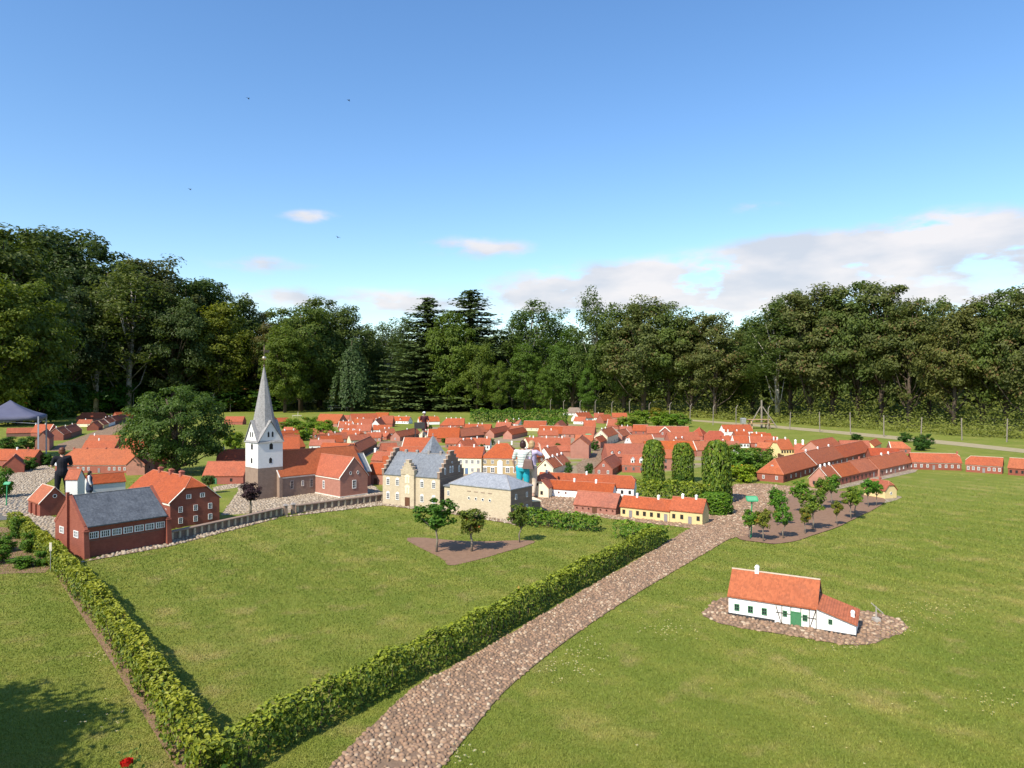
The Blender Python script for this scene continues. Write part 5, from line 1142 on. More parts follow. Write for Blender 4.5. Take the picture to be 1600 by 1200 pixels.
        b.tube([(0, 0, -.02), (.015, 0, .2), (0, .01, .45), (0, 0, .7)], [.045, .03, .025, .006], 8)
        for i in rg.choice(len(C), 14, False): c = Vector(C[i]); b.tube([(0, .01, .40), c], [.012, .003], 5)
    elif kind == 'bush':         # loose shrub, 1 m
        env = ellip(.48, .5, .45, .3, 0)
        P, Nn, Lc, C = crown_cloud(rg, env, 55, 60, .14, 0, .75, .7); size = .075; lm = k.get('lm', 'leaf_garden')
        for i in rg.choice(len(C), 14, False): c = Vector(C[i]); b.tube([(rg.normal()*.03, rg.normal()*.03, -.02), c*.5+Vector((0, 0, .05)), c], [.018, .012, .004], 5)
    elif kind == 'column':       # clipped hornbeam column, 1 x 1 x 1 block scaled
        n = 2600; a = rg.uniform(0, 6.283, n); z = rg.uniform(.0, 1.0, n); top = rg.random(n) < .14
        prof = .46*(1-.42*np.clip((z-.74)/.26, 0, 1)**2.2)*(1+.05*np.sin(a*3+z*9)); z = np.where(top, 1, z); prof = np.where(top, .30, prof); q0 = np.sqrt(rg.random(n)); rr = prof*np.where(top, q0, rg.uniform(.82, 1.04, n)); z = np.where(top, 1.02-.05*q0**2, z)
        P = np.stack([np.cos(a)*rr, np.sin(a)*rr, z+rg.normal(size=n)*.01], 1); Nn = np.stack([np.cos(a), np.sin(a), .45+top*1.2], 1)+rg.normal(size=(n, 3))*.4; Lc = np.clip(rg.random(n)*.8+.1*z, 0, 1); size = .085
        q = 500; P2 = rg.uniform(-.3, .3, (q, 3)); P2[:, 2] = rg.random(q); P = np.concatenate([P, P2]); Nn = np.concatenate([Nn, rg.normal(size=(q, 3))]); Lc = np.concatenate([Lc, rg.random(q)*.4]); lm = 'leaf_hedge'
        b.tube([(0, 0, 0), (0, 0, .9)], [.05, .02], 6)
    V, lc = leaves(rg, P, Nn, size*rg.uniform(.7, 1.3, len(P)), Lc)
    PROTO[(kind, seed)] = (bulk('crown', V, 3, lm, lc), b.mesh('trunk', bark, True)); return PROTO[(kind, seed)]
proto('broad', 1, cb=2.2, n=105); proto('broad', 2, w=5.4, cb=2.0, n=125); proto('broad', 3, w=3.8, cb=2.2); proto('broad', 4, w=5, cb=.4, n=120); proto('broad', 5, w=4.2, cb=.6, n=110); proto('broad', 6, w=4.8, cb=2.8, lm='leaf_rust', n=105); proto('broad', 7, w=4.4, cb=2.4, lm='leaf_rust', n=95)
proto('birch', 11); proto('birch', 12); proto('spruce', 21); proto('spruce', 22); proto('weep', 31); proto('bigmap', 41)
for s in (51, 52, 53, 54): proto('young', s, w=.24+.03*(s % 3), hh=.24+.03*(s % 2), n=24+2*(s % 4), tr=.7+.25*(s % 2))
proto('ballt', 61); proto('ballt', 62, lm='leaf_garden'); proto('bush', 71); proto('bush', 72); proto('bush', 73); proto('column', 81); proto('column', 82)
NOMH = {'broad': 16, 'birch': 17, 'spruce': 20, 'weep': 10, 'bigmap': 3.5, 'young': .95, 'ballt': .95, 'bush': .95, 'column': 1}
trng = random.Random(4)
def tree(kind, seed, loc, h, wf=1.0, color=(1, 1, 1), label='', cat='tree', group=None, name='tree', rz=None, trunk=True, tcol=None):
    cr, tr = PROTO[(kind, seed)]; s = h/NOMH[kind]; e = empty(name, loc, trng.uniform(0, 6.28) if rz is None else rz); e.scale = (s*wf, s*wf, s)
    tag(e, label, cat, group)
    o = bpy.data.objects.new('crown', cr); link(o, e); o.color = (*color, 1)
    if trunk: o = bpy.data.objects.new('trunk', tr); link(o, e)
    return e
def skytop(px, y, d): return CH+(HY-y)/FP*d
# left wood: tall trees climbing to the left, deep shade between them put into dark leaf tints
LW = [(-70,318,58,'broad',4,1.05,.55,.58,.6),(5,335,62,'broad',5,1.15,.62,.62,.5),(60,345,70,'broad',1,1.1,.45,.5,.5),(110,356,76,'broad',3,1.2,.5,.55,.5),(165,362,72,'broad',2,1.0,.42,.48,.5),
      (200,385,64,'birch',11,1.7,.85,.8,.75),(150,425,62,'birch',12,1.7,.95,.9,.9),(245,392,72,'broad',6,1.0,.6,.62,.6),(290,402,78,'broad',4,1.0,.5,.6,.5),(325,425,80,'broad',5,1.1,.55,.62,.5),(365,450,82,'broad',1,1.0,.55,.6,.5),
      (345,470,70,'broad',3,1.2,1.15,1.0,.5),(400,475,86,'broad',6,1.0,.7,.7,.6),(420,500,80,'broad',7,1.0,.8,.7,.6),(30,400,52,'broad',4,.95,.85,.85,.5),(-20,420,48,'broad',5,1.0,1.0,.95,.5),(270,450,66,'broad',2,.9,.6,.65,.7),(95,430,60,'broad',2,1.0,.35,.4,.5)]
lbl = {0: 'tall dark broadleaf tree in the left wood', 1: 'pale silvery tree in the middle of the left wood', 2: 'light yellow-green tree in the right part of the left wood'}
ORD = ('first', 'second', 'third', 'fourth', 'fifth', 'sixth', 'seventh', 'eighth', 'ninth', 'tenth', 'eleventh', 'twelfth', 'thirteenth', 'fourteenth', 'fifteenth', 'sixteenth', 'seventeenth', 'eighteenth', 'nineteenth', 'twentieth')
def order(rows, kinds):
    out = {}
    for kk in set(kinds):
        ix = sorted([i for i in range(len(rows)) if kinds[i] == kk], key=lambda i: rows[i][0])
        for n, i in enumerate(ix): out[i] = ORD[n]
    return out
LW = [(a_, b2, c2+(10 if a_ < 60 else 26), *q_) for a_, b2, c2, *q_ in LW]
LK = [1 if q_[3] == 'birch' else (2 if q_[6] > 1.1 else 0) for q_ in LW]; LO = order(LW, LK)
for k, (px, y, d, kd, sd, wf, r_, g_, b_) in enumerate(LW):
    q = 1 if kd == 'birch' else (2 if r_ > 1.1 else 0)
    tree(kd, sd, D(px, d), skytop(px, y, d), wf, (r_*1.1, g_*1.1, b_*1.1), lbl[q]+(', '+LO[k]+' from the left' if q < 2 else ''), 'tree', 'trees of the left wood', 'wood_tree')
# centre wood
CW = [(470,452,98,'broad',4,1.05,.9,.95,.7),(500,455,104,'broad',5,1.15,.85,.85,.8),(540,470,106,'broad',1,1.0,.75,.8,.8),(445,500,92,'broad',5,.95,1.0,1.05,.6),
      (575,492,112,'birch',11,1.1,.9,.95,1),(605,482,110,'birch',12,1.2,.95,1.0,1.1),(632,480,112,'birch',11,1.2,.9,.95,1.05),(590,540,118,'broad',3,1.4,.7,.8,.7),(650,545,118,'broad',2,1.4,.7,.8,.7),
      (668,464,100,'spruce',21,2.3,1.3,1.25,1.0),(735,452,104,'spruce',22,2.4,1.3,1.25,1.05),(705,478,96,'broad',5,.95,.95,1.05,.6),(745,520,94,'broad',4,.8,1.05,1.1,.6),
      (800,478,104,'birch',12,1.4,.9,.95,.9),(832,450,100,'birch',11,1.7,.8,.9,.8),(862,465,104,'birch',12,1.6,.8,.88,.8),(820,530,94,'broad',5,.9,.85,1.05,.6),(875,520,96,'broad',4,.75,.8,1.05,.65),
      (895,510,94,'broad',3,1.0,.75,.95,.65),(930,428,90,'birch',12,1.1,.85,.9,.9),(920,560,88,'broad',5,.75,.8,1.1,.55),(780,560,92,'broad',5,.7,1.0,1.1,.55),(850,570,92,'broad',5,.7,.9,1.1,.55)]
lc_ = {'broad': 'green broadleaf tree behind the far lawn', 'birch': 'airy birch behind the far lawn', 'spruce': 'dark pointed spruce standing above the far wood'}
CO = order(CW, [q_[3] for q_ in CW])
for k, (px, y, d, kd, sd, wf, r_, g_, b_) in enumerate(CW):
    lb = lc_[kd]+', '+CO[k]+' of its kind from the left'
    if kd == 'spruce': lb = 'dark spruce with pointed top, '+('left' if px < 700 else 'right')+' one of the two above the far wood'
    if (px, y) == (930, 428): lb = 'tall slender birch sticking up above the centre of the wood'
    tree(kd, sd, D(px, d), skytop(px, y, d), wf, (r_, g_, b_), lb, 'tree', 'trees of the centre wood', 'wood_tree')
tree('weep', 31, D(550, 96), skytop(0, 517, 96), 1.0, (.85, .95, .75), 'weeping conifer with hanging curtains of foliage at the far lawn', 'tree', None, 'weeping_tree')
# right wood: a row of trunks along the fence, crowns behind
RW = [(975,465,84,'broad',1,1.0,.9,.95,.8),(1005,458,80,'broad',6,1.1,.95,1,.9),(1045,465,80,'broad',2,.95,.9,.95,.8),(1080,482,78,'broad',7,1.1,.95,.98,.9),(1118,482,74,'broad',6,1.0,1.0,1.0,.9),(1145,520,80,'broad',4,.9,.6,.7,.5),
      (1175,492,76,'broad',3,1.0,.9,1.0,.8),(1215,452,68,'birch',11,1.9,.75,.8,.75),(1235,445,70,'broad',1,.95,.85,.88,.85),(1265,442,66,'broad',6,1.0,.95,.95,.9),(1300,436,66,'broad',7,1.0,.95,1.0,.85),(1340,430,64,'broad',2,.85,.85,.9,.8),
      (1378,432,62,'broad',6,.9,.9,.95,.85),(1420,462,58,'broad',7,1.0,.9,.95,.8),(1452,455,60,'broad',1,.9,.9,.95,.8),(1490,470,54,'broad',6,.95,1.05,1.0,.8),(1535,455,54,'broad',7,1.0,1.0,.95,.85),(1572,440,52,'broad',2,.8,.9,.95,.8),
      (1610,440,50,'broad',6,.9,.95,.95,.85),(1660,440,50,'broad',1,1.0,.9,.95,.8)]
RO = order(RW, [q_[3] for q_ in RW])
for k, (px, y, d, kd, sd, wf, r_, g_, b_) in enumerate(RW):
    tree(kd, sd, D(px, d+3), skytop(px, y, d+3), wf, (r_, g_, b_), RO[k]+' broadleaf tree from the left behind the right fence' if kd != 'birch' else 'grey-leaved birch with white trunk behind the swing post in the right wood', 'tree', 'trees of the right wood' if kd != 'birch' else None, 'wood_tree')
# second and third ranks deep in the wood
for k in range(58):
    px = -60+k*30+trng.uniform(-9, 9)
    base = (100+px*.05 if px > 0 else 96) if px < 420 else (130 if px < 900 else 112-(px-900)*.055)
    top = np.interp(px, [-60, 0, 200, 420, 430, 560, 640, 780, 900, 1000, 1060, 1150, 1200, 1360, 1400, 1600, 1700], [340, 345, 395, 500, 480, 500, 505, 500, 510, 478, 490, 510, 470, 445, 470, 460, 455])+trng.uniform(4, 26)
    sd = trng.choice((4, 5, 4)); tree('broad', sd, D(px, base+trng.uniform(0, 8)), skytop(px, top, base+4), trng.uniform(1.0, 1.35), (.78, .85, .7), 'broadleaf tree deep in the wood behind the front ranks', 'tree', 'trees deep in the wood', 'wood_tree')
for k in range(30):
    px = -80+k*60+trng.uniform(-15, 15); base = 125 if px < 420 else (150 if px < 900 else 130)
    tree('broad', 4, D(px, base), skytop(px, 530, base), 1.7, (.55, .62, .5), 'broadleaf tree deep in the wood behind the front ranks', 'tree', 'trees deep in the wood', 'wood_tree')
# undergrowth along the edge of the wood
def undergrowth():
    rg = np.random.default_rng(17); P = []; Nn = []; Lc = []; S = []
    edge = [(-120, 56), (40, 62), (100, 76), (130, 92), (330, 96), (420, 98), (600, 104), (760, 100), (900, 92), (1000, 82), (1100, 74), (1200, 64), (1300, 57), (1400, 51), (1500, 46), (1620, 42), (1750, 38)]
    X, Dd = zip(*edge)
    for k in range(1500):
        px = rg.uniform(-110, 1740); d = np.interp(px, X, Dd)+rg.random()**1.3*24+1.5; c = D(px, d); s = rg.uniform(.5, 1.3)*(d/70)**.5; near_ = d < np.interp(px, X, Dd)+6; h = rg.uniform(.5, 1.6)*(1.25 if px < 420 else 1)*(.62 if near_ else 1.8); n = 70
        q = rg.normal(size=(n, 3))*np.array([s*.6, s*.6, h*.5]); q[:, 2] = np.abs(q[:, 2])+.02
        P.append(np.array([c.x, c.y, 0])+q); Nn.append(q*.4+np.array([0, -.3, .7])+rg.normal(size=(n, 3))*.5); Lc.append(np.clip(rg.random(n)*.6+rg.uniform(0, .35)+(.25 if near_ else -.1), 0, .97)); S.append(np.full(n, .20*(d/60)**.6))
    for k in range(650):
        px = rg.uniform(-150, 1780); d = np.interp(px, X, Dd)+rg.uniform(22, 60); c = D(px, d); n = 60
        q = rg.normal(size=(n, 3))*np.array([1.6, 1.6, 1.0]); q[:, 2] = np.abs(q[:, 2])*rg.uniform(1.2, 3.0)
        P.append(np.array([c.x, c.y, 0])+q); Nn.append(q*.3+np.array([0, -.5, .5])+rg.normal(size=(n, 3))*.5); Lc.append(rg.random(n)*.5); S.append(np.full(n, .6))
    P, Nn, Lc, S = map(np.concatenate, (P, Nn, Lc, S)); V, lc = leaves(rg, P, Nn, S*rg.uniform(.6, 1.3, len(P)), Lc)
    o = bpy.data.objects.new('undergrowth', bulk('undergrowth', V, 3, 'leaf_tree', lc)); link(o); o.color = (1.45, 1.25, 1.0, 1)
    tag(o, 'tangled green undergrowth along the edge of the wood', 'undergrowth', kind='stuff')
undergrowth()
# trees and shrubs standing in the model town
tree('bigmap', 41, D(277, 26.5), skytop(0, 601, 26.5)+.05, .92, (.66, .82, .62), 'large round dark green tree left of the church tower', 'tree', None, 'maple_tree')
tree('ballt', 62, G(326, 772), .62, 1.1, (.75, .8, .9), 'small round-headed tree before the red house with green door', 'tree', None, 'round_tree')
tree('ballt', 61, G(391, 805), .86, 1.08, (1, 1, 1), 'dark purple round-headed tree inside the brick wall', 'tree', None, 'purple_tree')
tree('young', 52, G(682, 863), 1.15, 1.25, (.75, 1.0, .6), 'leafy young tree with reddish tip, left in the brown bed', 'tree', 'trees in the middle bed', 'young_tree')
tree('young', 51, G(737, 862), .95, 1.2, (1.35, 1.0, .75), 'crooked grafted tree in the middle of the brown bed', 'tree', 'trees in the middle bed', 'young_tree')
tree('young', 53, G(812, 848), .85, .9, (1.1, .95, .7), 'stumpy pollarded tree at the right of the brown bed', 'tree', 'trees in the middle bed', 'young_tree')
YT = [(1172,843,.78,1.1,52,.8,1.0,.6,'young tree right behind the green sign post'),(1193,847,.85,.95,51,1.3,.9,.7,'thin reddish young tree nearest the path, front left of the bed'),(1224,842,.86,1.0,53,.75,1.05,.6,'bright green young tree at the front of the right bed'),
      (1214,822,1.05,1.0,54,.7,1.0,.6,'green young tree behind the front row at the street side of the bed'),(1258,835,.75,.9,51,1.3,.9,.7,'bare pale-trunked young tree at the front of the right bed'),(1270,829,1.1,1.1,52,1.0,.95,.7,'stout young tree with wide crown in the front middle of the bed'),
      (1252,803,1.0,1.1,53,.85,1.05,.6,'young tree at the back left of the right bed'),(1286,797,1.0,1.1,54,1.0,1.0,.7,'young tree in the back middle of the right bed'),(1300,790,1.05,1.0,51,.8,1.05,.6,'young tree in front of the white-edged gable house'),(1308,822,.7,.9,54,1.3,.9,.7,'low reddish young tree at the right front of the bed'),
      (1330,812,.95,1.15,52,1.1,1.0,.65,'wide young tree at the right edge of the bed'),(1336,806,.85,1.0,53,.8,1.05,.6,'young tree behind the wide one at the right edge of the bed'),(1357,793,.92,1.0,54,.7,1.05,.6,'rightmost pair, left young tree near the small yellow house'),(1369,791,.85,.95,52,.7,1.05,.55,'rightmost young tree in front of the small yellow house')]
for px, py, h_, wf, sd, r_, g_, b_, lb in YT: tree('young', sd, G(px, py), h_*.9, wf*.88, (r_*1.5, g_*1.4, b_*1.3), lb, 'tree', 'young trees in the right bed', 'young_tree')
def col(px, y0, y1, wpx, seed, lb, color=(.72, .85, .7)):
    p = G(px, y0); h_ = (y0-y1)/FP*p.y; w = wpx/FP*p.y/.92
    e = empty('hedge_column', p, trng.uniform(0, 6)); e.scale = (w, w, h_); tag(e, lb, 'clipped tree', 'clipped hedge columns')
    cr, tr = PROTO[('column', seed)]; o = bpy.data.objects.new('crown', cr); link(o, e); o.color = (*color, 1); link(bpy.data.objects.new('trunk', tr), e)
col(1021, 765, 690, 34, 81, 'leftmost tall clipped hornbeam column'); col(1067, 753, 694, 33, 82, 'middle tall clipped hornbeam column'); col(1120, 786, 692, 43, 81, 'rightmost and largest clipped hornbeam column by the path'); col(1118, 802, 770, 50, 82, 'low rounded clipped bush at the foot of the largest column', (.6, .9, .55))
def bush(px, py, h_, w, seed, color, lb, lean=1, name='shrub', group='shrubs of the model town'):
    tree('bush', seed, G(px, py), h_, w/h_*.95, color, lb, 'shrub', group, name)
B_ = [(1172,745,1.02,1.4,71,(1.15,1.25,.8),'big green shrub left of the corner house, front'),(1150,735,1.05,1.3,72,(1.0,1.15,.8),'big green shrub left of the corner house, behind'),(1190,738,1.0,1.15,73,(1.2,1.2,.8),'big green shrub left of the corner house, right'),(1160,753,.62,1.1,72,(2.6,2.1,.7),'low yellow-green shrub beside the largest column'),
      (1057,770,.6,.62,73,(.8,.9,.6),'small brown-green shrub between two hedge columns'),(888,742,.5,.3,71,(.6,.9,.6),'slim dark conifer right of the twin-chimney house, left'),(921,745,.52,.35,72,(.5,.75,.6),'slim dark conifer by the brick gable house, right'),(945,757,.32,.5,73,(.9,1.0,.6),'round bush above the white farmhouse roof'),
      (929,704,.55,.55,71,(.55,.75,.5),'dark bush right of the tall warehouse'),(872,711,.6,.45,72,(.9,.8,.7),'thin bush in front of the low red row'),(697,692,.32,.6,71,(.8,.95,.6),'round bush before the red roof in the town centre'),(718,673,.3,.7,72,(.8,.95,.6),'flat round bush right of the four-chimney house'),
      (754,703,.35,.42,73,(.6,.85,.6),'dark round bush left of the yellow town house roof'),(768,695,.35,.45,71,(.6,.8,.6),'dark bush behind the yellow town house'),(670,671,.4,.6,72,(.7,.8,.6),'bush beside the far standing person'),(1003,716,.3,.4,72,(.9,1,.7),'small bush behind the dormer house'),
      (924,662,.3,.55,71,(.9,.9,.7),'bush among the far white houses'),(1325,708,.4,.35,71,(.6,.9,.6),'small pointed bush before the bright-window row'),(1437,704,.75,.9,72,(.5,.7,.5),'left of two dark round bushes on the right lawn'),(1446,701,.85,.8,73,(.5,.7,.5),'right of two dark round bushes on the right lawn'),
      (1414,691,.6,.8,71,(.5,.7,.5),'lone round bush behind the hipped house on the right lawn'),(1338,689,.45,.8,72,(.5,.7,.5),'low dark bush on the lawn beside the track'),(45,735,.55,.6,71,(.6,.9,.55),'round green bush at the corner of the left square') ,(73,727,.5,.62,72,(.55,.85,.55),'round bush at the foot of the tall brick gable'),
      (10,702,.7,1.2,73,(.6,.85,.6),'leafy bush under the gazebo, left'),(45,702,.7,1.3,72,(.6,.85,.6),'leafy bush under the gazebo, right'),(0,778,.95,.7,71,(.9,1.2,.6),'dark leafy shrub cut off by the left picture edge'),(472,688,1.0,1.5,73,(1.9,1.75,.8),'light green bush right of the church tower, front'),(502,684,1.0,1.5,71,(1.8,1.7,.7),'light green bush behind the transept'),
      (455,677,1.1,1.6,72,(1.7,1.6,.7),'light green bush behind the low roof by the spire'),(484,674,1.15,1.7,73,(1.6,1.55,.7),'light green bush near the far left street of the centre'),(510,676,.95,1.4,72,(1.6,1.55,.7),'light green bush left of the brick hipped house'),(366,702,.95,1.2,72,(1.9,1.6,.7),'yellow-green bush between the big tree and the tower'),
      (505,665,.4,.55,71,(.6,.85,.5),'round bush before the far left red house'),(530,662,.4,.6,72,(.6,.85,.5),'round bush before the far red roof'),(560,661,.35,.5,73,(.6,.85,.5),'bush left of the small white gable dormer'),
      (985,671,1.15,2.2,71,(1.9,1.6,1.0),'dull green thicket behind the hipped brick house'),(1002,663,1.3,2.2,72,(1.7,1.6,.9),'green thicket at the corner of the far lawn, left'),(1035,667,1.35,2.3,73,(1.8,1.7,.8),'green thicket at the corner of the far lawn, middle'),(1060,667,1.2,2.0,71,(1.3,1.5,.8),'green thicket at the corner of the far lawn, right'),
      (1025,658,1.35,1.8,72,(2.2,1.2,.7),'reddish flowering thicket at the corner of the far lawn'),(4,862,.38,.5,71,(1.1,1.3,.7),'shrub in the soil bed at the left edge'),(36,887,.22,.5,72,(1.1,1.3,.7),'low shrub in front of the soil bed, left'),(68,884,.3,.38,73,(1.0,1.25,.65),'low shrub beside the small white post'),
      (28,842,.5,.42,72,(1.2,1.3,.7),'tall loose shrub at the start of the left hedge'),(50,862,.42,.5,73,(1.2,1.3,.7),'leafy shrub leading into the left hedge'),(-8,880,.35,.5,71,(1.0,1.2,.6),'dark shrub cut off at the left edge of the soil bed')]
for q in B_: bush(*q[:2], *q[2:5], q[5], q[6])
for k, (px, d, h_, w, c, lb) in enumerate([(60,64,4.2,5,(.75,.85,.7),'grey-green willow shrub behind the gazebo'),(106,78,4.0,5,(.7,.75,.6),'brownish loose shrub right of the gazebo'),(-10,60,5.4,5,(1.3,1.2,.5),'yellow-green shrub behind the left side of the gazebo'),(55,74,6.6,6,(1.0,.95,.4),'yellowish shrub at the dark edge of the left wood'),(145,92,7,9,(.95,.95,.45),'yellowish shrub left of the thin lamp post'),(200,94,5.6,8,(.65,.85,.5),'green shrub above the far left street'),
        (172,90,4.6,6,(.5,.75,.5),'dark green shrub above the far left street'),(230,96,4.4,7,(.6,.75,.5),'dark shrub behind the big round tree'),(380,98,4.6,8,(1.0,.85,.4),'olive shrub behind the church spire, left'),(345,97,3.6,8,(.5,.65,.45),'dark shrub left of the church spire at the lawn edge'),(410,97,3.0,8,(.5,.65,.4),'dark low shrub behind the church spire at the lawn edge')]):
    tree('bush', 71+k % 3, D(px, d), h_, w/h_, c, lb, 'shrub', 'shrubs before the left wood', 'shrub')

# ------------------------------------------------------------------ clipped hedges
def hedge(label, line, w, h, dens, size, color=(1, 1, 1), seed=1, name='hedge', wob=.05, group=None):
    """line: ground points; leaves over top and sides and through the body"""
    rg = np.random.default_rng(seed); P = []; Nn = []; Lc = []; tot = 0; tw = MB()
    for A, B in zip(line[:-1], line[1:]):
        A, B = np.array(A[:2]), np.array(B[:2]); L = np.linalg.norm(B-A); u = (B-A)/L; v = np.array([-u[1], u[0]])
        n = int(L*(2*h+w)*dens); t = rg.uniform(-w*.4, L+w*.4, n); f = rg.random(n)*(2*h+w)
        side = np.where(f < h, -1, np.where(f < h+w, 0, 1)); q = np.where(side == -1, -w/2, np.where(side == 0, f-h-w/2, w/2)); z = np.where(side == -1, f, np.where(side == 0, h, f-h-w))
        wv = wob*(np.sin(t*5.1+seed)+np.sin(t*11.7+2*seed+z*9)*.6+np.sin(t*2.3))
        ins = np.abs(rg.normal(size=n))*.035*(size/.06); inner = rg.random(n) < .35; ins = np.where(inner, rg.random(n)*w*.45, ins-.02)
        q = np.where(side == 0, q, q-np.sign(q)*ins)+wv*.35*np.where(side == 0, 0, np.sign(q)); z = np.where(side == 0, z-ins+wv*.55, z*(1+wv/h*.5)); z = np.maximum(z, .02)
        rnd = np.maximum(np.abs(q)/(w/2)+z/h-1.55, 0)*.22*w; q = q-np.sign(q)*rnd; z = z-rnd
        xy = A+u*t[:, None]+v*q[:, None]
        P.append(np.stack([xy[:, 0], xy[:, 1], z], 1)); o = v[None]*np.sign(q)[:, None]*(side != 0)[:, None]
        Nn.append(np.stack([o[:, 0], o[:, 1], np.where(side == 0, 1.1, .35)], 1)+rg.normal(size=(n, 3))*.42)
        Lc.append(np.clip(rg.random(n)*.62+np.where(side == 0, .3, -.06)+.18*z/h-.35*inner+(rg.random(n) < .03)*.2, 0, .97)+(rg.random(n) < .012)*.06)  # shade painted into leaf tone: sides, base and inside darker, top lighter
        for k in range(int(L/.09)):
            c = A+u*rg.uniform(0, L)+v*rg.normal()*w*.15; tw.tube([(c[0], c[1], -.02), (c[0]+rg.normal()*.03, c[1]+rg.normal()*.03, h*.5), (c[0]+rg.normal()*.07, c[1]+rg.normal()*.07, h*.92)], [.008, .006, .002], 4, cap=False)
    P, Nn, Lc = map(np.concatenate, (P, Nn, Lc)); kp = rg.random(len(P)) < np.clip(P[:, 2]/h*2.2+.22, 0, 1); P, Nn, Lc = P[kp], Nn[kp], Lc[kp]
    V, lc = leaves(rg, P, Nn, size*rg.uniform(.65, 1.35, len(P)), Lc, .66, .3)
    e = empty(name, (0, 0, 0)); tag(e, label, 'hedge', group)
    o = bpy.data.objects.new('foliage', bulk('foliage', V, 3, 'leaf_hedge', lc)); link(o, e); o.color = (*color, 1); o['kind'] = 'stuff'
    s = tw.build('stems', 'bark', e, True); s['kind'] = 'stuff'; return e
K0 = G(330, 1225); hl = [K0, G(235, 1075), G(150, 950), G(82, 876), G(50, 848), G(22, 822)]
hedge('yellow-green clipped hedge on the left, running from the corner to the slate-roofed hall', hl, .28, .34, 1500, .050, (1.15, 1.05, 1), 3)
def off(p, q): return p
hr_ = [G(352, 1215), G(430, 1165), G(540, 1110), G(622, 1066), G(702, 1028), G(783, 983), G(886, 924), G(988, 869), G(1027, 851)]
hedge('green clipped hedge along the left side of the cobbled path', hr_, .28, .35, 1500, .050, (1.0, 1.0, .95), 5)
hedge('short hedge block in front of the flat-roofed shed', [G(818, 819), G(925, 830)], .42, .36, 700, .07, (.7, .95, .75), 7, group='short hedge blocks')
hedge('short hedge block joining the far end of the path hedge', [G(972, 839), G(1030, 849)], .4, .34, 700, .07, (.7, .95, .75), 8, group='short hedge blocks')
hedge('box hedge in front of the clipped hornbeam columns', [G(1006, 784), G(1098, 788)], .5, .60, 600, .075, (1.05, 1.05, .8), 9)
hedge('long clipped hedge behind the town, upper tier', [G(742, 660), G(880, 660)], 1.1, 1.25, 110, .16, (.55, .8, .5), 10, wob=.12, group='clipped hedges behind the town')
hedge('long clipped hedge behind the town, lower tier', [G(800, 667), G(880, 668)], .8, .75, 140, .15, (.55, .85, .5), 12, wob=.1, group='clipped hedges behind the town')
hedge('low brownish hedge along the back of the far lawn', [G(432, 639.5), G(560, 640), G(756, 638.5)], 1.6, 1.1, 40, .26, (.75, .62, .65), 13, wob=.2)
hedge('low green hedge behind the white picnic table', [G(772, 638), G(860, 640)], 1.2, 1.3, 50, .24, (.6, .7, .6), 14, wob=.2)
# unseen tree left of the camera throws the dark corner shadow, copies added to thicken it, and a rose
tree('bigmap', 41, (-6.9, 4.0, 0), 3.25, 1.1, (.7, .8, .6), 'broadleaf tree standing left of the viewpoint, outside the picture', 'tree', None, 'shadow_tree')
tree('bigmap', 41, (-7.7, 3.2, 0), 3.6, 1.1, (.7, .8, .6), 'unseen copy of the tree left of the viewpoint, added to thicken its shadow', 'tree', None, 'shadow_tree')
tree('bigmap', 41, (-6.35, 3.4, 0), 2.8, 1.15, (.7, .8, .6), 'further unseen copy of the tree left of the viewpoint, added to darken its shadow', 'tree', None, 'shadow_tree')
# ------------------------------------------------------------------ people
SKIN = mat('skin', (.56, .34, .25), (.52, .31, .23), .55, 3)
def clothmat(name, c, stripe=None, per=.05):
    if name in MATS: return
    m = bpy.data.materials.new(name); MATS[name] = m
    nt, N, L, b, o = nodes(m); b.inputs['Roughness'].default_value = .85; b.inputs['Specular IOR Level'].default_value = .15
    v = coord(N); col = ramp(N, L, noise(N, L, v, 9, 4), [(.3, c), (.75, tuple(q*.82 for q in c))])
    if stripe:
        w = N.new('ShaderNodeTexWave'); w.bands_direction = 'Z'; w.inputs['Scale'].default_value = .314/per; w.inputs['Distortion'].default_value = .6; L.new(v, w.inputs['Vector'])
        col = mixc(N, L, ramp(N, L, w.outputs['Fac'], [(.78, (0, 0, 0)), (.86, (1, 1, 1))]), col, stripe)
    L.new(col, b.inputs['Base Color'])
clothmat('shirt_stripe', (.62, .66, .60), (.27, .32, .32), .075); clothmat('shorts_turquoise', (.03, .42, .52)); clothmat('top_lilac', (.50, .44, .62)); clothmat('trousers_beige', (.62, .50, .39))
clothmat('black_cloth', (.018, .018, .024)); clothmat('navy_cloth', (.05, .065, .11)); clothmat('white_cloth', (.74, .74, .78)); clothmat('plum_cloth', (.06, .018, .022))
mat('hair_dark', (.045, .018, .016), (.03, .012, .01), .5, 40); mat('hair_blond', (.42, .29, .15), (.33, .21, .1), .5, 40); mat('hair_black', (.012, .008, .008), (.02, .012, .01), .45, 40); mat('hair_auburn', (.13, .045, .02), (.09, .03, .015), .45, 40)
mat('eye_dark', (.02, .015, .012), None, .3); mat('bag_leather', (.16, .10, .085), (.12, .075, .06), .6, 14, .3, 30); mat('paper', (.8, .8, .78), (.74, .74, .72), .7); mat('shoe_brown', (.09, .05, .035), None, .6)
def capsule(b, p, q, r0, r1, seg=12):
    p, q = Vector(p), Vector(q); d = (q-p); L = max(d.length, 1e-4); t = d/L; pts = []; rr = []
    for k in range(4): a = (k/3-1)*math.pi/2; pts.append(p+t*r0*math.sin(a)); rr.append(max(r0*math.cos(a), .0008))
    for k in range(4): a = k/3*math.pi/2; pts.append(q+t*r1*math.sin(a)); rr.append(max(r1*math.cos(a), .0008))
    b.tube(pts, rr, seg)
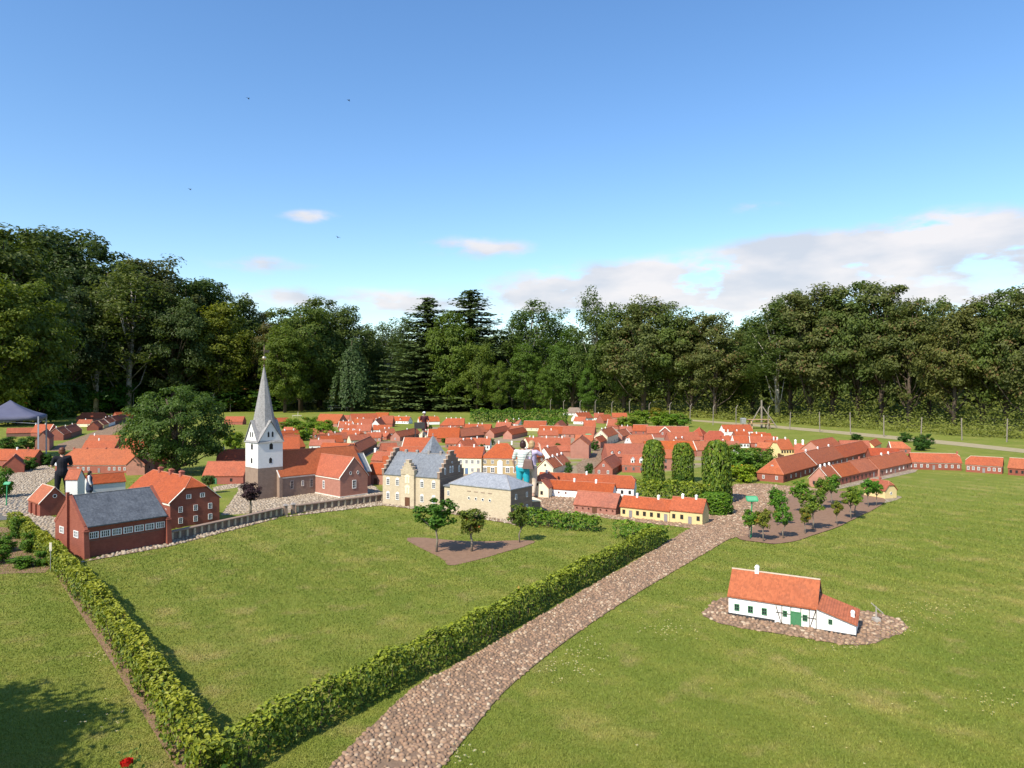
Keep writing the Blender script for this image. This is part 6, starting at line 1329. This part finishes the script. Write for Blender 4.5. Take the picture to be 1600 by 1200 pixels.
def remesh(b, name, m, parent, vox, smooth=3):
    me = b.mesh(name, m); o = bpy.data.objects.new(name, me); COL.objects.link(o)
    md = o.modifiers.new('r', 'REMESH'); md.mode = 'VOXEL'; md.voxel_size = vox; md.use_smooth_shade = True
    s = o.modifiers.new('s', 'SMOOTH'); s.iterations = smooth; s.factor = .5
    dg = bpy.context.evaluated_depsgraph_get(); n = bpy.data.meshes.new_from_object(o.evaluated_get(dg)); n.materials.clear(); n.materials.append(MATS[m] if isinstance(m, str) else m)
    bpy.data.objects.remove(o); bpy.data.meshes.remove(me); n.name = name
    r = bpy.data.objects.new(name, n); link(r, parent); return r
def person(loc, rz, h, label, hair, top, legs, sleeve='short', legcut=1.0, long_hair=False, arms=((.12, .02, .62, .2), (.12, .02, .62, .2)), armpts=None, dress=False, lean=0., shoe='shoe_brown', stance=.09, cap=None, build=1.0):
    """figure facing +y; h height; built from tapered limbs fused into one skin"""
    k = h/1.7; r = empty('person', loc, rz); tag(r, label, 'person', 'visitors'); g = build
    J = {'pel': (0, 0, .92), 'waist': (0, .0, 1.06), 'chest': (0, .01+lean*.5, 1.26), 'neck': (0, .0+lean, 1.43), 'head': (0, .03+lean*1.2, 1.58)}
    for s, sx in (('l', -1), ('r', 1)):
        J['hip'+s] = (sx*.09, 0, .90); J['knee'+s] = (sx*stance, .03, .49); J['ank'+s] = (sx*(stance+.01), -.02+(.06 if s == 'l' else -.04), .08); J['toe'+s] = (sx*(stance+.03), .13+(.06 if s == 'l' else -.04), .035)
        J['sh'+s] = (sx*.175*g, lean*.8, 1.38)
        ap = (armpts or {}).get(s)
        J['el'+s] = ap[0] if ap else (sx*.25*g, -.03+lean*.5, 1.10); J['wr'+s] = ap[1] if ap else (sx*.26*g, .06+lean*.5, .86)
    J = {a: Vector(p)*k for a, p in J.items()}; S = k
    b = MB()
    capsule(b, J['pel'], J['waist'], .135*S*g, .115*S*g); capsule(b, J['waist'], J['chest'], .115*S*g, .135*S*g); capsule(b, J['chest'], J['neck']+Vector((0, 0, -.06*S)), .13*S*g, .07*S)
    for s in 'lr': capsule(b, J['chest']+Vector((0, 0, .07*S)), J['sh'+s], .085*S, .058*S)
    capsule(b, J['neck']-Vector((0, 0, .06*S)), J['head']-Vector((0, 0, .04*S)), .055*S, .05*S)
    hd = J['head']; b.ball(hd+Vector((0, -.005*S, .03*S)), .092*S, 14, 10, sc=(.86, 1.05, 1.05)); b.ball(hd+Vector((0, .025*S, -.055*S)), .062*S, 12, 8, sc=(.9, 1, .9))
    b.frust(hd.x, hd.y+.098*S, hd.z-.03*S, hd.z+.02*S, .034*S, .04*S, .014*S, .02*S)
    for sx in (-1, 1): b.ball(hd+Vector((sx*.083*S, -.005*S, -.005*S)), .022*S, 8, 6, sc=(.5, .8, 1.3))
    b.ball(hd+Vector((0, .082*S, -.062*S)), .02*S, 8, 6, sc=(1.2, .6, .45))
    for s, sx in (('l', -1), ('r', 1)):
        capsule(b, J['hip'+s], J['knee'+s], .088*S*g, .058*S); capsule(b, J['knee'+s], J['ank'+s], .056*S, .036*S); b.ball(J['knee'+s].lerp(J['ank'+s], .3)+Vector((0, -.018*S, 0)), .052*S, 10, 8, sc=(.9, .9, 1.7)); capsule(b, J['ank'+s]-Vector((0, .03*S, .03*S)), J['toe'+s], .040*S, .028*S)
        capsule(b, J['sh'+s], J['el'+s], .052*S, .038*S); capsule(b, J['el'+s], J['wr'+s], .040*S, .026*S)
        d = (J['wr'+s]-J['el'+s]).normalized(); sd = d.cross(Vector((0, 1, .2))).normalized(); pm = J['wr'+s]+d*.075*S; nrm = d.cross(sd)
        capsule(b, J['wr'+s], pm, .026*S, .030*S); capsule(b, J['wr'+s]+sd*.012*S, pm+sd*.022*S, .018*S, .018*S); capsule(b, J['wr'+s]-sd*.012*S, pm-sd*.022*S, .018*S, .018*S)
        for f, ln in ((-1.5, .062), (-.5, .078), (.5, .083), (1.5, .074)):
            a = pm+sd*.0165*S*f; m_ = a+d*ln*.55*S+nrm*.006*S; capsule(b, a, m_, .0095*S, .009*S, 8); capsule(b, m_, m_+d*ln*.5*S+nrm*.022*S, .009*S, .0075*S, 8)
        a = J['wr'+s]+d*.03*S+sd*.03*S; m_ = a+(d*.6+sd*.7).normalized()*.04*S; capsule(b, a, m_, .012*S, .0105*S, 8); capsule(b, m_, m_+d*.034*S+nrm*.008*S, .0105*S, .009*S, 8)
    body = remesh(b, 'body', 'skin', r, .0078*S, 2)
    for sx in (-1, 1):
        e = MB(); e.ball(hd+Vector((sx*.033*S, .085*S, .012*S)), .011*S, 8, 6, sc=(1.3, .6, .8)); e.build('eye', 'eye_dark', body, True)
    c = MB()                      # hair
    c.ball(hd+Vector((0, -.015*S, .045*S)), .103*S, 14, 10, sc=(.9, 1.02, .98)); c.ball(hd+Vector((0, -.045*S, -.01*S)), .09*S, 12, 8, sc=(1.02, .82, 1.12))
    for sx in (-1, 1): c.ball(hd+Vector((sx*.07*S, -.015*S, -.01*S)), .042*S, 10, 8, sc=(.7, 1, 1.5))
    if long_hair: capsule(c, hd+Vector((0, -.06*S, 0)), hd+Vector((0, -.08*S, -.2*S)), .09*S, .06*S)
    remesh(c, 'hair', hair, body, .009*S, 3)
    if cap: c = MB(); c.ball(hd+Vector((0, 0, .06*S)), .112*S, 14, 8, sc=(.95, 1.05, .75)); c.box(hd.x-.07*S, hd.x+.07*S, hd.y+.08*S, hd.y+.18*S, hd.z+.055*S, hd.z+.065*S); c.build('cap', cap, body, True)
    c = MB()                      # upper garment
    z0 = J['pel']+Vector((0, 0, -.02*S if not dress else -.38*S))
    if dress: capsule(c, z0, J['waist'], .20*S, .13*S)
    capsule(c, J['pel']+Vector((0, 0, .02*S)), J['waist'], .155*S*g, .135*S*g); capsule(c, J['waist'], J['chest'], .135*S*g, .152*S*g); capsule(c, J['chest'], J['neck']-Vector((0, 0, .075*S)), .148*S*g, .075*S)
    for s in 'lr':
        capsule(c, J['chest']+Vector((0, 0, .07*S)), J['sh'+s], .10*S, .073*S)
        if not (dress and sleeve == 'white'): capsule(c, J['sh'+s], J['sh'+s].lerp(J['el'+s], .72), .072*S, .064*S)
        if sleeve == 'long': capsule(c, J['sh'+s], J['el'+s], .07*S, .054*S); capsule(c, J['el'+s], J['wr'+s], .054*S, .042*S)
    remesh(c, 'dress' if dress else 'shirt', top, body, .011*S, 4)
    if dress and sleeve == 'white':
        for s in 'lr': c = MB(); capsule(c, J['sh'+s], J['el'+s], .078*S, .066*S); capsule(c, J['el'+s], J['wr'+s], .066*S, .056*S); remesh(c, 'sleeve', 'white_cloth', body, .011*S, 3)
    c = MB()                      # trousers or shorts
    capsule(c, J['pel']+Vector((0, 0, .06*S)), J['pel']-Vector((0, 0, .02*S)), .142*S*g, .15*S*g)
    for s in 'lr':
        if legcut <= .5: capsule(c, J['hip'+s], J['hip'+s].lerp(J['knee'+s], .55+legcut), .108*S*g, .088*S)
        else: capsule(c, J['hip'+s], J['knee'+s], .108*S*g, .078*S); capsule(c, J['knee'+s], J['knee'+s].lerp(J['ank'+s], legcut), .078*S, .062*S)
    remesh(c, 'shorts' if legcut <= .5 else 'trousers', legs, body, .011*S, 4)
    for s in 'lr': c = MB(); capsule(c, J['ank'+s]-Vector((0, .035*S, .038*S)), J['toe'+s]+Vector((0, .01*S, -.002*S)), .046*S, .034*S); c.build('shoe', shoe, body, True)
    return r
p1 = D(817, 20.7)
person(p1, R(-12), 1.71, 'person seen from behind in striped grey-green shirt and turquoise shorts', 'hair_dark', 'shirt_stripe', 'shorts_turquoise', legcut=.42, build=1.16, stance=.11, armpts={'l': ((-.30, .02, 1.12), (-.27, .12, .90)), 'r': ((.28, .04, 1.14), (.22, .2, 1.0))})
p2 = D(830.5, 20.75)
person(p2, R(-40), 1.70, 'person in lilac top and beige trousers raising one hand, beside the turquoise shorts', 'hair_blond', 'top_lilac', 'trousers_beige', legcut=.75, build=1.0, armpts={'l': ((-.25, .06, 1.12), (-.16, .26, 1.12)), 'r': ((.26, .18, 1.28), (.14, .24, 1.50))})
def handbag():
    r = empty('handbag', D(825.5, 20.45, .93), R(-20)); tag(r, 'brown shoulder bag on the back of the person in lilac', 'bag')
    b = MB(); b.frust(0, 0, -.02, .22, .34, .13, .24, .09); b.frust(0, 0, .22, .26, .24, .09, .17, .06); b.build('bag_body', 'bag_leather', r)
    b = MB(); b.tube([(-.10, 0, .24), (-.04, .02, .40), (.06, .08, .52), (.10, .05, .40), (.10, 0, .24)], [.012]*5, 6); b.build('strap', 'bag_leather', r)
handbag()
p3 = D(97, 20.2)
person(p3, R(35), 1.55, 'person in black shirt and trousers reading a sheet, behind the small brick house', 'hair_auburn', 'black_cloth', 'black_cloth', legcut=.95, armpts={'l': ((-.28, .10, 1.12), (-.24, .34, 1.10)), 'r': ((.26, .08, 1.10), (.02, .34, 1.08))}, build=1.08, stance=.13, shoe='black_cloth')
b = MB(); b.add([(-.12, 0, 0), (.12, 0, 0), (.12, .02, .17), (-.12, .02, .17), (-.12, .004, 0), (.12, .004, 0), (.12, .024, .17), (-.12, .024, .17)], [(0, 1, 2, 3), (7, 6, 5, 4), (0, 4, 5, 1), (1, 5, 6, 2), (2, 6, 7, 3), (3, 7, 4, 0)])
o = b.build('paper_sheet', 'paper'); f = Matrix.Rotation(R(35), 3, 'Z') @ Vector((-.12, .42, 0)); o.location = (p3.x+f.x, p3.y+f.y, 1.0); o.rotation_euler = (R(-40), 0, R(35)); tag(o, 'white sheet held by the person in black', 'paper')
person(D(140, 20.6), R(-70), .82, 'small child with long black hair in navy dress and white sleeves by the grey wall', 'hair_black', 'navy_cloth', 'navy_cloth', sleeve='white', dress=True, long_hair=True, legcut=.9, armpts={'l': ((-.2, .02, 1.12), (-.19, .1, .9)), 'r': ((.2, .02, 1.12), (.19, .1, .9))}, shoe='white_cloth')
person(D(663, 45.6), R(170), 1.72, 'distant person in dark plum shirt and white cap near the far street', 'hair_black', 'plum_cloth', 'plum_cloth', cap='white_cloth', legcut=.95, build=1.1)

# ------------------------------------------------------------------ park furniture
mat('galv', (.38, .38, .37), (.30, .30, .29), .5, 10, metal=.3); mat('post_wood', (.26, .225, .18), (.18, .155, .125), .9, 8); mat('sign_green', (.045, .30, .13), (.04, .26, .11), .4); mat('sign_face', (.12, .36, .20), (.1, .32, .17), .3)
mat('tent_cloth', (.105, .108, .165), (.09, .093, .145), .75, 3); mat('tent_leg', (.35, .35, .40), (.3, .3, .35), .5); mat('bench_wood', (.42, .27, .15), (.34, .21, .115), .8, 12); mat('pale_wood', (.62, .56, .45), (.5, .45, .36), .85, 10)
def gazebo():
    c = D(16, 33.0); r = empty('gazebo', c, R(27)); tag(r, 'grey-violet party gazebo standing over the left houses', 'gazebo'); a = 1.3; ze, zb, zp = 1.98, 1.78, 2.72
    cs = [(-a, -a), (a, -a), (a, a), (-a, a)]; b = MB(); n = 8
    for i in range(4):
        (x0, y0), (x1, y1) = cs[i], cs[(i+1) % 4]
        for j in range(n):
            f0, f1 = j/n, (j+1)/n
            def pt(f, t):
                ex, ey = x0+(x1-x0)*t, y0+(y1-y0)*t; sag = .06*math.sin(math.pi*t)*(1-f)**4; zz = ze+(zp-ze)*(.55*f+.45*f**2.2)-sag; return (ex*(1-f), ey*(1-f), zz)
            for m_ in range(6):
                t0, t1 = m_/6, (m_+1)/6
                q = [pt(f0, t0), pt(f0, t1), pt(f1, t1), pt(f1, t0)]; b.add(q if j < n-1 else q[:3], [(0, 1, 2, 3) if j < n-1 else (0, 1, 2)])
        for m_ in range(6):
            t0, t1 = m_/6, (m_+1)/6; p, q = Vector((x0+(x1-x0)*t0, y0+(y1-y0)*t0, ze-.06*math.sin(math.pi*t0))), Vector((x0+(x1-x0)*t1, y0+(y1-y0)*t1, ze-.06*math.sin(math.pi*t1)))
            b.add([p-Vector((0, 0, .17)), q-Vector((0, 0, .17)), q, p], [(0, 1, 2, 3)])
    o = b.build('canopy', 'tent_cloth', r, True); import bmesh; bm = bmesh.new(); bm.from_mesh(o.data); bmesh.ops.remove_doubles(bm, verts=bm.verts, dist=.002); bmesh.ops.recalc_face_normals(bm, faces=bm.faces); bm.to_mesh(o.data); bm.free(); md = o.modifiers.new('s', 'SOLIDIFY'); md.thickness = .012
    for x, y in cs: b = MB(); b.box(x*.985-.03, x*.985+.03, y*.985-.03, y*.985+.03, 0, ze-.02); b.build('leg', 'tent_leg', r)
    for i in range(4):
        (x0, y0), (x1, y1) = cs[i], cs[(i+1) % 4]; b = MB(); b.tube([(x0*.97, y0*.97, 1.62), (x1*.97, y1*.97, 1.84)], [.012, .012], 5); b.tube([(x0*.97, y0*.97, 1.84), (x1*.97, y1*.97, 1.62)], [.012, .012], 5); b.build('brace', 'tent_leg', r)
gazebo()
def fence(pts, h, label, bent=True, wires=4):
    P = [D(x, d) for x, d in pts]; r = empty('fence', P[0]); tag(r, label, 'fence', 'wire fences at the wood')
    frg = random.Random(len(pts))
    for k, p in enumerate(P):
        q = p-P[0]; b = MB(); t = h*frg.uniform(.93, 1.08); w = .038; l_ = Vector((frg.uniform(-.05, .05), frg.uniform(-.05, .05), 0))
        top = [q, q+l_+Vector((0, 0, t))]; rad = [w, w*.9]
        if bent: top.append(q+l_+Vector((.18, .12, t+.22))); rad.append(w*.7)
        b.tube(top, rad, 6); b.build('post', 'post_wood', r)
    for j in range(wires):
        b = MB(); z = h*(.25+.7*j/(wires-1))
        for p, q in zip(P[:-1], P[1:]): b.tube([p-P[0]+Vector((0, 0, z)), q-P[0]+Vector((0, 0, z))], [.003, .003], 3, cap=False)
        b.build('wire', 'plinth_black', r)
fence([(860,86),(881,82),(906,80),(930,78),(956,76),(984,73),(1014,70),(1046,67),(1078,64),(1114,61),(1150,58.5),(1200,55)], 1.7, 'wire fence with bent posts along the right wood, far part')
fence([(1234,54.5),(1281,51.5),(1329,49),(1381,46.8),(1439,45),(1503,43.5),(1573,42),(1650,40.5)], 1.45, 'wire fence with bare posts along the right wood, near part', False)
fence([(425,104),(478,104),(497,105),(600,108),(627,106),(688,104),(720,103),(770,98),(800,96)], 2.0, 'wire fence with posts behind the far lawn', False)
fence([(133,88),(208,90),(281,92),(333,93),(360,94)], 2.3, 'wire fence with bent grey posts before the left wood')
def sign(px, py, h, label, w=.26, rz=0):
    p = G(px, py); r = empty('sign', p, rz); tag(r, label, 'sign', 'green sign posts'); b = MB(); b.tube([(0, 0, 0), (.02, 0, h)], [.016, .014], 7); b.build('post', 'sign_green', r)
    b = MB(); a = R(42); c, s = math.cos(a), math.sin(a)
    def q(x, y, z): return (x+.02, y*c-z*s, h+y*s+z*c)
    n = [(-.5, -.34), (-.4, -.5), (.4, -.5), (.5, -.34), (.5, .34), (.4, .5), (-.4, .5), (-.5, .34)]; hh = w*.6
    vs = [q(x*w, y*hh, 0) for x, y in n]+[q(x*w, y*hh, .014) for x, y in n]; b.add(vs, [tuple(range(7, -1, -1)), tuple(range(8, 16))]+[(i, (i+1) % 8, 8+(i+1) % 8, 8+i) for i in range(8)]); o = b.build('plate', 'sign_green', r)
    b = MB(); vs = [q(x*w*.8, y*hh*.7, .0145) for x, y in n]+[q(x*w*.8, y*hh*.7, .017) for x, y in n]; b.add(vs, [tuple(range(7, -1, -1)), tuple(range(8, 16))]+[(i, (i+1) % 8, 8+(i+1) % 8, 8+i) for i in range(8)]); b.build('panel', 'sign_face', o)  # face paler than the plate, its glare put into the colour
sign(1173.5, 841, .86, 'green sign plate on a thin post beside the cobbled path'); sign(10, 790, .62, 'green sign on a thin post at the left picture edge', .18); sign(919, 697, .62, 'pale green sign plate above the bush by the warehouse', .34)
def white_post():
    p = G(79, 893); r = empty('marker_post', p); tag(r, 'thin white marker post at the end of the left hedge', 'post'); b = MB(); b.tube([(0, 0, 0), (0, 0, .40)], [.006, .006], 6); b.build('stake', 'galv', r); b = MB(); b.box(-.022, .022, -.004, .004, .37, .52); b.build('tag_plate', 'pale_wood', r)
white_post()
def picnic(loc, rz, m, label, w=1.8):
    r = empty('picnic_table', loc, rz); tag(r, label, 'picnic table', 'picnic tables')
    for k in range(4): b = MB(); b.box(-w/2, w/2, -.36+k*.185, -.20+k*.185, .72, .76); b.build('plank', m, r)
    for y in (-.72, .56): b = MB(); b.box(-w/2, w/2, y, y+.2, .43, .47); b.build('seat', m, r)
    for x in (-w*.36, w*.36):
        for s in (-1, 1): b = MB(); b.tube([(x, s*.2, .72), (x, s*.62, 0)], [.05, .05], 6); b.build('leg', m, r)
        b = MB(); b.box(x-.03, x+.03, -.7, .7, .37, .43); b.build('cross_beam', m, r)
picnic(G(805, 639.5), R(5), 'pale_wood', 'pale picnic table on the far lawn before the low green hedge', 2.2); picnic(D(1186, 56), R(-4), 'bench_wood', 'brown picnic table by the track below the leaning poles', 1.9); picnic(D(530, 99), R(0), 'pale_wood', 'picnic table beside the stone cairn behind the far lawn', 3.0)
def bin_(loc, m, label, h=.9):
    r = empty('litter_bin', loc); tag(r, label, 'bin', 'litter bins'); b = MB(); b.box(-.05, .05, -.05, .05, 0, h*.55); b.build('foot', 'galv', r); b = MB(); b.frust(0, 0, h*.5, h, .34, .34, .38, .38); b.build('bucket', m, r); b = MB(); b.frust(0, 0, h, h+.06, .42, .42, .3, .3); b.build('lid', m, r)
bin_(G(790, 639.8), 'galv', 'grey litter bin left of the pale picnic table', 1.1); bin_(D(1161, 56), 'galv', 'grey litter bin left of the brown picnic table', .8)
def poles():
    p = D(1190, 57); r = empty('pole_frame', p); tag(r, 'tall wooden post propped by two slanting struts behind the brown picnic table', 'post')
    b = MB(); b.tube([(0, 0, 0), (0, 0, 2.3)], [.08, .07], 8); b.build('post', 'post_wood', r)
    for s, x in ((-1, -1.0), (1, 1.15)): b = MB(); b.tube([(x, -.4 if s > 0 else .2, 0), (s*.08, 0, 1.75)], [.05, .045], 6); b.build('strut', 'post_wood', r)
poles()
def cairn():
    p = G(498, 640); r = empty('monument', p); tag(r, 'brown square stump monument at the gap in the brownish hedge', 'monument'); b = MB(); b.frust(0, 0, 0, .95, .5, .5, .42, .42); b.build('block', 'brick_dark', r); b = MB(); b.frust(0, 0, .95, 1.02, .56, .56, .5, .5); b.build('cap', 'stucco_cap', r); b = MB(); b.frust(0, .1, 1.02, 2.1, .16, .16, .12, .12); b.build('shaft', 'post_wood', r)
    for px, d, s, c, lb in ((516, 100, 1.6, (1.3, 1.2, 1.5), 'silver-leaved bush left behind the brownish hedge'), (535, 100, 1.9, (1.3, 1.2, 1.5), 'silver-leaved bush right behind the brownish hedge')): tree('bush', 72, D(px, d), s, 1.2, c, lb, 'shrub', 'silver bushes', 'shrub')
cairn()
def board():
    p = D(655.5, 44); r = empty('notice_board', p, R(4)); tag(r, 'black board standing in front of the distant person', 'board'); b = MB(); b.box(-.33, .33, -.03, .03, .70, 1.10); b.build('panel', 'plinth_black', r)
    for x in (-.27, .27): b = MB(); b.box(x-.03, x+.03, .03, .08, 0, 1.08); b.build('leg', 'plinth_black', r)
board()
def trestle():
    p = G(464, 652); r = empty('small_windmill', p, R(20)); tag(r, 'tiny pale model jetty frame on the far lawn behind the light green bushes', 'model'); b = MB(); b.box(-.5, .5, -.1, .1, .18, .24); b.build('deck', 'pale_wood', r)
    for x in (-.4, -.13, .13, .4): b = MB(); b.tube([(x-.06, 0, 0), (x, 0, .2)], [.03, .03], 5); b.build('leg', 'pale_wood', r)
    b = MB(); b.tube([(.1, 0, .22), (.12, 0, .62)], [.03, .02], 5); b.build('mast', 'pale_wood', r)
trestle()
def rose():
    p = Vector(((198-800)/FP*5.75, 5.75, 0)); r = empty('rose_bush', p); tag(r, 'red rose flower at the bottom left picture edge', 'rose'); mat('rose_red', (.62, .02, .015), (.5, .012, .012), .5, 20)
    h = CH-(1192-HY)/FP*5.75
    b = MB(); b.tube([(0, 0, 0), (.03, .01, h*.5), (0, 0, h-.02)], [.008, .006, .004], 6); b.build('stem', 'bark', r); rr = random.Random(2); b = MB()
    for k in range(26):
        a = k*2.4; t = k/26; rad = .006+.030*t; zz = h+.026*(1-t); w = .016+.014*t; n = Vector((math.cos(a), math.sin(a), 0)); s = Vector((-math.sin(a), math.cos(a), 0)); c = n*rad+Vector((0, 0, zz))
        b.add([c-s*w-Vector((0, 0, .018)), c+s*w-Vector((0, 0, .018)), c+s*w*.8+n*.012*t+Vector((0, 0, .014)), c+n*.018*t+Vector((0, 0, .02)), c-s*w*.8+n*.012*t+Vector((0, 0, .014))], [(0, 1, 2, 3, 4)])
    b.build('flower', 'rose_red', r); rg = np.random.default_rng(4); P = rg.normal(size=(60, 3))*np.array([.09, .09, .12])+np.array([0, 0, h*.4]); V, lc = leaves(rg, P, rg.normal(size=(60, 3))+np.array([0, 0, 1]), np.full(60, .05), rg.random(60)); o = bpy.data.objects.new('foliage', bulk('foliage', V, 3, 'leaf_garden', lc)); link(o, r); o['kind'] = 'stuff'
rose()
def birds():
    mat('bird_dark', (.03, .03, .035), None, .7)
    for px, py, lb in ((545, 157, 'tiny dark bird highest in the sky, right of the other high one'), (388, 154, 'tiny dark bird high in the sky at the left'), (297, 296, 'tiny dark bird low over the left wood'), (528, 371, 'tiny dark bird just right of the small white cloud')):
        d = 75; b = MB(); b.tube([(-.16, 0, 0), (-.06, 0, .01), (.06, 0, .01), (.17, 0, -.01)], [.01, .045, .04, .012], 7)
        for s in (-1, 1): b.add([(.05, 0, .02), (-.06, 0, .02), (-.07, s*.16, .07), (-.05, s*.32, .03), (.0, s*.17, .08), (.05, 0, .03), (-.06, 0, .03), (-.07, s*.16, .08), (-.05, s*.32, .035), (.0, s*.17, .09)], [(0, 1, 2, 4), (2, 3, 4), (5, 9, 7, 6), (9, 8, 7)])
        o = b.build('bird', 'bird_dark'); o.location = D(px, d, CH+(HY-py)/FP*d); o.rotation_euler = (R(15), R(10), R(px % 90+50)); tag(o, lb, 'bird', 'birds in the sky')
birds()
